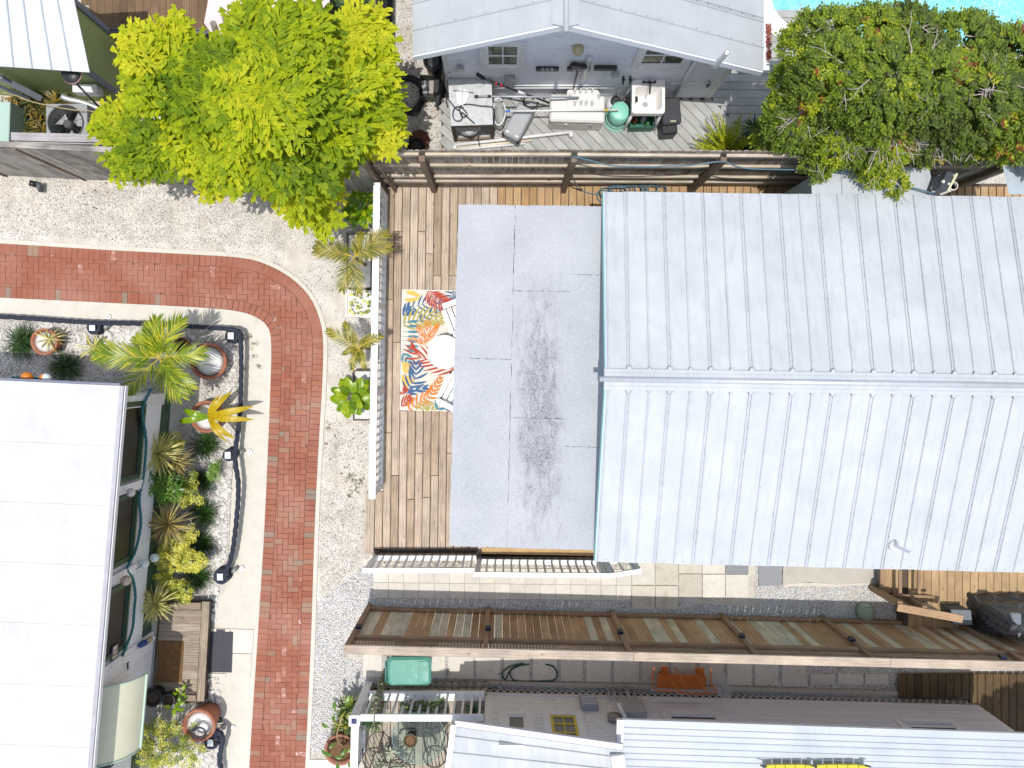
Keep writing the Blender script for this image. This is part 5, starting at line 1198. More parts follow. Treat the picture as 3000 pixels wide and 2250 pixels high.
b = MB(); b.beam(A2+Vector((-.03,.04,-.05)), A2+(C2-A2)*1.7+Vector((-.03,0,-.05)), .09, .16); b.build('rake_board', WHITE, lh)
b = MB(); b.beam(B2+Vector((-.1,-.04,.02)), B2+(D2-B2)*1.5+Vector((-.1,0,.02)), .22, .07); b.build('flashing_box', GALV, lh, bevel=.01)
ya = thing('yellow_awning', 'yellow scalloped canvas strip lying on the white roof at the bottom edge', 'awning', S(2300,2240,2.3))
for u0, u1 in ((2242,2388),(2392,2545)):
    for k in range(5):
        a, c = u0+(u1-u0)*k/5+1, u0+(u1-u0)*(k+1)/5-1; b = MB(); b.prism([(S(x,y,2.36).x, S(x,y,2.36).y) for x, y in ((a,2243-2*(k in (1,2,3))),(c,2243-2*(k in (0,1,2,3))),(c,2330),(a,2330))], 2.33, 2.36); b.build('canvas_strip', simple('yellow_canvas', (.6,.5,.03), .7, var=.06), ya)
b = MB()
for u in (2242,2390,2547): b.beam(S(u-14,2242,2.37), S(u+4,2246,2.37), .02, .02)
b.build('bracket', BLACK, ya)
# ---- lower porch: deck, steps, railings
pd = thing('front_porch', 'weathered plank porch floor with steps behind the white rails at the bottom edge', 'porch', TL(850,1400,0))
PDW = wood('porch_board', [(.42,.37,.29), (.48,.43,.34), (.36,.31,.24), (.46,.41,.34)], contrast=.45, grain=.8)
u = 440
ZP = .4
while u < 1345:
    m_ = 1345-u; board(TL(u+31,1122,ZP)-up*.0125, TL(u+26,1760,ZP)-up*.0125, .138, .026, PDW, pd); u += 61
for k in range(14): u = 612+k*52.5; board(TL(u+26,1067,.37), TL(u+26,1108,.37), .118, .03, PDW, pd, name='step_board')
for k in range(13): u = 640+k*57; board(TL(u+2,1068,.2), TL(u+20,1022,.2), .12, .03, PDW, pd, name='step_board')
b = MB(); b.prism([(p.x,p.y) for p in (TL(440,1115,.3), TL(1345,1115,.3), TL(1345,1800,.3), TL(430,1800,.3))], .0, ZP-.03); b.build('frame', DARKW, pd)
railing('porch_railing', 'white porch railing in front of the weathered planks, running left to right', [TL(395,1285,1.3), TL(1318,1287,1.3)], ZP, 1.3, .142, posts=(), wtop=.12, base_w=.17, bal=.04)
railing('porch_railing', 'white porch railing at the bottom edge running beside the potted plants', [TL(358,1320,1.3), TL(345,1760,1.3)], ZP, 1.3, .142, posts=(), wtop=.13, base_w=.08, bal=.04)
cp = thing('newel_post', 'white corner post with a dark blue square cap where the porch railings meet', 'post', TL(450,1085,0))
pt = TL(352,1305,1.34); board(Vector((pt.x,pt.y,0)), Vector((pt.x,pt.y,1.32)), .15, .15, WHITE2, cp, up=(0,1,0), name='post'); b = MB(); b.box((pt.x,pt.y,1.335), (.19,.19,.035)); b.build('post_cap', WHITE, cp, bevel=.006); b = MB(); b.box((pt.x,pt.y,1.357), (.09,.09,.012)); b.build('cap_inset', simple('navy_cap', (.01,.02,.1), .3), cp)
tr2 = thing('trellis', 'diagonal wooden trellis with climbing leaves beside the green bin', 'trellis', TL(600,1000,0))
pa, pb_ = TL(598,870,0), TL(600,1120,0); dv = (pb_-pa).normalized()
for k in range(-8, 16):
    for sg_ in (1,-1):
        a = pa+dv*(k*.085)+up*.05; c = a+dv*(.75*sg_)+up*1.35
        # keep inside panel
        lo, hi = 0.0, 1.0; L = (pb_-pa).length
        sa_, sc2 = k*.085, k*.085+.75*sg_
        if sc2 == sa_: continue
        t0, t1 = sorted(((0-sa_)/(sc2-sa_), (L-sa_)/(sc2-sa_))); t0, t1 = max(0,t0), min(1,t1)
        if t1-t0 < .08: continue
        board(a.lerp(c,t0)+Vector((.006*sg_,0,0)), a.lerp(c,t1)+Vector((.006*sg_,0,0)), .018, .008, simple('trellis_wood', (.26,.2,.15), .8) if 'trellis_wood' not in MATS else MATS['trellis_wood'], tr2, up=(1,0,0), name='lath', bevel=0)
# glass table, iron scroll chairs, small pot
gt = thing('glass_table', 'round glass patio table on curled iron legs on the weathered porch', 'table', TS(1300,1250,ZP))
c = TS(1225,1165,1.1); 
m, nt, p = _new('table_glass'); p.inputs['Base Color'].default_value = (.75,.9,.87,1); p.inputs['Roughness'].default_value = .03; p.inputs['Transmission Weight'].default_value = .95; p.inputs['IOR'].default_value = 1.15
b = MB(); b.lathe(Vector((c.x,c.y,1.08)), [(.46,0),(.465,.005),(.46,.01)], 40); b.build('glass_top', m, gt)
IRON = simple('wrought_iron', (.05,.04,.03), .5, var=.3)
b = MB(); b.tube([Vector((c.x+.465*math.cos(a), c.y+.465*math.sin(a), 1.085)) for a in np.linspace(0,6.2832,41)], .006, 6, close=False); b.build('rim', simple('glass_rim', (.2,.35,.33), .2), gt)
for k in range(4):
    a = k*math.pi/2+.5; d = Vector((math.cos(a), math.sin(a), 0)); cc_ = Vector((c.x,c.y,0)); b = MB()
    b.tube(catmull([cc_+d*.38+up*1.06, cc_+d*.25+up*1.0, cc_+d*.1+up*.8, cc_+d*.2+up*.6, cc_+d*.42+up*(ZP+.02), cc_+d*.5+up*(ZP+.08), cc_+d*.44+up*(ZP+.14)], .04), .013, 7); b.build('leg', IRON, gt)
for nm, uu, vv, rz, lab in (('iron_chair',700,1260,.4,'black scrolled iron chair left of the glass table on the porch'),('iron_chair',1460,1230,3.3,'black scrolled iron chair right of the glass table beside the roof edge'),('iron_chair',1020,1400,1.6,'black scrolled iron chair at the bottom edge below the glass table')):
    th = thing(nm, lab, 'chair', TS(uu,vv,ZP), 'iron chairs round the glass table'); o = TS(uu,vv,ZP); Rm = Matrix.Translation(o) @ Matrix.Rotation(rz, 4, 'Z')
    tb = lambda pts, r=.011: MB().tube([Rm @ p for p in catmull([Vector(q) for q in pts], .03)], r, 6)
    tb([(.2*math.cos(a), .2*math.sin(a), .42) for a in np.linspace(0,6.283,13)], .012).build('seat_ring', IRON, th)
    s_ = MB()
    for x in (-.13,-.065,0,.065,.13): h_ = math.sqrt(.2**2-x*x); s_.tube([Rm @ Vector((x,-h_,.42)), Rm @ Vector((x,h_,.42))], .007, 5)
    s_.build('seat_bars', IRON, th)
    tb([(-.18,-.18,.42),(-.26,-.2,.7),(-.27,0,.88),(-.26,.2,.7),(-.18,.18,.42)]).build('back_hoop', IRON, th)
    for y in (-.07,.07): tb([(-.21,y,.45),(-.25,y*1.4,.6),(-.25,y*.2,.68),(-.26,y*1.2,.8)], .008).build('back_scroll', IRON, th)
    for x, y in ((.15,.15),(.15,-.15),(-.15,.15),(-.15,-.15)): tb([(x,y,.42),(x*1.25,y*1.25,.2),(x*1.35,y*1.35,.01)]).build('leg', IRON, th)
def pot(name, label, c, r, h, mat, soil=SOIL, cat='pot', group=None, taper=.72, lip=1.08, soilz=.9):
    th = thing(name, label, cat, (c.x,c.y,c.z), group)
    b = MB(); b.lathe(c, [(r*taper,0),(r*.98,h*.86),(r*lip,h*.87),(r*lip,h),(r*.93,h),(r*.9,h*soilz-.03)], 28); b.build('pot_wall', mat, th)
    b = MB(); b.lathe(c+up*(h*soilz-.012), [(.005,.006),(r*.5,.01),(r*.93,0)], 24); b.build('soil', soil, th); return th
PEB = simple('white_pebbles', (.66,.66,.66), .9, var=.2, ns=70, bump=.35, bs=60, spots=((.3,.27,.25), 34, .13))
c = TS(1118,1185,1.25); pot('flower_pot', 'small dark pot of bark chips standing on the glass table', Vector((c.x,c.y,1.091)), .115, .2, simple('olive_pot', (.09,.09,.05), .5), soil=simple('bark', (.14,.075,.035), .9, var=.5, ns=40, bump=1, bs=40))
# ---- green wheelie bin
BING = simple('bin_green', (.07,.27,.205), .35, var=.06, dirt=((.35,.55,.48), .5, 3)); BIND = simple('bin_green_dark', (.05,.25,.2), .45)
wb_ = thing('wheelie_bin', 'green wheeled bin tucked under the brown fence beside the trellis', 'bin', TL(760,950,.04))
zt = 1.02; q = [TL(600,835,zt), TL(925,835,zt), TL(925,1045,zt), TL(600,1045,zt)]; cx_ = sum(q, Vector((0,0,0)))/4; w2, d2 = (q[1]-q[0]).length/2, (q[3]-q[0]).length/2
def rr(cx, cy, w, d, r, n=5):
    out = []
    for sx, sy, a0 in ((1,1,0),(-1,1,90),(-1,-1,180),(1,-1,270)):
        for k in range(n+1): a = R(a0+90*k/n); out.append((cx+sx*(w-r)+r*math.cos(a), cy+sy*(d-r)+r*math.sin(a)))
    return out
b = MB(); t_, l_ = rr(cx_.x,cx_.y,w2*.95,d2*.93,.06), rr(cx_.x,cx_.y,w2*.8,d2*.78,.05); n = len(t_)
b.add([(x,y,.06) for x,y in l_]+[(x,y,zt-.06) for x,y in t_], [tuple(range(n-1,-1,-1)), tuple(range(n,2*n))]+[(i,(i+1)%n,n+(i+1)%n,n+i) for i in range(n)]); b.build('body', BIND, wb_)
b = MB(); r1_, r2_ = rr(cx_.x,cx_.y,w2,d2,.08), rr(cx_.x-.01,cx_.y,w2*.86,d2*.84,.07)
b.add([(x,y,zt-.06) for x,y in r1_]+[(x,y,zt-.03) for x,y in r1_]+[(x,y,zt) for x,y in r2_], [tuple(range(n-1,-1,-1)), tuple(range(2*n,3*n))]+[(i,(i+1)%n,n+(i+1)%n,n+i) for i in range(n)]+[(n+i,n+(i+1)%n,2*n+(i+1)%n,2*n+i) for i in range(n)]); b.build('lid', BING, wb_)
b = MB(); b.box((cx_.x+w2*.66, cx_.y, zt+.004), (w2*.5,d2*1.5,.012)); b.build('lid_step', BING, wb_, bevel=.004)
b = MB(); x = q[0].x-.04; b.tube([Vector((x,q[0].y-.08,zt-.05)), Vector((x,q[3].y+.05,zt-.05))], .014, 8)
for t in (.15,.4,.65,.9): y = q[0].y+(q[3].y-q[0].y)*t; b.tube([Vector((x,y,zt-.05)), Vector((x+.08,y,zt-.05))], .01, 6)
b.build('handle', BIND, wb_)
for sy in (-1,1): b = MB(); b.lathe(None, [(.09,-.02),(.1,0),(.09,.02)], 16, M=Matrix.Translation((cx_.x-w2*.75,cx_.y+sy*d2*.7,.13)) @ Matrix.Rotation(R(90),4,'X')); b.build('wheel', BLACK, wb_)
# ---- orange cart and coiled things in the shaded alley
OR = simple('orange_paint', (.5,.13,.015), .5, var=.12, dirt=((.2,.08,.03), .5, 6))
oc = thing('garden_cart', 'orange flatbed cart with bent tube handles standing in the shaded alley', 'cart', TM(1150,1020,.03))
q = [TM(960,955,.4), TM(1325,975,.4), TM(1325,1072,.4), TM(957,1062,.4)]; b = MB(); b.slab(q, .03); b.build('bed', OR, oc)
q = [TM(988,905,.5), TM(1040,905,.5), TM(1040,962,.42), TM(988,960,.42)]; b = MB(); b.slab(q, .03); b.build('side_panel', OR, oc); q = [TM(1240,910,.5), TM(1308,915,.5), TM(1308,975,.42), TM(1250,975,.42)]; b = MB(); b.slab(q, .03); b.build('side_panel', OR, oc)
b = MB(); b.tube(catmull([TM(935,905,.75), TM(925,960,.75), TM(925,1040,.75), TM(960,1080,.75), TM(1080,1085,.8), TM(1150,1098,.85), TM(1380,1100,.85), TM(1395,1075,.8), TM(1360,1030,.75), TM(1362,910,.7)], .04), .014, 7); b.build('handle_frame', OR, oc)
for pts in ([TM(1010,945,.5), TM(1100,1060,.8), TM(1150,1095,.85)], [TM(1095,905,.6), TM(1180,1085,.85)], [TM(1250,930,.5), TM(1325,1090,.85)]): b = MB(); b.tube(pts, .012, 7); b.build('brace', OR, oc)
for u, v in ((985,985),(1300,1000)): p = TM(u,v,.12); b = MB(); b.lathe(None, [(.1,-.03),(.115,0),(.1,.03)], 16, M=Matrix.Translation(p) @ Matrix.Rotation(R(90),4,'Y')); b.build('wheel', BLACK, oc)
board(TM(905,1085,.05)+lnn*.03, TM(1400,1090,.05)+lnn*.03, .05, .04, WHITE2, oc, name='base_bar')
wc = thing('cable_coil', 'coil of pale cable hanging on the shaded white wall right of the orange cart', 'cable', TM(1450,1050,.3))
for k in range(4):
    c0 = TM(1425+k*16,1055+k*3,.6); b = MB(); b.tube([c0+Vector((.07*math.cos(a)-.05*math.sin(a)+.02*k*math.sin(a), .19*math.sin(a), .03*math.cos(a))) for a in np.linspace(0,6.283,25)], .009, 6, close=False); b.build('cable_loop', simple('pale_cable', (.5,.5,.52), .5), wc)
GH = simple('green_hose', (.01,.06,.045), .4)
swag('garden_hose', 'dark green garden hose looped on the shaded slabs left of the orange cart', [TL(1660,885,.06), TL(1560,900,.06), TL(1510,940,.05), TL(1480,1000,.05), TL(1455,950,.06), TL(1520,900,.07), TL(1620,880,.07), TL(1520,930,.08), TL(1540,1000,.06), TL(1620,1015,.05), TL(1750,1010,.05), TL(1850,1000,.06), TL(1868,950,.06), TL(1840,900,.06), TL(1780,885,.06)], .014, GH, cat='hose', twist=False)
p = lw(TL,1440,1090); b = MB(); b.tube([p+lnn*.1, p+lnn*.02], .012, 6); b.tube([p+lnn*.1, p+lnn*.1-up*.18], .014, 6); b.lathe(p+lnn*.1+up*.01, [(.03,0),(.03,.01)], 8); b.build('garden_tap', GREYM, None, label='brass grey garden tap on the white wall above the green hose', cat='tap')
# ================================================================ LOWER RIGHT DECK, GATE, GRILL
rd = thing('side_deck', 'golden brown plank deck at the lower right beside the covered grill', 'deck', TN(1400,400,0))
SD = wood('golden_deck', [(.43,.29,.16), (.47,.325,.18), (.4,.265,.145), (.45,.31,.17)], contrast=.25)
u = 195
while u < 3200:
    f = u; v1 = 1012
    if u < 400: v1 = 445+(u-190)*.5
    if not (370 < u < 430): board(TW(u+52,100,.3)-up*.0125, TW(u+50,v1,.3)-up*.0125, .1405, .026, SD, rd)
    u += 105.3
board(TW(162,100,.3)-up*.01, TW(162,455,.3)-up*.01, .085, .05, FR, rd, name='rim_board')
b = MB(); b.prism([(p.x,p.y) for p in (TW(150,100,.2), TW(3300,100,.2), TW(3300,1000,.2), TW(430,1000,.2), TW(430,700,.2), TW(200,450,.2))], 0, .27); b.build('frame', DARKW, rd)
gtf = thing('low_gate_fence', 'low plank screen with a pale top rail beside the round green lid', 'fence', TW(400,600,.3))
r0, r1 = TW(362,640,1.0), TW(1245,800,1.0); dd = (r1-r0).normalized(); nn_ = Vector((-dd.y,dd.x,0))
board(r0, r1, .135, .035, wood('top_rail_wood', [(.42,.28,.17), (.45,.3,.18)], contrast=.3), gtf, name='top_rail')
for k in range(5): board(Vector((r0.x,r0.y,.12+k*.165))+dd*.02, Vector((r1.x,r1.y,.12+k*.165))-dd*(.2+random.uniform(0,.03)), .15, .02, FB, gtf, up=nn_, name='fence_board')
pm_ = r0.lerp(r1,.42); board(Vector((pm_.x,pm_.y,.05))+nn_*.06, Vector((pm_.x,pm_.y,.98))+nn_*.06, .09, .09, FR, gtf, up=nn_, name='post'); board(Vector((r0.x,r0.y,.05))+nn_*.06+dd*.05, Vector((r0.x,r0.y,.98))+nn_*.06+dd*.05, .09, .09, FR, gtf, up=nn_, name='post')
tp2 = thing('slat_gate', 'short brown gate posts standing under the roof eave at the lower right', 'gate', TW(400,300,.3))
for u in (400, 655): board(TW(u,140,.5), TW(u,480,.5), .06, .03, FR, tp2, name='rail')
board(TW(360,480,.55), TW(860,500,.55), .05, .04, FR, tp2, name='cross_rail')
sb_ = thing('storage_box', 'dark grey box standing on the golden deck behind the low plank screen', 'box', TW(1230,850,.3))
q = [TW(1085,672,.62), TW(1355,680,.62), TW(1375,880,.62), TW(1110,870,.62)]; b = MB(); b.prism([(p.x,p.y) for p in q], .3, .6); b.build('body', simple('box_slate', (.05,.06,.08), .5), sb_, bevel=.01); b = MB(); b.prism([(p.x,p.y) for p in q], .6, .63); b.build('lid', simple('lid_slate', (.16,.18,.21), .5), sb_, bevel=.006)
gr = thing('covered_grill', 'barbecue grill under a crumpled black cover at the right edge of the deck', 'grill', TW(1900,800,.3))
cv = simple('grill_cover', (.035,.038,.045), .35, var=.3, bump=.3, bs=6)
bm = bmesh.new(); bmesh.ops.create_cube(bm, size=1); bmesh.ops.subdivide_edges(bm, edges=bm.edges[:], cuts=9, use_grid_fill=True)
cgr = TW(2020,850,.9)
for v in bm.verts:
    x, y, z = v.co; k = 1-.25*(z+.5); f = .5*(1-abs(y))
    z2 = .3+(z+.5)*(.95-.35*abs(y*2)**2)
    nz = .02*math.sin(17*x+5*z)+.018*math.sin(23*y+11*z)+random.uniform(-.006,.006)
    v.co = Vector((cgr.x+x*1.15*k+nz, cgr.y+.02+y*.62*k+nz, z2+nz*.6))
me = bpy.data.meshes.new('cover'); bm.to_mesh(me); bm.free(); me.materials.append(cv); o = bpy.data.objects.new('cover', me); _link(o, Matrix.Identity(4), gr)
b = MB(); b.prism([(p.x,p.y) for p in (TW(1905,730,1.22), TW(2060,735,1.22), TW(2060,1010,1.22), TW(2035,1080,1.22))], 1.12, 1.2); b.build('side_shelf', simple('cover_grey', (.17,.19,.22), .4), gr, bevel=.02)
b = MB(); b.lathe(TN(707,477,.0), [(.16,0),(.16,.16),(.15,.19),(.02,.2)], 26); b.build('valve_lid', simple('green_grey_lid', (.3,.36,.29), .6, var=.1), None, label='round grey green utility lid standing in the white gravel', cat='lid')
rk = thing('alley_deck', 'dark shaded plank deck in the bottom right corner beyond the long white wall', 'deck', TN(1500,1200,0))
u = 975
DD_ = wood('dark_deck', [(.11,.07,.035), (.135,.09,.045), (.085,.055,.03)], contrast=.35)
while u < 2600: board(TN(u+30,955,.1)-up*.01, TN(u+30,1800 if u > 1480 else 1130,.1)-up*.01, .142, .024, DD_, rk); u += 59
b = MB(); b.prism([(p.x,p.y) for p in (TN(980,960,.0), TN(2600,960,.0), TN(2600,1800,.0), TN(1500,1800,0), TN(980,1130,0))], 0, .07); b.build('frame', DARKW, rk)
# ================================================================ THINGS ON THE GREY DECK
Z0 = TH_Z
tb = thing('metal_topped_table', 'scuffed metal topped table with an open front against the pale blue wall', 'table', TC(680,900,Z0))
q = [TC(478,680,1.0), TC(858,678,1.0), TC(868,1076,1.0), TC(505,1088,1.0)]; q = [Vector((p.x, min(p.y, WY-.05), 1.0)) for p in q]
b = MB(); b.slab(q, .03); b.build('tabletop', simple('scuffed_sheet', (.5,.52,.54), .5, metal=.15, var=.12, ns=10, dirt=((.3,.27,.22), .7, 9), spots=((.25,.22,.18), 25, .07)), tb, bevel=.004)
cen = sum(q, Vector((0,0,0)))/4
for p in q: r_ = cen+(p-cen)*.93; board(Vector((r_.x,r_.y,Z0)), Vector((r_.x,r_.y,.97)), .06, .06, DARKW, tb, up=(0,1,0), name='leg')
for z in (Z0+.05, .9): a, c = cen+(q[2]-cen)*.93, cen+(q[3]-cen)*.93; board(Vector((c.x,c.y,z)), Vector((a.x,a.y,z)), .04, .06, PO, tb, name='rail')
tk = thing('gas_tank', 'large white gas cylinder lying in the open front of the metal topped table', 'tank', TC(660,1120,.4)); c = TC(655,1085,.55)
b = MB(); b.lathe(None, [(.02,-.3),(.16,-.27),(.22,-.18),(.23,0),(.22,.12),(.15,.2),(.02,.23)], 20, M=Matrix.Translation(Vector((c.x,c.y+.12,Z0+.26))) @ Matrix.Rotation(R(70),4,'X')); b.build('cylinder', WHITE2, tk); b = MB(); b.box((c.x+.02,c.y-.14,Z0+.4), (.12,.05,.1)); b.lathe((c.x+.02,c.y-.17,Z0+.45), [(.03,0),(.03,.04)], 8); b.build('valve', GREYM, tk)
an = thing('boat_anchor', 'small white fluke anchor lying on the scuffed metal table', 'anchor', TC(610,850,1.0))
za = 1.02
for pts in ([(548,800),(600,765),(598,915),(560,900)], [(612,765),(665,795),(640,880),(612,915)]): b = MB(); b.prism([(TC(u,v,za).x, TC(u,v,za).y) for u,v in pts], za, za+.012); b.build('fluke', WHITE, an)
b = MB(); b.tube([TC(606,760,za+.02), TC(608,925,za+.02)], .012, 7); b.build('shank', WHITE2, an); b = MB(); b.tube([TC(522,780,za+.02), TC(700,800,za+.02)], .008, 6); b.build('stock', GREYM, an)
BC = simple('black_cord', (.02,.02,.03), .5)
swag('extension_cable', 'black cable tangled in loops over the metal topped table', [TC(475,930,.9), TC(470,850,1.0), TC(540,930,1.03), TC(590,970,1.03), TC(600,1030,1.03), TC(550,1045,1.03), TC(520,1000,1.04), TC(540,930,1.03), TC(600,930,1.05), TC(645,990,1.03), TC(600,1010,1.04), TC(580,930,1.05), TC(640,900,1.03), TC(760,915,1.03), TC(870,935,1.02), TC(875,1060,.8)], .01, BC, cat='cable', twist=False, step=.03)
swag('extension_cable', 'black cable trailing from the table edge down across the white pipes', [TC(600,970,1.04), TC(700,1060,1.03), TC(740,1110,.7), TC(735,1180,.35), TC(755,1265,.22)], .01, BC, cat='cable', twist=False)
pn = thing('pool_net', 'white pool skimmer net with a long pole lying across the grey case and cooler', 'net', TC(925,960,.7))
hz = .62; hoop = catmull([TC(*p,hz) for p in [(878,870),(900,850),(930,852),(955,880),(975,950),(972,1000),(940,1070),(905,1078),(885,1050),(875,960),(878,870)]], .03)
b = MB(); b.tube(hoop, .012, 7); b.build('hoop', WHITE, pn)
m, nt, p = _new('net_mesh'); p.inputs['Base Color'].default_value = (.5,.52,.52,1); p.inputs['Alpha'].default_value = .55; p.inputs['Roughness'].default_value = .8
ctr = sum(hoop, Vector((0,0,0)))/len(hoop); b = MB(); n = len(hoop)-1; low = ctr-up*.22+Vector((.06,-.1,0)); mid = [p.lerp(low,.5)-up*.05 for p in hoop[:n]]
b.add(hoop[:n]+mid+[low], [(i,(i+1)%n,n+(i+1)%n,n+i) for i in range(n)]+[(n+i,n+(i+1)%n,2*n) for i in range(n)], smooth=True); b.build('net', m, pn)
b = MB(); b.tube([TC(975,960,.64), TC(1840,952,.72)], .015, 8); b.build('pole', WHITE, pn); b = MB(); b.tube([TC(1825,952,.72), TC(1860,951,.72)], .02, 8); b.build('pole_collar', YEL, pn); b = MB(); b.tube([TC(1860,951,.72), TC(1955,949,.73)], .012, 8); b.build('pole_tip', simple('cream_tip', (.7,.65,.5), .5), pn); b = MB(); b.tube([TC(975,965,.645), TC(1015,958,.645)], .019, 8); b.build('pole_clip', simple('blue_clip', (.03,.2,.6), .4), pn)
tp = thing('telescopic_pole', 'grey telescopic pole resting from the metal table to the white cooler', 'pole', TC(1100,835,1.0))
b = MB(); b.tube([TC(730,832,1.06), TC(1610,842,.75)], .017, 8); b.build('shaft', simple('pole_grey', (.42,.46,.5), .4, metal=.3), tp)
for u in (720,832): b = MB(); b.tube([TC(u-12,832,1.062-(u-730)*.00035), TC(u+18,832,1.055-(u-730)*.00035)], .024, 8); b.build('grip_collar', BLACK, tp)
st = thing('string_trimmer', 'long black pole tool with red rings leaning by the metal table', 'trimmer', TC(1000,760,.9))
P_ = [TC(730,640,1.35), TC(790,680,1.25), TC(890,715,1.1), TC(1080,790,.8), TC(1200,830,.6), TC(1355,890,.4)]
b = MB(); b.tube(P_[1:], .017, 8); b.build('shaft', BLACK, st); b = MB(); b.tube(catmull(P_[:2]+[P_[1]], .03), .035, 8, rs=None); b.build('motor_head', BLACK, st)
for u, v, z in ((893,720,1.1),(938,738,1.03)): b = MB(); b.tube([TC(u-8,v-3,z), TC(u+8,v+3,z-.01)], .026, 10); b.build('ring', simple('red_plastic', (.5,.02,.03), .4), st)
b = MB(); b.tube([TC(1085,790,.81), TC(1150,815,.71)], .021, 8); b.build('label_band', WHITE, st)
b = MB(); b.tube(catmull([TC(1190,835,.62), TC(1140,850,.6), TC(1135,900,.5), TC(1200,940,.45), TC(1245,920,.45), TC(1255,880,.48)], .03), .016, 7); b.build('loop_handle', BLACK, st)
def obox(name, par, c, a, w, d, h, mat, bevel=.01):
    """box standing on c, long side along direction a"""
    a = Vector((a.x,a.y,0)).normalized(); M = Matrix((a, Vector((-a.y,a.x,0)), up)).transposed().to_4x4(); M.translation = c+up*(h/2)
    b = MB(); b.box(None, (w,d,h), M=M); return b.build(name, mat, par, bevel=bevel)
a, c = TC(1148,935,.5), TC(1030,1160,.5); d_ = c-a; cc_ = (a+c)/2; cc_.z = Z0
gc_ = thing('rolling_case', 'grey hard rolling case lying tilted among the poles on the deck', 'case', cc_)
CG = simple('case_grey', (.36,.38,.4), .45, var=.06)
obox('base', gc_, cc_, d_, d_.length+.12, .34, .2, simple('case_dark', (.2,.21,.22), .5), .03); obox('lid', gc_, cc_+up*.205, d_, d_.length+.1, .32, .14, CG, .03)
dn_ = d_.normalized(); sd_ = Vector((-dn_.y,dn_.x,0))
for sg_ in (-1,1): b = MB(); b.lathe(None, [(.045,-.03),(.05,0),(.045,.03)], 12, M=Matrix.Translation(c+sd_*.15*sg_+dn_*.02+up*-.12) @ frame((0,0,0), sd_)[0].to_3x3().to_4x4() @ Matrix.Rotation(R(90),4,'Y')); b.build('wheel', BLACK, gc_)
for t in (.15,.85): obox('latch', gc_, cc_+dn_*(d_.length*.48)+sd_*(t-.5)*.28+up*.345, sd_, .06, .03, .008, WHITE2, .002)
obox('handle', gc_, cc_-dn_*(d_.length*.5+.06)+up*.22, sd_, .2, .05, .03, WHITE2, .006)
ck = thing('cooler', 'large white marine cooler with a rounded lid below the rod holder board', 'cooler', TC(1595,970,Z0))
q0, q1 = TC(1362,945,.62), TC(1835,960,.62); cc_ = (q0+q1)/2; W_ = (q1-q0).length; D_c = (TC(1600,815,.62)-TC(1600,1050,.62)).length; cc_.z = Z0; cc_.y = (TC(1600,815,.62).y+TC(1600,1050,.62).y)/2
ax = (q1-q0)
COOL = simple('cooler_white', (.68,.68,.67), .35, var=.02); COOLG = simple('cooler_base', (.62,.6,.56), .4)
obox('body', ck, cc_, ax, W_, D_c*.97, .36, COOLG, .035); lid = obox('lid', ck, cc_+up*.365, ax, W_*1.01, D_c, .1, COOL, .03)
obox('lid_panel', ck, cc_+up*.466+Vector((0,-.1,0)), ax, W_*.95, .16, .008, COOL, .003); obox('latch', ck, cc_+up*.2+Vector((W_*.27,-D_c*.5,0)), ax, .06,.03,.12, GREYM, .004); obox('latch', ck, cc_+up*.3+Vector((-W_*.2,-D_c*.5,0)), ax, .05,.02,.04, COOL, .004)
rh = thing('rod_holder', 'white board of upright fishing rod tubes lying on the cooler', 'rack', TC(1645,870,.65))
a, c = TC(1508,862,.66), TC(1785,866,.66); cb = (a+c)/2; cb.z = .625
b = MB(); b.prism(rr(cb.x, cb.y, (c-a).length/2, .19, .05), .625, .645); b.build('board', COOL, rh, bevel=.004)
for u, v in ((1573,800),(1622,800),(1672,800),(1725,800),(1530,850),(1780,845),(1575,905),(1627,905),(1672,905),(1722,910)):
    p = TC(u, v, .65); b = MB(); tl_ = Vector((0,.03,.11)); b.tube([p, p+tl_], .023, 10, close=False); b.tube([p+tl_, p+tl_*.6], .015, 8); b.build('rod_tube', WHITE2, rh)
bk = thing('mint_bucket', 'upturned mint green bucket beside the cooler on the grey deck', 'bucket', TC(1945,1020,Z0))
c = TC(1948,1000,.35); c.z = Z0; MT = simple('mint_plastic', (.25,.62,.5), .4, var=.04)
b = MB(); b.lathe(c, [(.235,0),(.235,.03),(.205,.04),(.2,.12),(.215,.125),(.2,.14)], 26); b.build('rim', simple('mint_plastic_pale', (.35,.65,.55), .4), bk); b = MB(); b.lathe(c, [(.2,.13),(.185,.3),(.17,.43),(.15,.45),(.02,.455)], 26); b.build('body', MT, bk)
lt_ = thing('gas_bottle', 'small white gas bottle with a black valve behind the mint bucket', 'gas bottle', TC(1915,900,Z0)); c = TC(1910,910,.3); c.z = Z0
b = MB(); b.lathe(c, [(.12,0),(.15,.04),(.155,.2),(.12,.29),(.03,.33)], 20); b.build('bottle', WHITE2, lt_); b = MB(); b.lathe(c+up*.33, [(.08,0),(.09,.05),(.06,.06)], 16); b.build('collar', BLACK, lt_); b = MB(); b.tube(catmull([c+up*.36, c+Vector((.15,.02,.33)), c+Vector((.3,-.08,.2)), c+Vector((.3,-.3,.02))], .04), .011, 6); b.build('hose', BLACK, lt_)
sk = thing('utility_sink', 'white plastic utility sink with a black faucet against the pale blue wall', 'sink', TD(150,850,Z0))
zs = .98; q = [TD(5,690,zs), TD(290,690,zs), TD(290,975,zs), TD(8,985,zs)]; ctr = sum(q, Vector((0,0,0)))/4; hw, hd = (q[1]-q[0]).length/2, (q[3]-q[0]).length/2
ctr.y = min(ctr.y, WY-.03-hd)
SW = simple('sink_white', (.8,.78,.76), .3, var=.03)
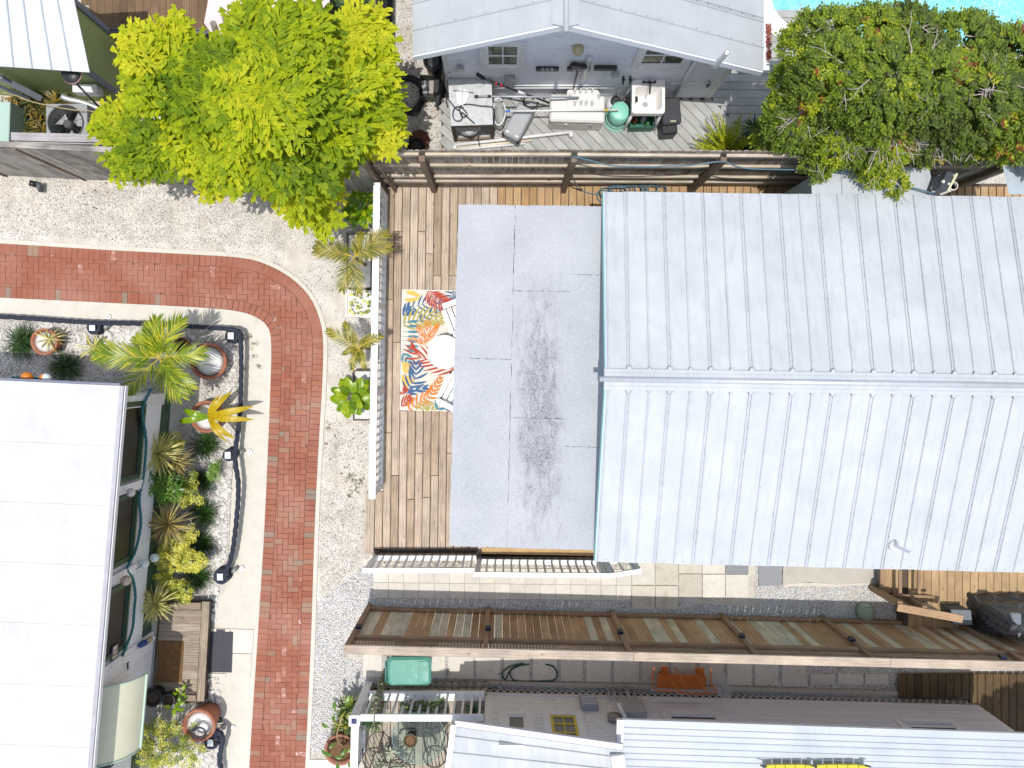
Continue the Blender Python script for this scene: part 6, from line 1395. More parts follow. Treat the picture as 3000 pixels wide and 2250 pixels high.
o1, i1, i2 = rr(ctr.x,ctr.y,hw,hd,.05), rr(ctr.x,ctr.y-.03,hw-.05,hd-.09,.07), rr(ctr.x,ctr.y-.04,hw-.1,hd-.14,.06); n = len(o1)
b = MB(); b.add([(x,y,zs) for x,y in o1]+[(x,y,zs) for x,y in i1]+[(x,y,zs-.28) for x,y in i2]+[(x,y,zs-.12) for x,y in o1], [(i,(i+1)%n,n+(i+1)%n,n+i) for i in range(n)]+[(n+i,n+(i+1)%n,2*n+(i+1)%n,2*n+i) for i in range(n)]+[tuple(range(2*n,3*n))]+[(i,3*n+i,3*n+(i+1)%n,(i+1)%n) for i in range(n)]); b.build('basin', SW, sk)
for sx in (-1,1):
    for sy in (-1,1): b = MB(); b.tube([Vector((ctr.x+sx*(hw-.04),ctr.y+sy*(hd-.05),zs-.1)), Vector((ctr.x+sx*(hw+.0),ctr.y+sy*(hd+.0),Z0))], .028, 8); b.build('leg', WHITE2, sk)
fa = Vector((ctr.x+.0, ctr.y+hd-.06, zs)); b = MB(); b.tube(catmull([fa, fa+up*.1, fa+Vector((.0,-.1,.14)), fa+Vector((0,-.22,.08))], .03), .016, 8)
b.tube([fa+Vector((-.1,0,.03)), fa+Vector((.1,0,.03))], .014, 8); b.lathe(fa+Vector((-.1,0,.03)), [(.02,0),(.02,.04)], 8); b.lathe(fa+Vector((.1,0,.03)), [(.02,0),(.02,.04)], 8); b.build('faucet', BLACK, sk)
b = MB(); b.lathe(Vector((ctr.x,ctr.y-.03,zs-.278)), [(.05,0),(.04,.008)], 14); b.build('drain', GREYM, sk); obox('sponge', None, Vector((ctr.x-hw+.09,ctr.y-.02,zs-.1)), Vector((0,1,0)), .1,.05,.04, BLACK).name; 
o = bpy.data.objects['sponge']; tag(o, 'dark sponge on the left ledge of the white utility sink', 'sponge')
gcx = thing('green_crate', 'dark green crate of bottles under the white utility sink', 'crate', TD(80,1050,Z0))
GC = simple('crate_green', (.02,.13,.08), .5)
def crate(par, c, a, w, d, h, mat, rows=3):
    a = Vector((a.x,a.y,0)).normalized(); s = Vector((-a.y,a.x,0))
    for sg_ in (-1,1):
        for k in range(rows):
            z = h*(k+.5)/rows
            for nm, p, q in (('side_slat', c-a*w/2+s*sg_*d/2, c+a*w/2+s*sg_*d/2), ('end_slat', c+a*sg_*w/2-s*d/2, c+a*sg_*w/2+s*d/2)): board(p+up*z, q+up*z, .012, h/rows*.72, mat, par, name=nm, bevel=.002)
        for s2 in (-1,1): p = c+a*sg_*w/2+s*s2*d/2; board(p, p+up*h, .025, .025, mat, par, up=a, name='corner_post', bevel=.002)
    obox('floor', par, c, a, w, d, .012, mat, .002)
c = TD(80,1050,.3); c.z = Z0; crate(gcx, c, Vector((1,.02,0)), .42, .28, .26, GC)
for dx, dy, r_, h_, m_ in ((-.1,.02,.05,.2,simple('rust_can', (.35,.1,.04), .5)),(.05,.03,.05,.24,simple('clear_bottle', (.55,.5,.55), .2)),(.13,-.04,.04,.2,simple('green_bottle', (.1,.3,.12), .3))):
    b = MB(); b.lathe(c+Vector((dx,dy,.012)), [(r_,0),(r_,h_*.7),(r_*.4,h_*.9),(r_*.4,h_)], 12); o = b.build('bottle', m_, None); tag(o, {.05: 'rust coloured can standing in the dark green crate', .04: 'green bottle standing in the dark green crate'}[r_] if dx != .05 else 'clear bottle standing in the dark green crate', 'bottle')
bg_ = thing('soft_cooler', 'black soft sided cooler bag with a white handle right of the utility sink', 'bag', TD(350,970,Z0)); a, c = TD(345,850,.6), TD(362,1050,.6); cc_ = (a+c)/2; cc_.z = Z0
obox('body', bg_, cc_+Vector((-.03,-.08,0)), c-a, .62, .3, .3, BLACK, .03); obox('lid', bg_, cc_+up*.3, c-a, (c-a).length+.06, .34, .1, simple('charcoal_fabric', (.05,.05,.06), .8, bump=.4), .025)
b = MB(); b.tube(catmull([TD(265,1120,.25), TD(285,1130,.2), TD(325,1125,.25), TD(330,1110,.28)], .02), .012, 6); b.build('handle', WHITE, bg_); b = MB(); b.box(TD(362,1052,.56), (.1,.03,.02)); b.build('tag', simple('tag_tan', (.4,.38,.25), .6), bg_)
for nm, lab, p, q, r_, m_ in (('pvc_pipe','long white plastic pipe with an elbow end lying on the grey deck',TC(540,1252,.2),TC(1540,1142,.24),.028,WHITE),('pvc_pipe','cream plastic pipe lying second in front of the metal table',TC(556,1277,.19),TC(1205,1212,.19),.022,simple('cream_pipe', (.7,.62,.5), .5)),
    ('pvc_pipe','short white plastic pipe nearest the picket fence',TC(548,1294,.19),TC(1140,1240,.19),.022,WHITE2),('pvc_pipe','thin white rod lying right in front of the open table',TC(535,1200,.18),TC(955,1191,.18),.01,WHITE)):
    th = thing(nm, lab, 'pipe', (p+q)/2, 'white pipes lying on the grey deck'); b = MB(); b.tube([p,q], r_, 10); b.build('tube', m_, th)
    if 'elbow' in lab:
        for e_, o_ in ((p,Vector((-.01,-.08,0))),(q,Vector((.01,-.09,0)))): b = MB(); b.tube([e_, e_+o_], r_*1.2, 10); b.build('elbow', m_, th)
wallp = lambda u, v, o=.06: TC.on(u, v, (0,WY-o,0), (0,1,0))
for i, (u0, v0, u1, v1, hw_, lab) in enumerate(((1605,570,1555,800,.14,'black angled broom hanging head up with a brown handle on the blue wall'),(1840,588,1772,800,.19,'wide black brush hanging head up with a pale handle on the blue wall'))):
    th = thing('broom', lab, 'broom', wallp(u0,v0)); p, q = wallp(u0,v0+15), wallp(u1,v1); b = MB(); b.tube([p,q], .013, 7); b.build('handle', simple('brown_handle', (.1,.04,.03), .5) if i == 0 else WHITE2, th)
    M = Matrix.Translation(wallp(u0,v0,.1)) @ Matrix.Rotation((.35,0)[i],4,'Y'); b = MB(); b.box(None, (hw_*2,.07,.1), M=M); b.build('brush_head', BLACK, th, bevel=.015)
for u in (1338,1608): 
    th = thing('tool_rack', {1338:'empty black tool clip rack on the blue wall left of the brooms',1608:'black tool clip rack holding the angled broom on the blue wall'}[u], 'rack', wallp(u,598)); b = MB(); b.box(wallp(u,597,.05), (.38,.04,.1)); b.build('back_plate', BLACK, th, bevel=.004)
    for k in (-1,0,1): b = MB(); b.box(wallp(u+k*38,600,.085), (.05,.035,.05)); b.build('clip', GREYM, th, bevel=.004)
crt = thing('milk_crate', 'grey black milk crate holding scrap tiles on the shell gravel', 'crate', TC(325,760,0)); c = TC(325,765,.15); c.z = .01
crate(crt, c, Vector((1,-.03,0)), .36, .38, .28, simple('crate_black', (.06,.065,.055), .5), 4)
for dx, dy, rz, cl in ((.03,.0,1.5,(.36,.33,.3)),(-.1,.0,1.75,(.3,.32,.33)),(.13,.02,1.55,(.45,.42,.36))): obox('tile', None, c+Vector((dx,dy,.02)), Vector((math.cos(rz),math.sin(rz),0)), .24,.09,.2, simple('scrap_tile_%d' % int(cl[0]*100), cl, .7))
for o, s_ in zip([x for x in COL.objects if x.name.startswith('tile')], ('broad beige scrap tile standing in the milk crate', 'blue grey scrap tile standing at the left of the milk crate', 'pale scrap tile standing at the right of the milk crate')): tag(o, s_, 'tile')
hc = thing('hose_coil', 'coil of black irrigation pipe lying on the shell gravel', 'hose coil', TC(130,815,0))
for k in range(7):
    r_ = .235+.017*k; z = .02+.016*(k % 3); b = MB(); c = TC(128,818,.03); b.tube([Vector((c.x+r_*math.cos(a)+.006*math.sin(3*a+k), c.y+r_*.98*math.sin(a)*1.12, z+.01*math.sin(2*a+k))) for a in np.linspace(0,6.2832,41)], .011, 6, close=False); b.build('hose_loop', BC, hc)
swag('hose_end', 'loose black pipe end beside the irrigation coil', [TC(230,880,.03), TC(245,940,.03), TC(190,1000,.03), TC(70,950,.03)], .01, BC, cat='hose', twist=False)
pot('nursery_pot', 'stack of black nursery pots in the shade of the blue house corner', TC(375,620,0), .17, .5, BLACK, soil=BLACK)
th = thing('leaning_panel', 'dark weathered panel leaning at the corner of the blue house', 'panel', TC(430,780,0)); board(TC(405,900,.05), TC(450,700,.3), .05, .5, DG, th, name='panel_board')
b = MB(); c = TC(235,1215,.02); b.lathe(c, [(.18,0),(.2,.03),(.17,.05),(.02,.03)], 9); b.build('rusty_pan', simple('rust', (.13,.05,.03), .9, var=.3, bump=.5), None, label='rusty metal pan lying in the shaded corner by the picket fence', cat='pan')
pot('nursery_pot', 'wide black pot against the picket fence below the rusty pan', TC(210,1290,0), .15, .18, BLACK)
# blue cable on the fence, hose heap on the deck
BLC = simple('blue_grey_hose', (.07,.15,.2), .4)
swag('cable', 'blue grey cable draped along the top of the picket fence toward the lean-to roof', [TC(1560,1352,2.3), TC(1700,1385,2.25), TC(1900,1430,2.2), TC(2212,1442,2.2), TD(300,1440,2.2), TD(500,1435,2.2), TD(780,1402,2.28), TD(900,1440,2.25), TD(1050,1465,2.22), TD(1535,1475,2.25), TE(500,1475,2.32), TE(700,1500,2.32), TE(900,1545,2.33), TE(1100,1590,2.35), TE(1300,1635,2.37), TP(960,370,2.38)], .012, BLC, cat='cable', twist=False)
swag('cable', 'dark cable hanging down the picket fence post onto the deck', [TC(1555,1352,2.3), TC(1540,1400,2.1), TC(1550,1500,1.6), TC(1580,1580,1.0), TC(1640,1640,.5), TO(100,130,.35), TO(200,170,.33), TO(300,178,.33)], .01, BLC, cat='cable', twist=False)
hh = thing('hose_heap', 'heap of blue grey garden hose on the deck at the corner of the metal roof', 'hose', TO(450,140,.3))
for k, (u, v, a_, b_) in enumerate(((320,190,.16,.12),(420,150,.2,.1),(520,140,.22,.08),(620,135,.2,.07),(700,140,.18,.07),(470,140,.3,.07),(380,165,.25,.11))):
    c = TO(u, v, .33+.02*k); b = MB(); b.tube([c+Vector((a_*math.cos(t), b_*math.sin(t)+.02*math.sin(3*t), .015*math.sin(2*t+k))) for t in np.linspace(0,6.2832,37)], .012, 6, close=False); b.build('hose_loop', BLC, hh)
sp = thing('splattered_post', 'black paint splattered post head with a white pipe cup beside the lean-to roof', 'post', TR(800,550,.5))
SPM = simple('splattered_black', (.04,.045,.06), .5, spots=((.75,.72,.62), 9, .22)); q = [TR(790,320,2.6), TR(968,368,2.6), TR(800,690,2.6), TR(640,640,2.6)]
b = MB(); b.prism([(p.x,p.y) for p in q], 2.2, 2.6); b.build('block', SPM, sp, bevel=.006); b = MB(); b.beam(TR(968,368,2.61), TR(800,690,2.61), .03, .02); b.build('edge_strip', simple('cream_edge', (.6,.6,.4), .6), sp)
q = TR(700,500,.2); b = MB(); b.box((TR(800,500,2.3).x,TR(800,500,2.3).y,1.2), (.1,.1,2.0)); b.build('pole', BLACK, sp)
c = TR(912,598,2.55); b = MB(); b.tube([c-up*.25+Vector((-.03,-.02,0)), c], .06, 18, close=False); b.lathe(c-up*.05, [(.005,0),(.054,0)], 16); b.tube([c+Vector((.06*math.cos(a),.06*math.sin(a),0)) for a in np.linspace(0,6.2832,25)], .007, 5, close=False); b.build('pipe_cup', simple('cup_white', (.72,.68,.62), .5), sp)
# ================================================================ RUG, TABLE, CHAIRS ON THE DECK
rg = thing('patterned_rug', 'cream outdoor rug printed with red, orange, yellow, green and blue palm fronds', 'rug', TRUG(500,800,ZD))
zr = ZD+.012; r0, r1, r2, r3 = TRUG(202,80,zr), TRUG(1300,100,zr), TRUG(1260,1560,zr), TRUG(175,1538,zr)
b = MB(); b.prism([(p.x,p.y) for p in (r0,r1,r2,r3)], ZD+.001, zr); b.build('rug_body', simple('rug_cream', (.68,.65,.58), .95, var=.05, ns=30, bump=.5, bs=220), rg)
b = MB()
for a, c in ((r0,r1),(r1,r2),(r2,r3),(r3,r0)): b.beam(a+up*.003, c+up*.003, .014, .006)
b.build('binding', simple('rug_binding', (.78,.76,.72), .9), rg)
RC = {'r': (.42,.06,.035), 'b': (.055,.13,.26), 't': (.07,.22,.3), 'y': (.75,.47,.1), 'o': (.65,.2,.03), 'g': (.4,.36,.11)}
RCM = {k: simple('rug_dye_'+k, c, .95, var=.12, ns=50, bump=.4, bs=220) for k, c in RC.items()}
rugpoly = [r0, r1, r2, r3]; zk = [0]
def frond2d(stem, n, L, wd, col, ang=55, curve=.35, both=True, w0=1):
    """flat woven palm frond: stem through pixel points of the rug tile, leaflets each side"""
    zk[0] += 1; z = zr+.0012+.0006*zk[0]; P = catmull([TRUG(u,v,0) for u, v in stem], .02); b = MB(); k_ = .24108*.0063
    def leaf(p, d, L_, w_, z=z):
        s = Vector((-d.y,d.x,0)); pts = []; m = 7; C = []
        for i in range(m+1):
            t = i/m; C.append(p+d*(L_*t)+s*(curve*.5*L_*t*t)*sg)
        for i in range(m):
            t0, t1 = i/m, (i+1)/m; wa, wb2 = w_*math.sin(math.pi*min(1,t0*.92+.08))**.8, w_*math.sin(math.pi*min(1,t1*.92+.08))**.8
            if not (inside(C[i],rugpoly) and inside(C[i+1],rugpoly)): break
            b.add([(C[i].x+s.x*wa,C[i].y+s.y*wa,z),(C[i].x-s.x*wa,C[i].y-s.y*wa,z),(C[i+1].x-s.x*wb2,C[i+1].y-s.y*wb2,z),(C[i+1].x+s.x*wb2,C[i+1].y+s.y*wb2,z)], [(0,3,2,1)])
    nP = len(P)
    for i in range(nP-1):
        d = (P[i+1]-P[i]).normalized(); s = Vector((-d.y,d.x,0))*.0035*w0
        if inside(P[i],rugpoly) and inside(P[i+1],rugpoly): b.add([(P[i].x+s.x,P[i].y+s.y,z),(P[i].x-s.x,P[i].y-s.y,z),(P[i+1].x-s.x,P[i+1].y-s.y,z),(P[i+1].x+s.x,P[i+1].y+s.y,z)], [(0,3,2,1)])
    for j in range(n):
        t = (j+.5)/n; i = min(nP-2, int(t*(nP-1))); d = (P[i+1]-P[i]).normalized(); Lj = L*k_*(1-.45*abs(t-.4)**1.2*2)*(1.0 if t < .9 else .7)
        for sg in ((1,-1) if both else (1,)):
            a = R(ang*(1-.45*t))*sg; dd_ = Vector((d.x*math.cos(a)-d.y*math.sin(a), d.x*math.sin(a)+d.y*math.cos(a), 0)); sg = -sg; leaf(P[i], dd_, Lj, wd*k_*.8, z+.00003*(2*j+(sg > 0)))
    if b.v: b.build('woven_frond', RCM[col], rg)
frond2d([(190,330),(330,310),(480,270),(620,230),(700,240)], 8, 150, 14, 'b', 75)
frond2d([(190,110),(300,130),(400,160)], 4, 120, 14, 'y', 25); frond2d([(195,200),(300,220),(400,205)], 4, 120, 14, 'y', 20)
frond2d([(880,130),(800,180),(760,260)], 5, 130, 13, 'b', 60)
frond2d([(180,470),(240,400),(330,330)], 5, 170, 20, 'b', 55); frond2d([(420,470),(560,390),(700,330)], 5, 110, 18, 'b', 60)
frond2d([(510,95),(600,190),(700,260),(860,320)], 15, 170, 13, 'r', 70)
frond2d([(230,530),(330,480),(480,440),(600,440),(700,455)], 9, 215, 18, 'g', 62)
for v in (490,540,600,650,700,750,800): frond2d([(185,v),(330,v+(v-600)*.1)], 2, 190, 15, 't', 8, .1)
frond2d([(180,740),(240,860),(330,980)], 5, 130, 18, 't', 60)
frond2d([(510,760),(470,660),(430,560)], 3, 160, 8, 'o', 30); frond2d([(510,740),(520,620),(530,500)], 4, 170, 8, 'o', 35); frond2d([(510,740),(570,650),(640,540)], 4, 170, 8, 'o', 25); frond2d([(500,760),(400,700),(320,690)], 3, 120, 9, 'o', 25)
frond2d([(170,880),(240,960),(310,1060)], 5, 150, 16, 'y', 50); frond2d([(185,1060),(240,1130),(300,1200)], 6, 170, 14, 'y', 50)
frond2d([(860,1060),(700,1000),(560,940),(420,890),(330,780)], 9, 270, 14, 'r', 48, .25)
frond2d([(280,1320),(340,1220),(390,1130),(395,950)], 7, 190, 18, 'b', 68); frond2d([(260,1330),(400,1290),(520,1260)], 3, 140, 20, 'b', 40)
frond2d([(180,1440),(220,1330),(280,1270)], 6, 120, 13, 'r', 55); frond2d([(180,1520),(260,1440),(330,1380)], 5, 150, 13, 'r', 45)
frond2d([(300,1520),(420,1430),(540,1370),(620,1260),(690,1140)], 11, 130, 15, 'o', 65)
frond2d([(390,1530),(500,1480),(640,1530)], 7, 110, 13, 'g', 70); frond2d([(640,1540),(700,1440),(760,1350),(900,1300)], 6, 150, 18, 't', 60); frond2d([(740,1530),(820,1470),(900,1440)], 5, 110, 16, 'b', 60)
PW_ = simple('white_plastic', (.82,.82,.82), .5, var=.02)
st_ = thing('side_table', 'round white slatted side table on the patterned rug', 'table', TRUG(705,835,ZD)); zt = ZD+.5; c = TRUG(712,835,zt); rad = (TRUG(712,835,zt)-TRUG(507,835,zt)).length
for k in range(7):
    x0_ = -rad+k*2*rad/7+.0025; x1_ = -rad+(k+1)*2*rad/7-.0025; pts = []
    for x in np.linspace(x0_, x1_, 6): pts.append((x, math.sqrt(max(0, rad*rad-x*x))))
    for x in np.linspace(x1_, x0_, 6): pts.append((x, -math.sqrt(max(0, rad*rad-x*x))))
    an_ = .07; b = MB(); b.prism([(c.x+x*math.cos(an_)-y*math.sin(an_), c.y+x*math.sin(an_)+y*math.cos(an_)) for x, y in pts], zt-.02, zt); b.build('table_slat', PW_, st_)
for k in range(4): a = k*math.pi/2+.6; b = MB(); b.beam(Vector((c.x+rad*.75*math.cos(a),c.y+rad*.75*math.sin(a),ZD+.012)), Vector((c.x+rad*.65*math.cos(a),c.y+rad*.65*math.sin(a),zt-.02)), .05, .05, up=(1,0,0)); b.build('leg', PW_, st_)
b = MB(); b.lathe(Vector((c.x,c.y,zt-.06)), [(rad*.8,0),(rad*.8,.03)], 24); b.build('apron', PW_, st_)
def adirondack(label, edge0, edge1):
    """front slats of the seat run from edge0 to edge1, chair faces left"""
    zs_ = ZD+.36; a, c = edge0, edge1; d = (c-a); L = d.length; d.normalize(); back = Vector((-d.y,d.x,0)); back = back if back.x > 0 else -back
    th = thing('adirondack_chair', label, 'chair', ((a+c)/2).xy.to_3d()+up*ZD, 'white chairs on the rug'); w_ = .085
    for k in range(6): o = back*(w_/2+k*(w_+.016)); z = zs_-.012*k; board(Vector((a.x,a.y,z))+o, Vector((c.x,c.y,z))+o, w_, .022, PW_, th, name='seat_slat')
    for s in (-1,1):
        m_ = ((a+c)/2)+d*(L/2+.04)*s; p = Vector((m_.x,m_.y,0)); board(p+back*.06+up*(ZD+.56), p+back*.68+up*(ZD+.56), .1, .022, PW_, th, name='armrest')
        board(p+back*.1+up*(ZD+.012), p+back*.1+up*(ZD+.55), .04, .08, PW_, th, up=back, name='leg'); board(p+back*.62+up*(ZD+.012), p+back*.6+up*(ZD+.55), .04, .08, PW_, th, up=back, name='leg')
    for k in range(5): t = (k+.5)/5; q_ = a.lerp(c,t); f = Vector((q_.x,q_.y,ZD+.3))+back*.52; board(f, f+back*.28+up*.62, .085, .018, PW_, th, up=back, name='back_slat')
adirondack('white slatted garden chair half under the felt roof, above the round table', TRUG(675,335,ZD+.36), TRUG(782,620,ZD+.36))
adirondack('white slatted garden chair half under the felt roof, below the round table', TRUG(762,1095,ZD+.36), TRUG(615,1375,ZD+.36))
# ================================================================ VEGETATION
class LB:
    """leaf builder: lists of numpy-ready vertices, triangles, tints"""
    def __init__(s): s.V = []; s.F = []; s.t = []
    def poly(s, pts, tint):
        k = len(s.V); s.V += [tuple(p) for p in pts]
        for i in range(1, len(pts)-1): s.F.append((k, k+i, k+i+1)); s.t.append(tint)
    def strip(s, C, W, side, tint, fold=0.0, up_=Vector((0,0,1))):
        """ribbon along C with half widths W; fold lifts the edges"""
        k = len(s.V)
        for c, w_ in zip(C, W): s.V += [tuple(c+side*w_+up_*(fold*w_)), tuple(c), tuple(c-side*w_+up_*(fold*w_))]
        for i in range(len(C)-1):
            for j in (0,1):
                a = k+3*i+j; s.F += [(a,a+1,a+4),(a,a+4,a+3)]; s.t += [tint]*2
    def build(s, name, mat, parent, **kw): return np_obj(name, s.V, s.F, mat, parent, tint=s.t, **kw)
rv = random.uniform
def aim(az, el): return Vector((math.cos(az)*math.cos(el), math.sin(az)*math.cos(el), math.sin(el)))
def blade(lb, base, az, el, L, w_, droop, tint, n=4, fold=.35, prof=(.55,1,.8,.04)):
    d = aim(az, el); side = Vector((-math.sin(az), math.cos(az), 0)); C = [Vector(base)]; dz = 0
    for i in range(n-1):
        e_ = el-droop*(i+1)/(n-1); C.append(C[-1]+aim(az, e_)*(L/(n-1)))
    W = [w_*p for p in (prof if len(prof) == n else np.interp(np.linspace(0,1,n), np.linspace(0,1,len(prof)), prof))]
    lb.strip(C, W, side, tint, fold); return C[-1]
def rosette(lb, base, n, L, w_, el=(.1,1.3), droop=.9, t=(0,1), fold=.35, nseg=4):
    for i in range(n):
        f = (i+.5)/n; e_ = el[0]+(el[1]-el[0])*f+rv(-.12,.12); blade(lb, base, i*2.399+rv(-.3,.3), e_, L*rv(.75,1.1)*(1-.15*f), w_, droop*rv(.6,1.3), rv(*t), nseg, fold)
FISH = leafmat('fishtail_leaf', [(0,(.07,.14,.01)), (.3,(.2,.3,.012)), (.7,(.44,.51,.014)), (1,(.62,.6,.03))], .55, .42, spec=.15)
HEDGE = leafmat('hedge_leaf', [(0,(.075,.1,.03)), (.3,(.11,.155,.03)), (.55,(.17,.25,.025)), (.8,(.3,.37,.02)), (.93,(.46,.44,.03)), (.96,(.3,.09,.035)), (1,(.26,.07,.035))], .5, .3, spec=.2)
GRASS = leafmat('mondo_grass', [(0,(.012,.035,.01)), (.6,(.025,.07,.012)), (1,(.07,.15,.02))], .45, .15)
PALM = leafmat('palm_leaf', [(0,(.1,.18,.015)), (.5,(.24,.33,.02)), (.85,(.48,.5,.03)), (1,(.6,.5,.05))], .35, .3)
OPALM = leafmat('olive_palm_leaf', [(0,(.11,.13,.02)), (.5,(.2,.21,.03)), (1,(.5,.4,.06))], .4, .25)
DRAC = leafmat('dracaena_leaf', [(0,(.26,.23,.07)), (.5,(.55,.52,.18)), (1,(.72,.66,.3))], .4, .2)
DRACR = leafmat('reddish_dracaena', [(0,(.16,.1,.06)), (.5,(.3,.22,.08)), (1,(.5,.45,.15))], .4, .2)
SCHEF = leafmat('schefflera_leaf', [(0,(.08,.13,.015)), (.35,(.2,.26,.03)), (.6,(.5,.5,.05)), (1,(.7,.65,.12))], .35, .25)
GREENL = leafmat('green_leaf', [(0,(.05,.12,.02)), (.6,(.1,.22,.03)), (1,(.2,.32,.05))], .3, .25)
CROT = leafmat('croton_leaf', [(0,(.12,.22,.01)), (.5,(.22,.36,.01)), (1,(.4,.48,.02))], .3, .3)
CROTD = leafmat('dark_croton_leaf', [(0,(.1,.22,.008)), (.6,(.22,.36,.008)), (1,(.45,.5,.02))], .3, .25)
BROM = leafmat('bromeliad_leaf', [(0,(.03,.05,.015)), (.5,(.1,.1,.02)), (1,(.35,.22,.04))], .4, .2)
YELL = leafmat('yellow_leaf', [(0,(.5,.33,.01)), (1,(.6,.48,.015))], .4, .35)
BARK = simple('grey_bark', (.24,.21,.18), .9, var=.25, ns=20, bump=.6); TWIG = simple('pale_twig', (.42,.38,.34), .8, var=.2, ns=20)
# ---- fishtail palm clump
ft = thing('fishtail_palm', 'large yellow green fishtail palm clump overhanging the grey board fence', 'palm tree', (-3.9, 4.5, 0))
def pinna(lb, p, d, side, L, w_, tint, upv):
    """one wedge leaflet with a bitten-off outer edge"""
    n_ = d.cross(side).normalized(); j = [rv(.8,1.12) for _ in range(5)]
    pts = [p, p+d*L*.45-side*w_*.3, p+d*L*j[0]*.85-side*w_*.62, p+d*L*j[1]*1.0-side*w_*.3, p+d*L*j[2]*.86, p+d*L*j[3]*1.05+side*w_*.3, p+d*L*j[4]*.84+side*w_*.6, p+d*L*.45+side*w_*.28]
    z = n_*w_*.18; pts = [q+z*((i%2)*2-1)*.5 for i, q in enumerate(pts)]; lb.poly(pts, tint)
lobes = [(430,190,110,2.9),(480,300,120,2.8),(330,385,60,2.0),(420,430,90,2.2),(560,430,120,2.5),(600,260,145,3.3),(590,170,75,3.1),(740,95,95,3.3),(650,130,60,3.2),(760,280,180,3.7),(860,150,150,3.6),(900,50,70,3.2),(970,190,110,3.3),(1060,100,50,3.2),(1075,210,60,3.1),(960,330,150,3.3),(1080,330,60,2.9),(1120,360,55,2.8),(860,430,150,3.1),(900,530,90,2.5),(760,470,110,2.8),(1000,440,72,2.7),(940,590,55,2.1),(680,380,140,3.3),(480,70,20,3),(375,130,32,2.8),(1130,300,30,2.9),(1135,400,28,2.7),(300,340,22,1.9),(330,460,30,2.0),(600,520,28,2.2),(880,600,35,2),(960,640,22,1.9),(1110,60,25,3.1),(1120,190,25,3)]
frn = []; stems = [S(720,300,0)+Vector((rv(-.5,.5), rv(-.35,.35), 0)) for _ in range(7)]
trk = MB()
for s in stems:
    h_ = rv(2.0,2.6); trk.tube(catmull([s, s+Vector((rv(-.1,.1),rv(-.1,.1),h_*.5)), s+Vector((rv(-.3,.3),rv(-.3,.3),h_))], .2), .05, 8)
o = trk.build('trunk', BARK, ft)
core = S(740,290,3.4); nfr = 0
for (u, v, r, z) in lobes:
    nfr_ = max(2, int(r*r/1150)); 
    for k in range(nfr_):
        rr_ = r*math.sqrt(random.random())*.8; a_ = rv(0,6.283); tip = S(u+rr_*math.cos(a_), v+rr_*math.sin(a_), z+rv(-.25,.2)-.25*(rr_/r)**2)
        out = tip-core; out.z = 0; L = rv(.55,.95); o2 = out.normalized() if out.length > .2 else aim(rv(0,6.28),0); az = math.atan2(o2.y,o2.x)+rv(-.6,.6)
        base = tip-aim(az,.25)*L+Vector((0,0,rv(-.1,.1))); lb = LB(); C = catmull([base, base.lerp(tip,.5)+up*(.1*L), tip-up*.05], .06)
        tb_ = max(0, min(.95, .56+.16*math.sin(u*.011+v*.017)+rv(-.17,.17)+(.2 if r < 70 else 0)))
        st_m = MB(); st_m.tube(C, .008, 4, close=False)
        m_ = len(C)
        for j in range(1, 6):
            i = int(j*(m_-1)/5.2); p = C[i]; d0 = (C[min(i+1,m_-1)]-C[i-1]).normalized(); s0 = Vector((-d0.y,d0.x,0)).normalized()
            for sg in (1,-1):
                d1 = (d0*.95+s0*sg*.7+up*rv(-.12,.1)).normalized(); L1 = L*.5*rv(.8,1.1)*(1-.4*j/6); n1 = max(3, int(L1/.07)); s1 = d1.cross(up).normalized()
                for q in range(1, n1+1):
                    pp = p+d1*(L1*q/n1)-up*(.12*L1*(q/n1)**2)
                    for s2 in (1,-1):
                        dd_ = (d1*.8+s1*s2*.72-up*rv(-.05,.35)).normalized(); sd2 = dd_.cross(up+Vector((rv(-.3,.3),rv(-.3,.3),0))).normalized(); pinna(lb, pp, dd_, sd2, rv(.13,.2), rv(.055,.085), max(0,min(1,tb_+rv(-.22,.18))), up)
        dd_ = d0; pinna(lb, C[-1], dd_, s0, .16, .12, min(1,tb_+.1), up)
        lb.build('frond', FISH, ft); nfr += 1
# ---- the hedge of small leaves over the picket fence and pool
hd_ = thing('shade_tree', 'broad bushy tree with small green and rusty leaves between the pool and the metal roof', 'tree', (6.6, 4.2, 0))
H_L = [(2500,95,55,2.7),(2610,105,55,2.7),(2730,120,60,2.7),(2880,130,50,2.7),(2355,140,72,2.6),(2320,250,62,2.5),(2262,400,50,2.0),(2335,350,100,2.6),(2420,110,80,2.8),(2430,240,130,3.1),(2540,110,90,2.9),(2560,260,150,3.3),(2660,110,90,2.9),(2680,260,150,3.3),(2700,400,85,2.7),(2570,410,100,2.8),(2450,400,85,2.7),(2400,470,50,2.4),(2560,495,45,2.5),(2800,150,110,3.0),(2820,300,150,3.2),(2930,200,120,3.1),(2960,340,140,3.1),(3060,300,150,3.0),(2830,410,65,2.6),(2950,410,60,2.6),(2870,80,30,2.8),(2620,540,28,2.4),(2480,55,22,2.8),(2640,45,25,2.8),(3050,170,110,2.9),(2370,60,22,2.6),(3080,440,80,2.6)]
lb = LB(); tw = MB()
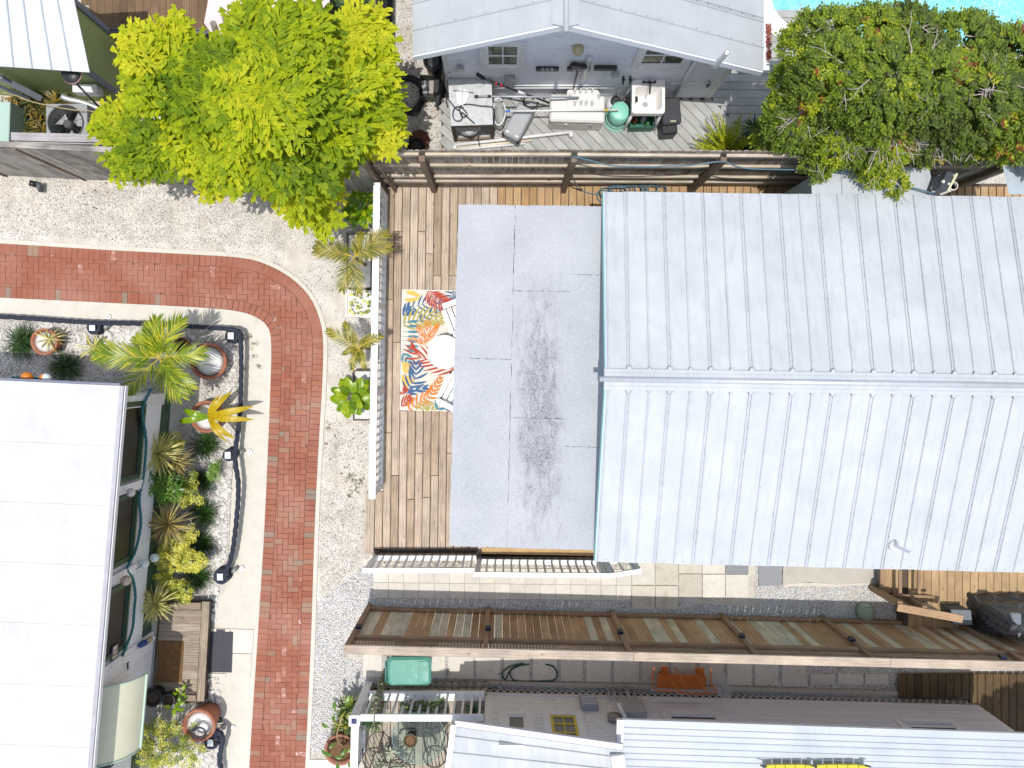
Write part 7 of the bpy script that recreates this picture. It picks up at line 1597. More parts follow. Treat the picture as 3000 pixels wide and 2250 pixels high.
def spray(lb, p, az, el, L, tb_, n=7):
    d = aim(az, el); s = Vector((-math.sin(az), math.cos(az), 0)); 
    for i in range(n):
        q = p+d*(L*i/n)-up*(.15*L*(i/n)**2)
        for sg in (1,-1) if i < n-1 else (0,):
            dd_ = (d*.55+s*sg*rv(.6,.9)+up*rv(-.25,.25)).normalized(); w_ = dd_.cross(up+Vector((rv(-.5,.5),rv(-.5,.5),0))).normalized(); l_ = rv(.042,.068); k = len(lb.V)
            lb.V += [tuple(q), tuple(q+dd_*l_*.5+w_*l_*.3), tuple(q+dd_*l_), tuple(q+dd_*l_*.5-w_*l_*.3)]; lb.F += [(k,k+1,k+2),(k,k+2,k+3)]; t = max(0,min(.9 if tb_ < .9 else 1,tb_+rv(-.2,.16))); lb.t += [t,t]
cl = [(rv(2230,3080), rv(40,520), rv(0,1)) for _ in range(70)]
for (u, v, r, z) in H_L:
    R_ = r*.9/2000*(CAM_H-z); c = S(u, v, z-.25*R_)
    for k in range(int(R_*R_*1900)+8):
        d = aim(rv(0,6.283), math.asin(rv(-.35,1))); rad_ = R_*(rv(.62,1.0)**.5)*1.0
        p = c+Vector((d.x*rad_, d.y*rad_, d.z*rad_*.9)); 
        i = min(range(70), key=lambda q: (cl[q][0]-(u+d.x*r))**2+(cl[q][1]-(v-d.y*r))**2); tcl = cl[i][2]
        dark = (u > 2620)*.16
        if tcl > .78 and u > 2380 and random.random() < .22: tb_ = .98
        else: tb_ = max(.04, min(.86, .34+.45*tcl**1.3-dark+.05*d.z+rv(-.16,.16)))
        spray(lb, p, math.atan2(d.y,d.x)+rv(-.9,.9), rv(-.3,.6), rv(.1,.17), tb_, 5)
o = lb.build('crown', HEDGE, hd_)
for (u, v, r, z) in H_L:
    R_ = r/2000*(CAM_H-z); c = S(u, v, z-.25*R_); n_ = 3 if v < 300 else 9
    if v > 380 and u < 2800: n_ = 16
    for k in range(n_ if r > 50 else 2):
        a = rv(0,6.283) if v < 380 else rv(-2.4,-.7); p = c+Vector((rv(-.4,.4)*R_, rv(-.3,.4)*R_, R_*.62)); P = [p]; d = aim(a, rv(-.1,.25))
        for i in range(5): d = (d+Vector((rv(-.45,.45), rv(-.45,.45), rv(-.2,.15)))).normalized(); P.append(P[-1]+d*rv(.06,.13)*(.6+R_))
        tw.tube(P, .006, 5, rs=[.011,.009,.007,.005,.004,.003])
        for j in (2,3): q = P[j]; dd_ = aim(a+rv(-1.2,1.2), .1); tw.tube([q, q+dd_*.09, q+dd_*.17+Vector((rv(-.04,.04),rv(-.04,.04),0))], .004, 4, rs=[.006,.004,.002])
tw.build('twigs', TWIG, hd_)['kind'] = 'stuff'
o = MB()
for bx, by in ((5.4,3.75),(6.2,3.7),(7.6,3.8)):
    o.tube(catmull([Vector((bx,by,0)), Vector((bx+rv(-.1,.1),by+.1,1.0)), Vector((bx+rv(-.3,.3),by+.5,1.9)), Vector((bx+rv(-.5,.5),by+.8,2.6))], .2), .06, 8)
    for k in range(5): a = rv(0,6.28); o.tube([Vector((bx,by+.2,1.3)), Vector((bx,by+.2,1.3))+aim(a,.5)*.6, Vector((bx,by+.2,1.3))+aim(a,.5)*1.2], .025, 6)
o.build('trunk', BARK, hd_)
# branches of the same tree hanging over the lean-to
# ---- feather palms
def feather(lb, base, az, el, L, droop, nl, ll, lw_, t=(0,1), vee=.35, mb=None, ang=1.0):
    C = []; p = Vector(base); m_ = 12
    for i in range(m_+1):
        C.append(p.copy()); p = p+aim(az, el-droop*(i/m_))*(L/m_)
    if mb is not None: mb.tube(C, .008, 5, close=False, rs=[.011*(1-.75*i/m_) for i in range(m_+1)])
    for j in range(nl):
        f = .12+.88*j/nl; i = min(m_-1, int(f*m_)); q = C[i].lerp(C[i+1], f*m_-i); d = (C[i+1]-C[i]).normalized(); s = d.cross(up).normalized(); n_ = s.cross(d)
        for sg in (1,-1):
            an = ang*(1-.55*f)+rv(-.08,.08); dd_ = (d*math.cos(an)+s*sg*math.sin(an)+n_*(vee-.35*f)*rv(.6,1.2)).normalized(); l_ = ll*math.sin(math.pi*min(.97, .22+.66*f))*rv(.88,1.1)
            w_ = (s*math.cos(an)-d*math.sin(an)*sg).normalized(); k = len(lb.V); q1 = q+dd_*l_*.5-up*.015*l_; q2 = q+dd_*l_-up*(.16*l_)
            lb.V += [tuple(q+w_*lw_*.5), tuple(q-w_*lw_*.5), tuple(q1-w_*lw_), tuple(q1+w_*lw_), tuple(q2)]; lb.F += [(k,k+1,k+2),(k,k+2,k+3),(k+3,k+2,k+4)]; t_ = rv(*t); lb.t += [t_]*3
    return C
def pix_az(a, b_): d = b_-a; return math.atan2(d.y, d.x)
def palm(name, label, tips, c, z, mat, cat='palm', stem=None, nl=34, ll=.24, lw_=.009, droop=1.0, group=None, t=(0,1), ang=1.0):
    """tips: the tile points the fronds reach; each frond is a part"""
    ground = Vector((stem.x, stem.y, 0)) if stem is not None else Vector((c.x, c.y, 0)); th = thing(name, label, cat, ground, group)
    for tp_ in tips:
        d = tp_-c; d.z = 0; L = d.length*1.15; lb = LB(); mb = MB(); feather(lb, c, math.atan2(d.y,d.x), .75, L, droop+.3, nl, ll*min(1.2,L/.7), lw_, t, mb=mb, ang=ang); o = lb.build('frond', mat, th)
        if mb.v: mb.build('midrib', YMID, o)
    b = MB(); b.tube(catmull([ground, ground.lerp(c,.6)+up*.05, c+up*.02], .1), .03, 8); b.build('stem', BARK, th); return th
YMID = simple('yellow_midrib', (.5,.4,.06), .5)
zp = 1.15
palm('areca_palm', 'potted palm with bright green fronds spreading beside the corner of the flat roof', [TG(0,640,zp), TG(40,580,zp), TG(360,470,zp), TG(560,300,zp), TG(780,310,zp), TG(980,620,zp), TG(890,930,zp-.1), TG(830,1010,zp-.2), TG(330,1100,zp-.3), TG(480,360,zp)], TG(560,660,zp), zp, PALM, stem=TG(1010,700,.3), nl=30, ll=.34, lw_=.012, ang=.8)
palm('feather_palm', 'upper of two small olive feather palms leaning over the white deck railing', [TJ(200,640,1.35), TJ(770,510,1.35), TJ(790,620,1.3), TJ(430,960,1.2), TJ(560,980,1.2), TJ(215,590,1.35), TJ(560,500,1.4)], TJ(520,700,1.15), 1.1, OPALM, nl=34, ll=.27, lw_=.0075, group='feather palms along the deck railing')
palm('feather_palm', 'lower of two small olive feather palms leaning over the white deck railing', [TJ(300,1300,1.3), TJ(430,1240,1.3), TJ(720,1340,1.3), TJ(640,1330,1.3), TJ(500,1600,1.2), TJ(600,1590,1.2), TJ(420,1480,1.3)], TJ(560,1430,1.1), 1.1, OPALM, nl=32, ll=.23, lw_=.0075, group='feather palms along the deck railing')
# ---- rubber-leaved shrubs with broad leaves: each leaf a part
def leafmesh(name, L, w_, mat, cup=.25, tint=.5, n=7, prof=None, droop=.3):
    lb = LB(); C = []; W = []
    for i in range(n): t = i/(n-1); C.append(Vector((L*t, 0, -droop*L*t*t))); W.append(w_*(math.sin(math.pi*min(1,.05+.9*t))**.7 if prof is None else np.interp(t, np.linspace(0,1,len(prof)), prof)))
    lb.strip(C, W, Vector((0,1,0)), tint, cup); me = np_mesh(name, lb.V, lb.F, mat, lb.t, smooth=True); return me
def broad(name, label, c, z, R_, n, L, w_, mat, cat='shrub', cup=.3, variants=5, wilt=None):
    th = thing(name, label, cat, (c.x, c.y, 0)); ms = [leafmesh('leaf', L*rv(.85,1.15), w_*rv(.85,1.15), mat, cup, tint=i/variants) for i in range(variants)]
    for i in range(n):
        f = math.sqrt((i+.5)/n); az = i*2.399+rv(-.3,.3); el = 1.25*(1-f)+rv(-.15,.15); base = Vector((c.x, c.y, z))+Vector((math.cos(az), math.sin(az), 0))*(R_*f*.55)+up*(.12*(1-f)+rv(-.05,.03))
        M = Matrix.Translation(base) @ Matrix.Rotation(az, 4, 'Z') @ Matrix.Rotation(-el+.15, 4, 'Y') @ Matrix.Rotation(rv(-.5,.5), 4, 'X'); o = bpy.data.objects.new('leaf', random.choice(ms)); _link(o, M, th)
    b = MB(); b.tube([Vector((c.x,c.y,0)), Vector((c.x,c.y,z))], .03, 8)
    for k in range(5): a = k*1.25; b.tube([Vector((c.x,c.y,z-.2)), Vector((c.x,c.y,z-.02))+aim(a,.2)*R_*.4], .01, 6)
    b.build('stem', BARK, th); return th
def at(c, z): return Vector((c.x, c.y, z))
broad('clusia_shrub', 'dense shrub of glossy rounded leaves at the top end of the white deck railing', TJ(560,290,.9), .75, .38, 85, .15, .045, CROTD)
broad('croton', 'bright green cabbage-like plant with browning leaf tips beside the white deck railing', TK(480,310,.7), .5, .34, 30, .24, .075, CROT)
# ---- planters along the railing
def planter(label, q, mat, h=.25, soil=PEB):
    cc_ = sum(q, Vector((0,0,0)))/4; th = thing('planter_box', label, 'planter', (cc_.x,cc_.y,0), 'planters along the deck railing')
    for i in range(4): a, c = q[i], q[(i+1)%4]; board(Vector((a.x,a.y,h/2)), Vector((c.x,c.y,h/2)), .02, h, mat, th, name='side', bevel=.002)
    b = MB(); b.prism([(p.x,p.y) for p in q], .0, h-.05); b.build('pebble_fill', soil, th); return th
planter('white planter box with yellowed leaves between the two small feather palms', [TJ(455,970,.25), TJ(655,975,.25), TJ(655,1190,.25), TJ(455,1175,.25)], WHITE)
planter('pale planter box behind the croton at the white deck railing', [TK(515,100,.25), TK(650,100,.25), TK(648,500,.25), TK(512,500,.25)], DARKW)
planter('pebble filled planter box under the upper small feather palm', [TJ(460,510,.25), TJ(655,515,.25), TJ(655,950,.25), TJ(460,950,.25)], DARKW)
th = thing('vine', 'straggly green and yellow vine in the white planter box', 'vine', TJ(560,1080,.25)); lb = LB()
for k in range(46): p = TJ(rv(480,650), rv(980,1170), rv(.25,.4)); az = rv(0,6.28); d = aim(az,.1); s = Vector((-d.y,d.x,0)); l_ = rv(.04,.08); lb.poly([p, p+d*l_*.4+s*l_*.4, p+d*l_, p+d*l_*.4-s*l_*.4], rv(0,1))
lb.build('leaves', SCHEF, th)
# ---- tufts, spider plants, dracaenas
tuft0 = None
def tuft(p, s_, label, proto=[None]):
    if proto[0] is None:
        th = thing('mondo_grass', label, 'grass tuft', (0,0,0), 'mondo grass tufts in the rope garden bed'); lb = LB()
        for i in range(330): blade(lb, (rv(-.05,.05), rv(-.05,.05), 0), rv(0,6.283), rv(.35,1.45), rv(.2,.34), .0035, rv(.8,1.9), rv(0,1), 5, .2, (1,1,.9,.6,.1))
        lb.build('foliage', GRASS, th); proto[0] = th; r_ = th
    else: r_ = copy_tree(proto[0], Matrix.Identity(4)); r_['label'] = label
    place(r_, Matrix.Translation(Vector((p.x,p.y,.015))) @ Matrix.Rotation(rv(0,6.28), 4, 'Z') @ Matrix.Diagonal((s_,s_,s_,1)))
for (t, u, v, s_), lab in zip(((TQ,265,545,1.45),(TQ,830,870,1.4),(TH,1000,170,1.3),(TH,960,530,1.1),(TH,970,840,1.35),(TH,950,1140,1.2),(TH,920,1470,1.3)),
    ('dark grass tuft left of the ringed spider plant pot','dark grass tuft against the wall below the spider plants','dark grass tuft just below the pot of yellow leaves','dark grass tuft left of the pebbles under the broad green shrub','dark grass tuft right of the brown dracaena','dark grass tuft above the yellow shrub','dark grass tuft nearest the timber landing')): tuft(t(u,v,.12), s_, lab)
def strappy(name, label, c, z, n, L, w_, mat, el=(.05,1.3), droop=.9, t=(0,1), cat='plant', trunk=True, group=None):
    th = thing(name, label, cat, (c.x,c.y,0), group); lb = LB(); rosette(lb, (c.x,c.y,z), n, L, w_, el, droop, t, .4); lb.build('foliage', mat, th)
    if trunk and z > .15: b = MB(); b.tube([Vector((c.x,c.y,0)), Vector((c.x,c.y,z))], .025, 7); b.build('stem', BARK, th)
    return th
strappy('spider_plant', 'striped spider plant growing in the small ringed clay pot', TQ(575,500,.45), .3, 20, .36, .014, DRAC, droop=1.4, trunk=False)
strappy('spider_plant', 'green and yellow strap-leaved plant below the first rope bollard', TQ(1165,620,.35), .2, 20, .42, .017, DRAC, droop=1.3, t=(0,.6))
strappy('dracaena', 'pale yellow spiky dracaena against the second dark window', TH(520,265,.95), .85, 120, .5, .012, DRAC, droop=.5, t=(.3,1))
strappy('dracaena', 'small pinkish tan spiky dracaena right of the pale yellow one', TH(700,340,.8), .7, 80, .36, .01, DRACR, droop=.5, t=(.2,1))
strappy('dracaena', 'brown and olive spiky dracaena in the middle of the garden bed', TH(620,960,.8), .7, 120, .5, .011, DRACR, droop=.6)
strappy('dracaena', 'yellow striped spiky dracaena above the timber landing', TI(640,240,.8), .7, 110, .46, .013, DRAC, droop=.7, t=(.1,.9))
# ---- schefflera: whorls of small leaves
def whorls(name, label, blobs, mat, z, n_per, leafL=.06, cat='shrub', t=(0,1), nlf=8, twig=None, parts='foliage'):
    c0 = S(blobs[0][0], blobs[0][1], 0); th = thing(name, label, cat, c0); lb = LB(); b = MB()
    for (u, v, r) in blobs:
        for k in range(max(3, int(n_per*r*r/330))):
            rr_ = r*math.sqrt(random.random()); a = rv(0,6.28); h_ = z*(1-.35*(rr_/r)**2)*rv(.75,1.08); p = S(u+rr_*math.cos(a), v+rr_*math.sin(a), h_); tb_ = rv(*t); rot_ = rv(0,6.28)
            for i in range(nlf):
                az = rot_+i*6.283/nlf; d = aim(az, rv(-.15,.45)); s = Vector((-math.sin(az), math.cos(az), 0)); l_ = leafL*rv(.8,1.15); q = p+d*.01
                lb.poly([q, q+d*l_*.45-s*l_*.17, q+d*l_*.85-s*l_*.13, q+d*l_, q+d*l_*.85+s*l_*.13, q+d*l_*.45+s*l_*.17], max(0,min(1,tb_+rv(-.15,.15))))
            if random.random() < .5: g_ = S(u, v, .05); b.tube([g_.lerp(p,.3), p], .006, 4)
    lb.build(parts, mat, th); b.build('stems', twig or BARK, th); return th
px_ = lambda t, *L_: [(t.px(u,v)[0], t.px(u,v)[1], r) for u, v, r in L_]
whorls('schefflera', 'yellow variegated umbrella shrub between the brown dracaena and the wall buoys', px_(TH,(870,1030,20),(800,1130,28),(640,1160,24),(600,1260,34),(720,1300,40),(850,1300,36),(960,1310,20),(780,1220,30)), SCHEF, .75, 11, .055, t=(.45,1))
whorls('schefflera', 'yellow variegated umbrella shrub just above the timber landing', px_(TH,(560,1460,34),(640,1510,24),(730,1580,34),(800,1620,26)), SCHEF, .6, 11, .055, t=(.25,.9))
whorls('schefflera', 'yellow and green umbrella shrub beside the broad green one in the bed', px_(TH,(850,650,26),(790,720,22),(920,720,18),(880,490,20),(820,560,28),(690,150,32),(740,200,20)), SCHEF, .7, 9, .05, t=(.1,.95))
whorls('umbrella_shrub', 'broad green umbrella shrub over the white post between the dark windows', px_(TH,(350,560,30),(460,480,34),(560,590,42),(660,520,36),(420,640,30),(600,680,26),(700,650,28),(520,520,36)), GREENL, .95, 7, .1, t=(.2,1), nlf=7)
whorls('umbrella_shrub', 'small green shrub on the white rocks beside the rope bollard', px_(TH,(1080,420,16),(1070,490,16),(1100,370,10)), GREENL, .35, 9, .07, t=(.5,1))
whorls('umbrella_shrub', 'open shrub of small lime green leaves on dark twigs at the bottom left', px_(TI,(610,1320,24),(700,1290,26),(830,1310,22),(560,1400,26),(720,1400,30),(930,1450,26),(600,1480,26),(800,1530,34),(540,1560,28),(690,1570,28),(930,1560,30),(1050,1500,16),(1000,1600,22),(640,1640,30),(1010,1300,8)), SCHEF, .8, 9, .06, t=(.2,.75), nlf=6)
whorls('leafy_seedlings', 'sparse weeds by the kerb next to the large clay pot', px_(TG,(1460,450,16),(1480,520,12),(1470,610,14),(1540,730,14),(1390,760,10)), GREENL, .05, 5, .03, cat='weeds', t=(0,.3), nlf=4)
for (u, v, r), lab in zip(((590,275,8),(600,250,0),(640,540,0)), ()): pass
whorls('moss_patch', 'brown green weeds creeping over the shell sand beside the deck', px_(TK,(300,560,10),(370,710,7),(450,880,6),(490,970,20),(570,1010,18),(520,1070,16),(480,1130,12),(430,1340,9),(400,1240,5)), OPALM, .02, 16, .018, cat='weeds', t=(0,.4), nlf=5)
# ---- pots
pot('clay_pot', 'large round clay pot of white pebbles at the foot of the bright green palm', at(TG(1030,690,.34),.015), .31, .34, TERRA, soil=PEB)
for o in [x for x in COL.objects if x.name.startswith('clay_pot') and x.type == 'EMPTY']: pass
pot('clay_pot', 'clay pot of white pebbles holding the plant with long yellow leaves', at(TG(1012,1230,.3),.015), .275, .3, TERRA, soil=PEB)
pot('clay_pot', 'small ringed clay pot with pebbles left of the first rope bollard', at(TQ(575,535,.3),.015), .225, .3, TERRA, soil=PEB)
pot('clay_pot', 'small reddish clay pot half hidden behind the bright green palm', at(TG(770,535,.2),.015), .14, .2, TERRA)
pot('clay_pot', 'tall clay urn of pebbles with black coiled irrigation pipe at the bottom left', at(TI(1045,1290,.5),.015), .28, .5, TERRA, soil=PEB)
b = MB(); c = TI(1050,1350,.6)
for k in range(3): b.tube([c+Vector(((.1+.02*k)*math.cos(a),(.08+.02*k)*math.sin(a),.02*k)) for a in np.linspace(0,6.283,25)], .01, 6, close=False)
b.build('pipe_coil', BC, None, label='small black pipe coil lying in the clay urn', cat='pipe')
pot('nursery_pot', 'dark plastic pot on the lower end of the timber landing', at(TI(700,990,.3),.305), .16, .26, BLACK)
pot('nursery_pot', 'small open dark pot beside the rubber-leaved plant on the landing', at(TI(825,1030,.3),.305), .11, .2, DGREY)
broad('rubber_plant', 'small plant of rounded lime green leaves beside the clay urn', TI(820,1140,.5), .42, .16, 12, .12, .035, CROT)
broad('rubber_plant', 'sprig of lime green leaves over the end of the timber landing', TI(880,1020,.55), .5, .1, 6, .11, .03, CROT)
yl = thing('bird_palm', 'potted plant with long yellow and green pleated leaves', 'plant', TG(1025,1235,.3))
zl = .62
def bigleaf(p0, p1, w_, mat, parent, droop=.12):
    d = p1-p0; L = d.length; side = Vector((-d.y,d.x,0)).normalized(); C = []; W = []; lb = LB()
    for i in range(9): t = i/8; C.append(p0.lerp(p1,t)+up*(.1*math.sin(math.pi*t)-droop*t*t)); W.append(w_*math.sin(math.pi*min(1,.12+.87*t))**.8)
    lb.strip(C, W, side, .5, .22); lb.build('leaf', mat, parent)
c0 = TG(1030,1232,zl-.1)
for u, v, w_, m_ in ((1445,1135,.055,YELL),(1450,1262,.05,YELL),(1235,985,.05,YELL),(1265,1450,.05,YELL),(755,1160,.05,CROTD),(705,1285,.05,CROTD),(1200,1490,.03,YELL),(1130,1000,.025,YELL)): bigleaf(c0, TG(u,v,zl), w_*1.2, m_, yl)
b = MB(); b.tube([Vector((c0.x,c0.y,.25)), c0], .016, 6); b.build('stem', BARK, yl)
# ---- rope bollards
def bollard(p, label, s_=1.0):
    th = thing('rope_bollard', label, 'bollard', (p.x,p.y,.01), 'rope wrapped bollards round the garden bed')
    b = MB(); b.lathe((p.x,p.y,.01), [(.085*s_,0),(.085*s_,.2)], 14); b.build('core', BLACK, th)
    for k in range(4): b = MB(); z = .035+.05*k; r_ = .1*s_; b.tube([Vector((p.x+r_*math.cos(a), p.y+r_*math.sin(a), z+.03*a/6.28)) for a in np.linspace(0,6.283,21)], .036, 7, close=False); b.build('rope_turn', ROPE, th)
    b = MB(); b.box((p.x-.01,p.y,.225), (.135,.15,.04)); b.build('lamp_cap', BLACK, th, bevel=.006); b = MB(); b.box((p.x-.01,p.y,.249), (.105,.125,.008)); b.build('solar_panel', simple('bright_panel', (.7,.74,.8), .25), th); return th
for (t, u, v), lab, s_ in zip(((TQ,1205,350),(TG,1255,445),(TG,1225,1605),(TH,1150,1460),(TI,1150,1440)), ('rope wrapped bollard lamp beside the areca palm on the upper run of rope','rope wrapped bollard lamp at the rounded corner of the garden bed','rope wrapped bollard lamp halfway down the right side of the bed','rope wrapped bollard lamp at the lower end of the thick rope','rope wrapped bollard lamp at the bottom left beside the clay urn'), (1.0,1.0,.85,1.15,1.1)): bollard(t(u,v,.24), lab, s_)
zr_ = .27
swag('thick_rope', 'thick dark rope strung along the garden bed between the bollard lamps', [TX(-300,670,zr_), TX(0,684,zr_), TX(120,692,.24), TX(200,697,.3), TX(300,699,.27), TX(400,704,.25), TX(480,710,.3), TX(507,713,.32), TX(519,728,.3), TX(521,800,.26), TX(518,900,.24), TX(508,985,.3), TX(515,1050,.28), TX(510,1130,.25), TX(500,1200,.26), TX(486,1240,.3)], .042, ROPE, step=.025)
swag('thick_rope', 'short length of thick dark rope hanging at the bottom left beside the brick road', [TI(1150,1340,.33), TI(1230,1360,.33), TI(1250,1420,.3), TI(1225,1560,.2), TI(1240,1720,.2)], .045, ROPE, step=.025)
for t, u, v, lab in ((TQ,1370,350,'grey spotlight beside the upper rope bollard'),(TG,1368,462,'small pale spotlight outside the corner rope bollard'),(TG,1340,1580,'small pale spotlight behind the middle rope bollard'),(TH,1280,1395,'small pale spotlight beside the lower rope bollard'),(TI,1250,1310,'grey spotlight beside the clay urn')):
    p = t(u,v,.1); th = thing('spotlight', lab, 'spotlight', (p.x,p.y,0), 'spotlights beside the bollards'); b = MB(); b.tube([Vector((p.x-.04,p.y-.03,.08)), Vector((p.x+.05,p.y+.03,.14))], .04, 12); b.build('housing', GREYM, th); b = MB(); b.tube([Vector((p.x,p.y,0)), Vector((p.x,p.y,.1))], .012, 6); b.build('stake', BLACK, th)
for t, u, v, lab in ((TG,1435,1570,'small round glass path light in the apron by the middle bollard'),(TH,1360,1375,'small round glass path light near the lower rope bollard'),(TI,1345,1305,'small round glass path light near the clay urn'),(TQ,1410,212,'clear round glass path light above the upper rope bollard'),(TI,1225,1240,'dark ringed glass path light touching the clay urn')):
    p = t(u,v,.02); th = thing('path_light', lab, 'light', p, 'glass path lights'); b = MB(); b.lathe(Vector((p.x,p.y,.012)), [(.05,0),(.05,.03),(.04,.04),(.035,.03)], 18); b.build('ring', WHITE2 if 'dark' not in lab else BLACK, th); b = MB(); b.lathe(Vector((p.x,p.y,.025)), [(.036,0),(.02,.02),(.004,.024)], 14); b.build('lens', simple('lens_grey', (.45,.45,.44), .1), th)
sl_ = thing('spotlight', 'black twin spotlight in the shell gravel at the foot of the grey board fence', 'spotlight', TF(310,130,0)); p, q = TF(255,105,.15), TF(345,110,.12)
b = MB(); b.tube([p, p+Vector((.09,-.02,-.05))], .055, 12); b.build('lamp_head', BLACK, sl_); b = MB(); b.tube([q+up*.05, q+Vector((.0,-.14,-.03))], .045, 12); b.build('lamp_head', DGREY, sl_); b = MB(); b.tube([Vector(((p.x+q.x)/2,p.y,0)), (p+q)/2], .015, 6); b.build('stake', BLACK, sl_)
ORB = simple('orange_float', (.65,.2,.02), .4)
for u, v, lab, m2 in ((350,990,'plain orange float hanging on the edge of the flat white roof',None),(588,1008,'orange and white float hanging on the edge of the flat white roof',WHITE)):
    p = TQ(u,v,2.3); th = thing('float', lab, 'float', p, 'floats at the flat roof edge'); Mx = Matrix.Translation(p) @ Matrix.Rotation(R(90),4,'Y'); r_ = .075
    b = MB(); b.lathe(None, [(.004,-r_*1.15)]+[(r_*math.cos(a), r_*1.15*math.sin(a)) for a in np.linspace(-1.3,0 if m2 else 1.3,7)]+([] if m2 else [(.004,r_*1.15)]), 16, M=Mx); b.build('float_body', ORB, th)
    if m2: b = MB(); b.lathe(None, [(r_*math.cos(a), r_*1.15*math.sin(a)) for a in np.linspace(0,1.3,6)]+[(.004,r_*1.15)], 16, M=Mx); b.build('float_cap', m2, th)
swag('rope', 'green blue rope under the edge of the flat white roof between the floats', [TQ(150,1000,2.2), TQ(350,1000,2.25), TQ(500,1010,2.2), TQ(620,1030,2.2), TQ(900,1050,2.15)], .015, TEALROPE, step=.03)
# ---- upper left planting, fern, porch plants
def bank(name, label, pts, z, n, L, w_, mat, cat='plant'):
    th = thing(name, label, cat, at(pts[0],0)); lb = LB()
    for p in pts: rosette(lb, (p.x,p.y,z*rv(.8,1.1)), n, L, w_, (.1,1.3), 1.0, (0,1), .3)
    lb.build('foliage', mat, th); return th
bank('bromeliads', 'dark bromeliads with orange tipped leaves left of the air conditioner', [TA(u,v,.4) for u,v in ((150,900),(230,960),(120,1030),(300,1040),(210,1100),(340,950),(60,960),(150,820),(280,880),(350,1120),(110,1120),(420,860),(480,870))], .35, 26, .32, .02, BROM)
bank('dark_fern', 'dark palm fern in deep shade behind the top of the fishtail palm', [TB(u,v,.5) for u,v in ((1180,60),(1260,120),(1320,40),(1180,160),(1330,180))], .45, 40, .45, .012, GRASS)
fr = thing('foxtail_fern', 'bright yellow green foxtail fern in the corner of the grey deck', 'fern', TD(850,1290,0)); c = TD(840,1330,.4); FERN = leafmat('fern_leaf', [(0,(.2,.26,.01)), (.5,(.4,.46,.02)), (1,(.6,.6,.03))], .5, .3)
for k in range(70):
    lb = LB(); az = rv(.05,3.1) if k < 60 else rv(3.1,6.2); el = rv(.3,1.2); L = rv(.5,.95); d = aim(az,el); p0 = Vector((c.x+rv(-.06,.06),c.y+rv(-.05,.05),.25))
    for i in range(26):
        f = i/26; q = p0+d*(L*f)-up*(.28*L*f*f)
        for j in range(5): a = rv(0,6.28); e_ = (aim(a, rv(-.2,.7))+d*.5).normalized(); l_ = .075*(1-.55*f); s = e_.cross(up+Vector((rv(-.5,.5),.3,0))).normalized()*l_*.2; k_ = len(lb.V); lb.V += [tuple(q-s), tuple(q+s), tuple(q+e_*l_)]; lb.F.append((k_,k_+1,k_+2)); lb.t.append(rv(0,1))
    lb.build('frond', FERN, fr)
bank('dark_fern', 'dark green shrub in shade beside the foxtail fern under the tree', [TD(u,v,.6) for u,v in ((1010,1280),(1080,1200),(1120,1290),(1180,1310),(1090,1100),(1250,1320),(1340,1320))], .5, 34, .32, .014, GRASS)
palm('porch_palm', 'dark green palm growing behind the white porch railing', [TL(700,1190,.9), TL(760,1250,.9), TL(860,1170,.9), TL(1010,1150,.9), TL(940,1200,.9), TL(850,1255,.9)], TL(830,1215,.8), .8, leafmat('deep_palm', [(0,(.03,.08,.03)), (1,(.09,.17,.06))], .4, .2), nl=24, ll=.2, lw_=.008)
bank('spiky_plant', 'spiky blue green plant poking over the corner of the porch railing', [TL(440,1350,1.0), TL(500,1310,.8)], .95, 44, .3, .008, MATS['deep_palm'])
bank('spiky_plant', 'dark spiky plant at the shaded end of the porch railing', [TL(1260,1320,.8), TL(1200,1330,.7), TL(1250,1210,.7)], .7, 36, .24, .009, GRASS)
succ = simple('pale_succulent', (.42,.44,.33), .6, var=.1); th = thing('succulent', 'pale grey agave cluster at the bottom edge of the porch', 'plant', TS(850,1450,ZP))
for (u, v, r_) in ((740,1480,.16),(860,1350,.13),(960,1500,.14),(830,1520,.12)):
    lb = LB(); rosette(lb, TS(u,v,ZP+.3), 18, r_*1.5, .022, (.1,1.2), .4, (0,1), .3, 4); lb.build('rosette', succ, th)
pot('flower_pot', 'large clay pot with a thin leafy stem outside the porch railing', at(TS(205,1310,.42),.02), .27, .42, simple('brown_clay', (.33,.14,.09), .75, var=.1), soil=simple('bark', (.2,.1,.04), .9))
th = thing('frangipani', 'thin stemmed plant with scattered green leaves in the large clay pot', 'plant', TS(230,1230,.4)); b = MB(); b.tube(catmull([TS(240,1260,.4), TS(180,1200,.8), TS(170,1080,1.0), TS(230,900,1.2)], .05), .012, 6); b.build('stem', simple('tan_stem', (.35,.25,.13), .7), th)
ms = [leafmesh('leaf', .14*k, .032*k, GREENL, .3, tint=k-.5) for k in (.9,1.1,1.3)]
for u, v, az in ((130,810,1.6),(290,740,1.3),(60,1030,2.6),(130,930,1.7),(60,1290,.6),(50,1370,2.9),(140,1400,-.2),(300,1340,.5),(210,1400,.9),(320,1470,-1.4),(170,1480,-1.5),(100,1380,3.0)):
    o = bpy.data.objects.new('leaf', random.choice(ms)); _link(o, Matrix.Translation(TS(u,v,.75)) @ Matrix.Rotation(az,4,'Z') @ Matrix.Rotation(rv(-.3,.2),4,'Y'), th)
bank('bromeliads', 'shaded bromeliads and leafy pot plants outside the porch corner', [TL(280,1230,.4), TL(330,1190,.4), TL(300,1300,.35), TL(330,1340,.35), TL(260,1350,.3)], .35, 22, .28, .024, leafmat('dim_brom', [(0,(.03,.06,.02)), (.6,(.1,.16,.02)), (1,(.35,.33,.04))], .4, .2))
th = thing('climbing_vine', 'dark leafy vine climbing the wooden trellis', 'vine', TL(540,1000,0)); lb = LB()
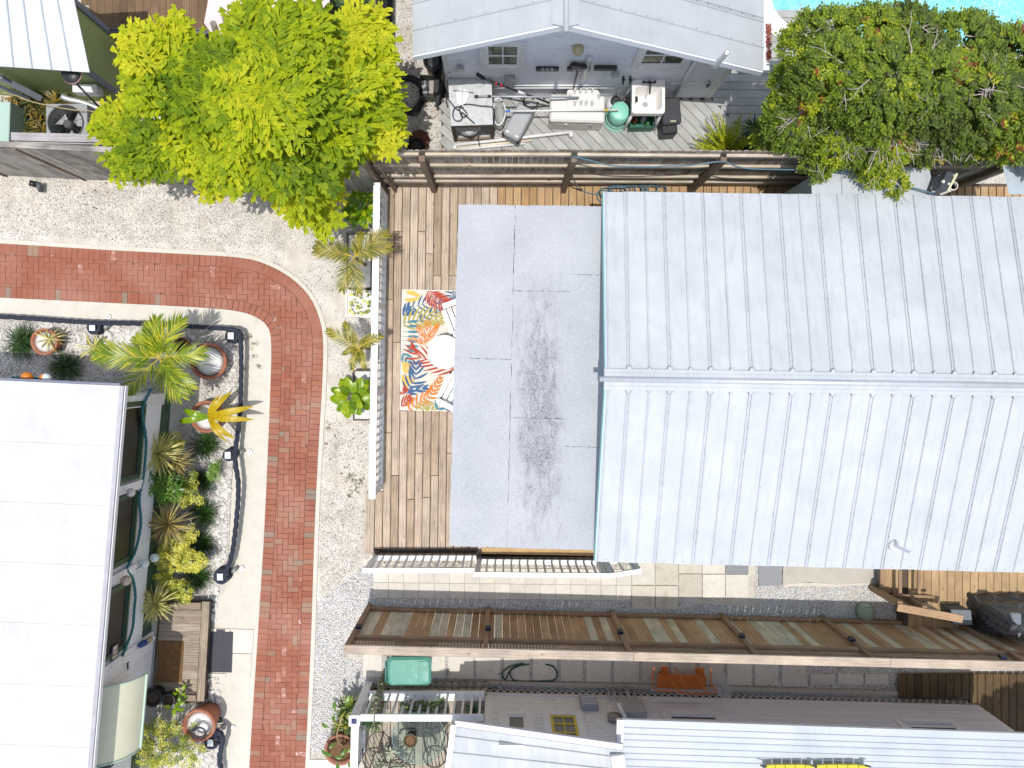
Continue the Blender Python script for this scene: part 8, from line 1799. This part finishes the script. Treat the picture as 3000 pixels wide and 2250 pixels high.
for k in range(170):
    f = random.random(); z = rv(.2,1.4); y_ = pa.lerp(pb_, f); p = Vector((y_.x+rv(-.04,.04), y_.y, z)); az = rv(0,6.28); d = aim(az, rv(-.3,.3)); s = Vector((-d.y,d.x,0)); l_ = rv(.03,.055)
    if f > .75 or f < .35 or random.random() < .3: lb.poly([p, p+d*l_*.5+s*l_*.35, p+d*l_, p+d*l_*.5-s*l_*.35], rv(0,.8))
lb.build('foliage', GREENL, th)
# ---- fallen leaves
lb = LB()
for k in range(330):
    u, v = random.choice([(rv(0,1000), rv(520,620)), (rv(1200,2900), rv(1960,2020)), (rv(1100,1800), rv(1640,1660)), (rv(950,1100), rv(1200,1750)), (rv(1180,1290), rv(60,420)), (rv(300,700), rv(960,1300))])
    p = S(u, v, rv(.03,.05)); d = aim(rv(0,6.28), rv(-.1,.2)); s = Vector((-d.y,d.x,0)); l_ = rv(.02,.05); lb.poly([p, p+d*l_*.5+s*l_*.3, p+d*l_, p+d*l_*.5-s*l_*.3], rv(0,1))
o = lb.build('fallen_leaves', leafmat('dry_leaf', [(0,(.12,.05,.02)), (.6,(.25,.1,.04)), (1,(.4,.28,.08))], .8, .1), None, kind='stuff')
# ---- unseen tree added beyond the lower right corner, crown shaped to shade the alley deck
tt_ = thing('added_shade_tree', 'unseen tree added beyond the lower right corner to shade the dark alley deck', 'tree', (9.6, -8.6, 0)); lb = LB()
for k in range(10000):
    d = aim(rv(0,6.283), rv(-1,1.4)); r_ = rv(.5,1)**.5; p = Vector((10.6,-8.1,5.6))+Vector((d.x*2.1*r_, d.y*1.25*r_, d.z*1.0*r_)); e_ = aim(rv(0,6.28), rv(-.3,.3)); s2 = Vector((-e_.y,e_.x,rv(-.3,.3)))*.06; lb.poly([p, p+e_*.08+s2, p+e_*.17, p+e_*.08-s2], rv(0,1))
lb.build('crown', GREENL, tt_); b = MB(); b.tube(catmull([Vector((9.6,-8.6,0)), Vector((10.1,-8.5,2.5)), Vector((10.5,-8.2,5.2))], .3), .14, 9)
for k in range(6): a = k*1.05; b.tube([Vector((10.2,-8.4,3.6)), Vector((10.4,-8.3,4.4))+aim(a,.3)*.6, Vector((10.6,-8.1,5.2))+aim(a,.3)*1.1], .05, 6)
b.build('trunk', BARK, tt_)
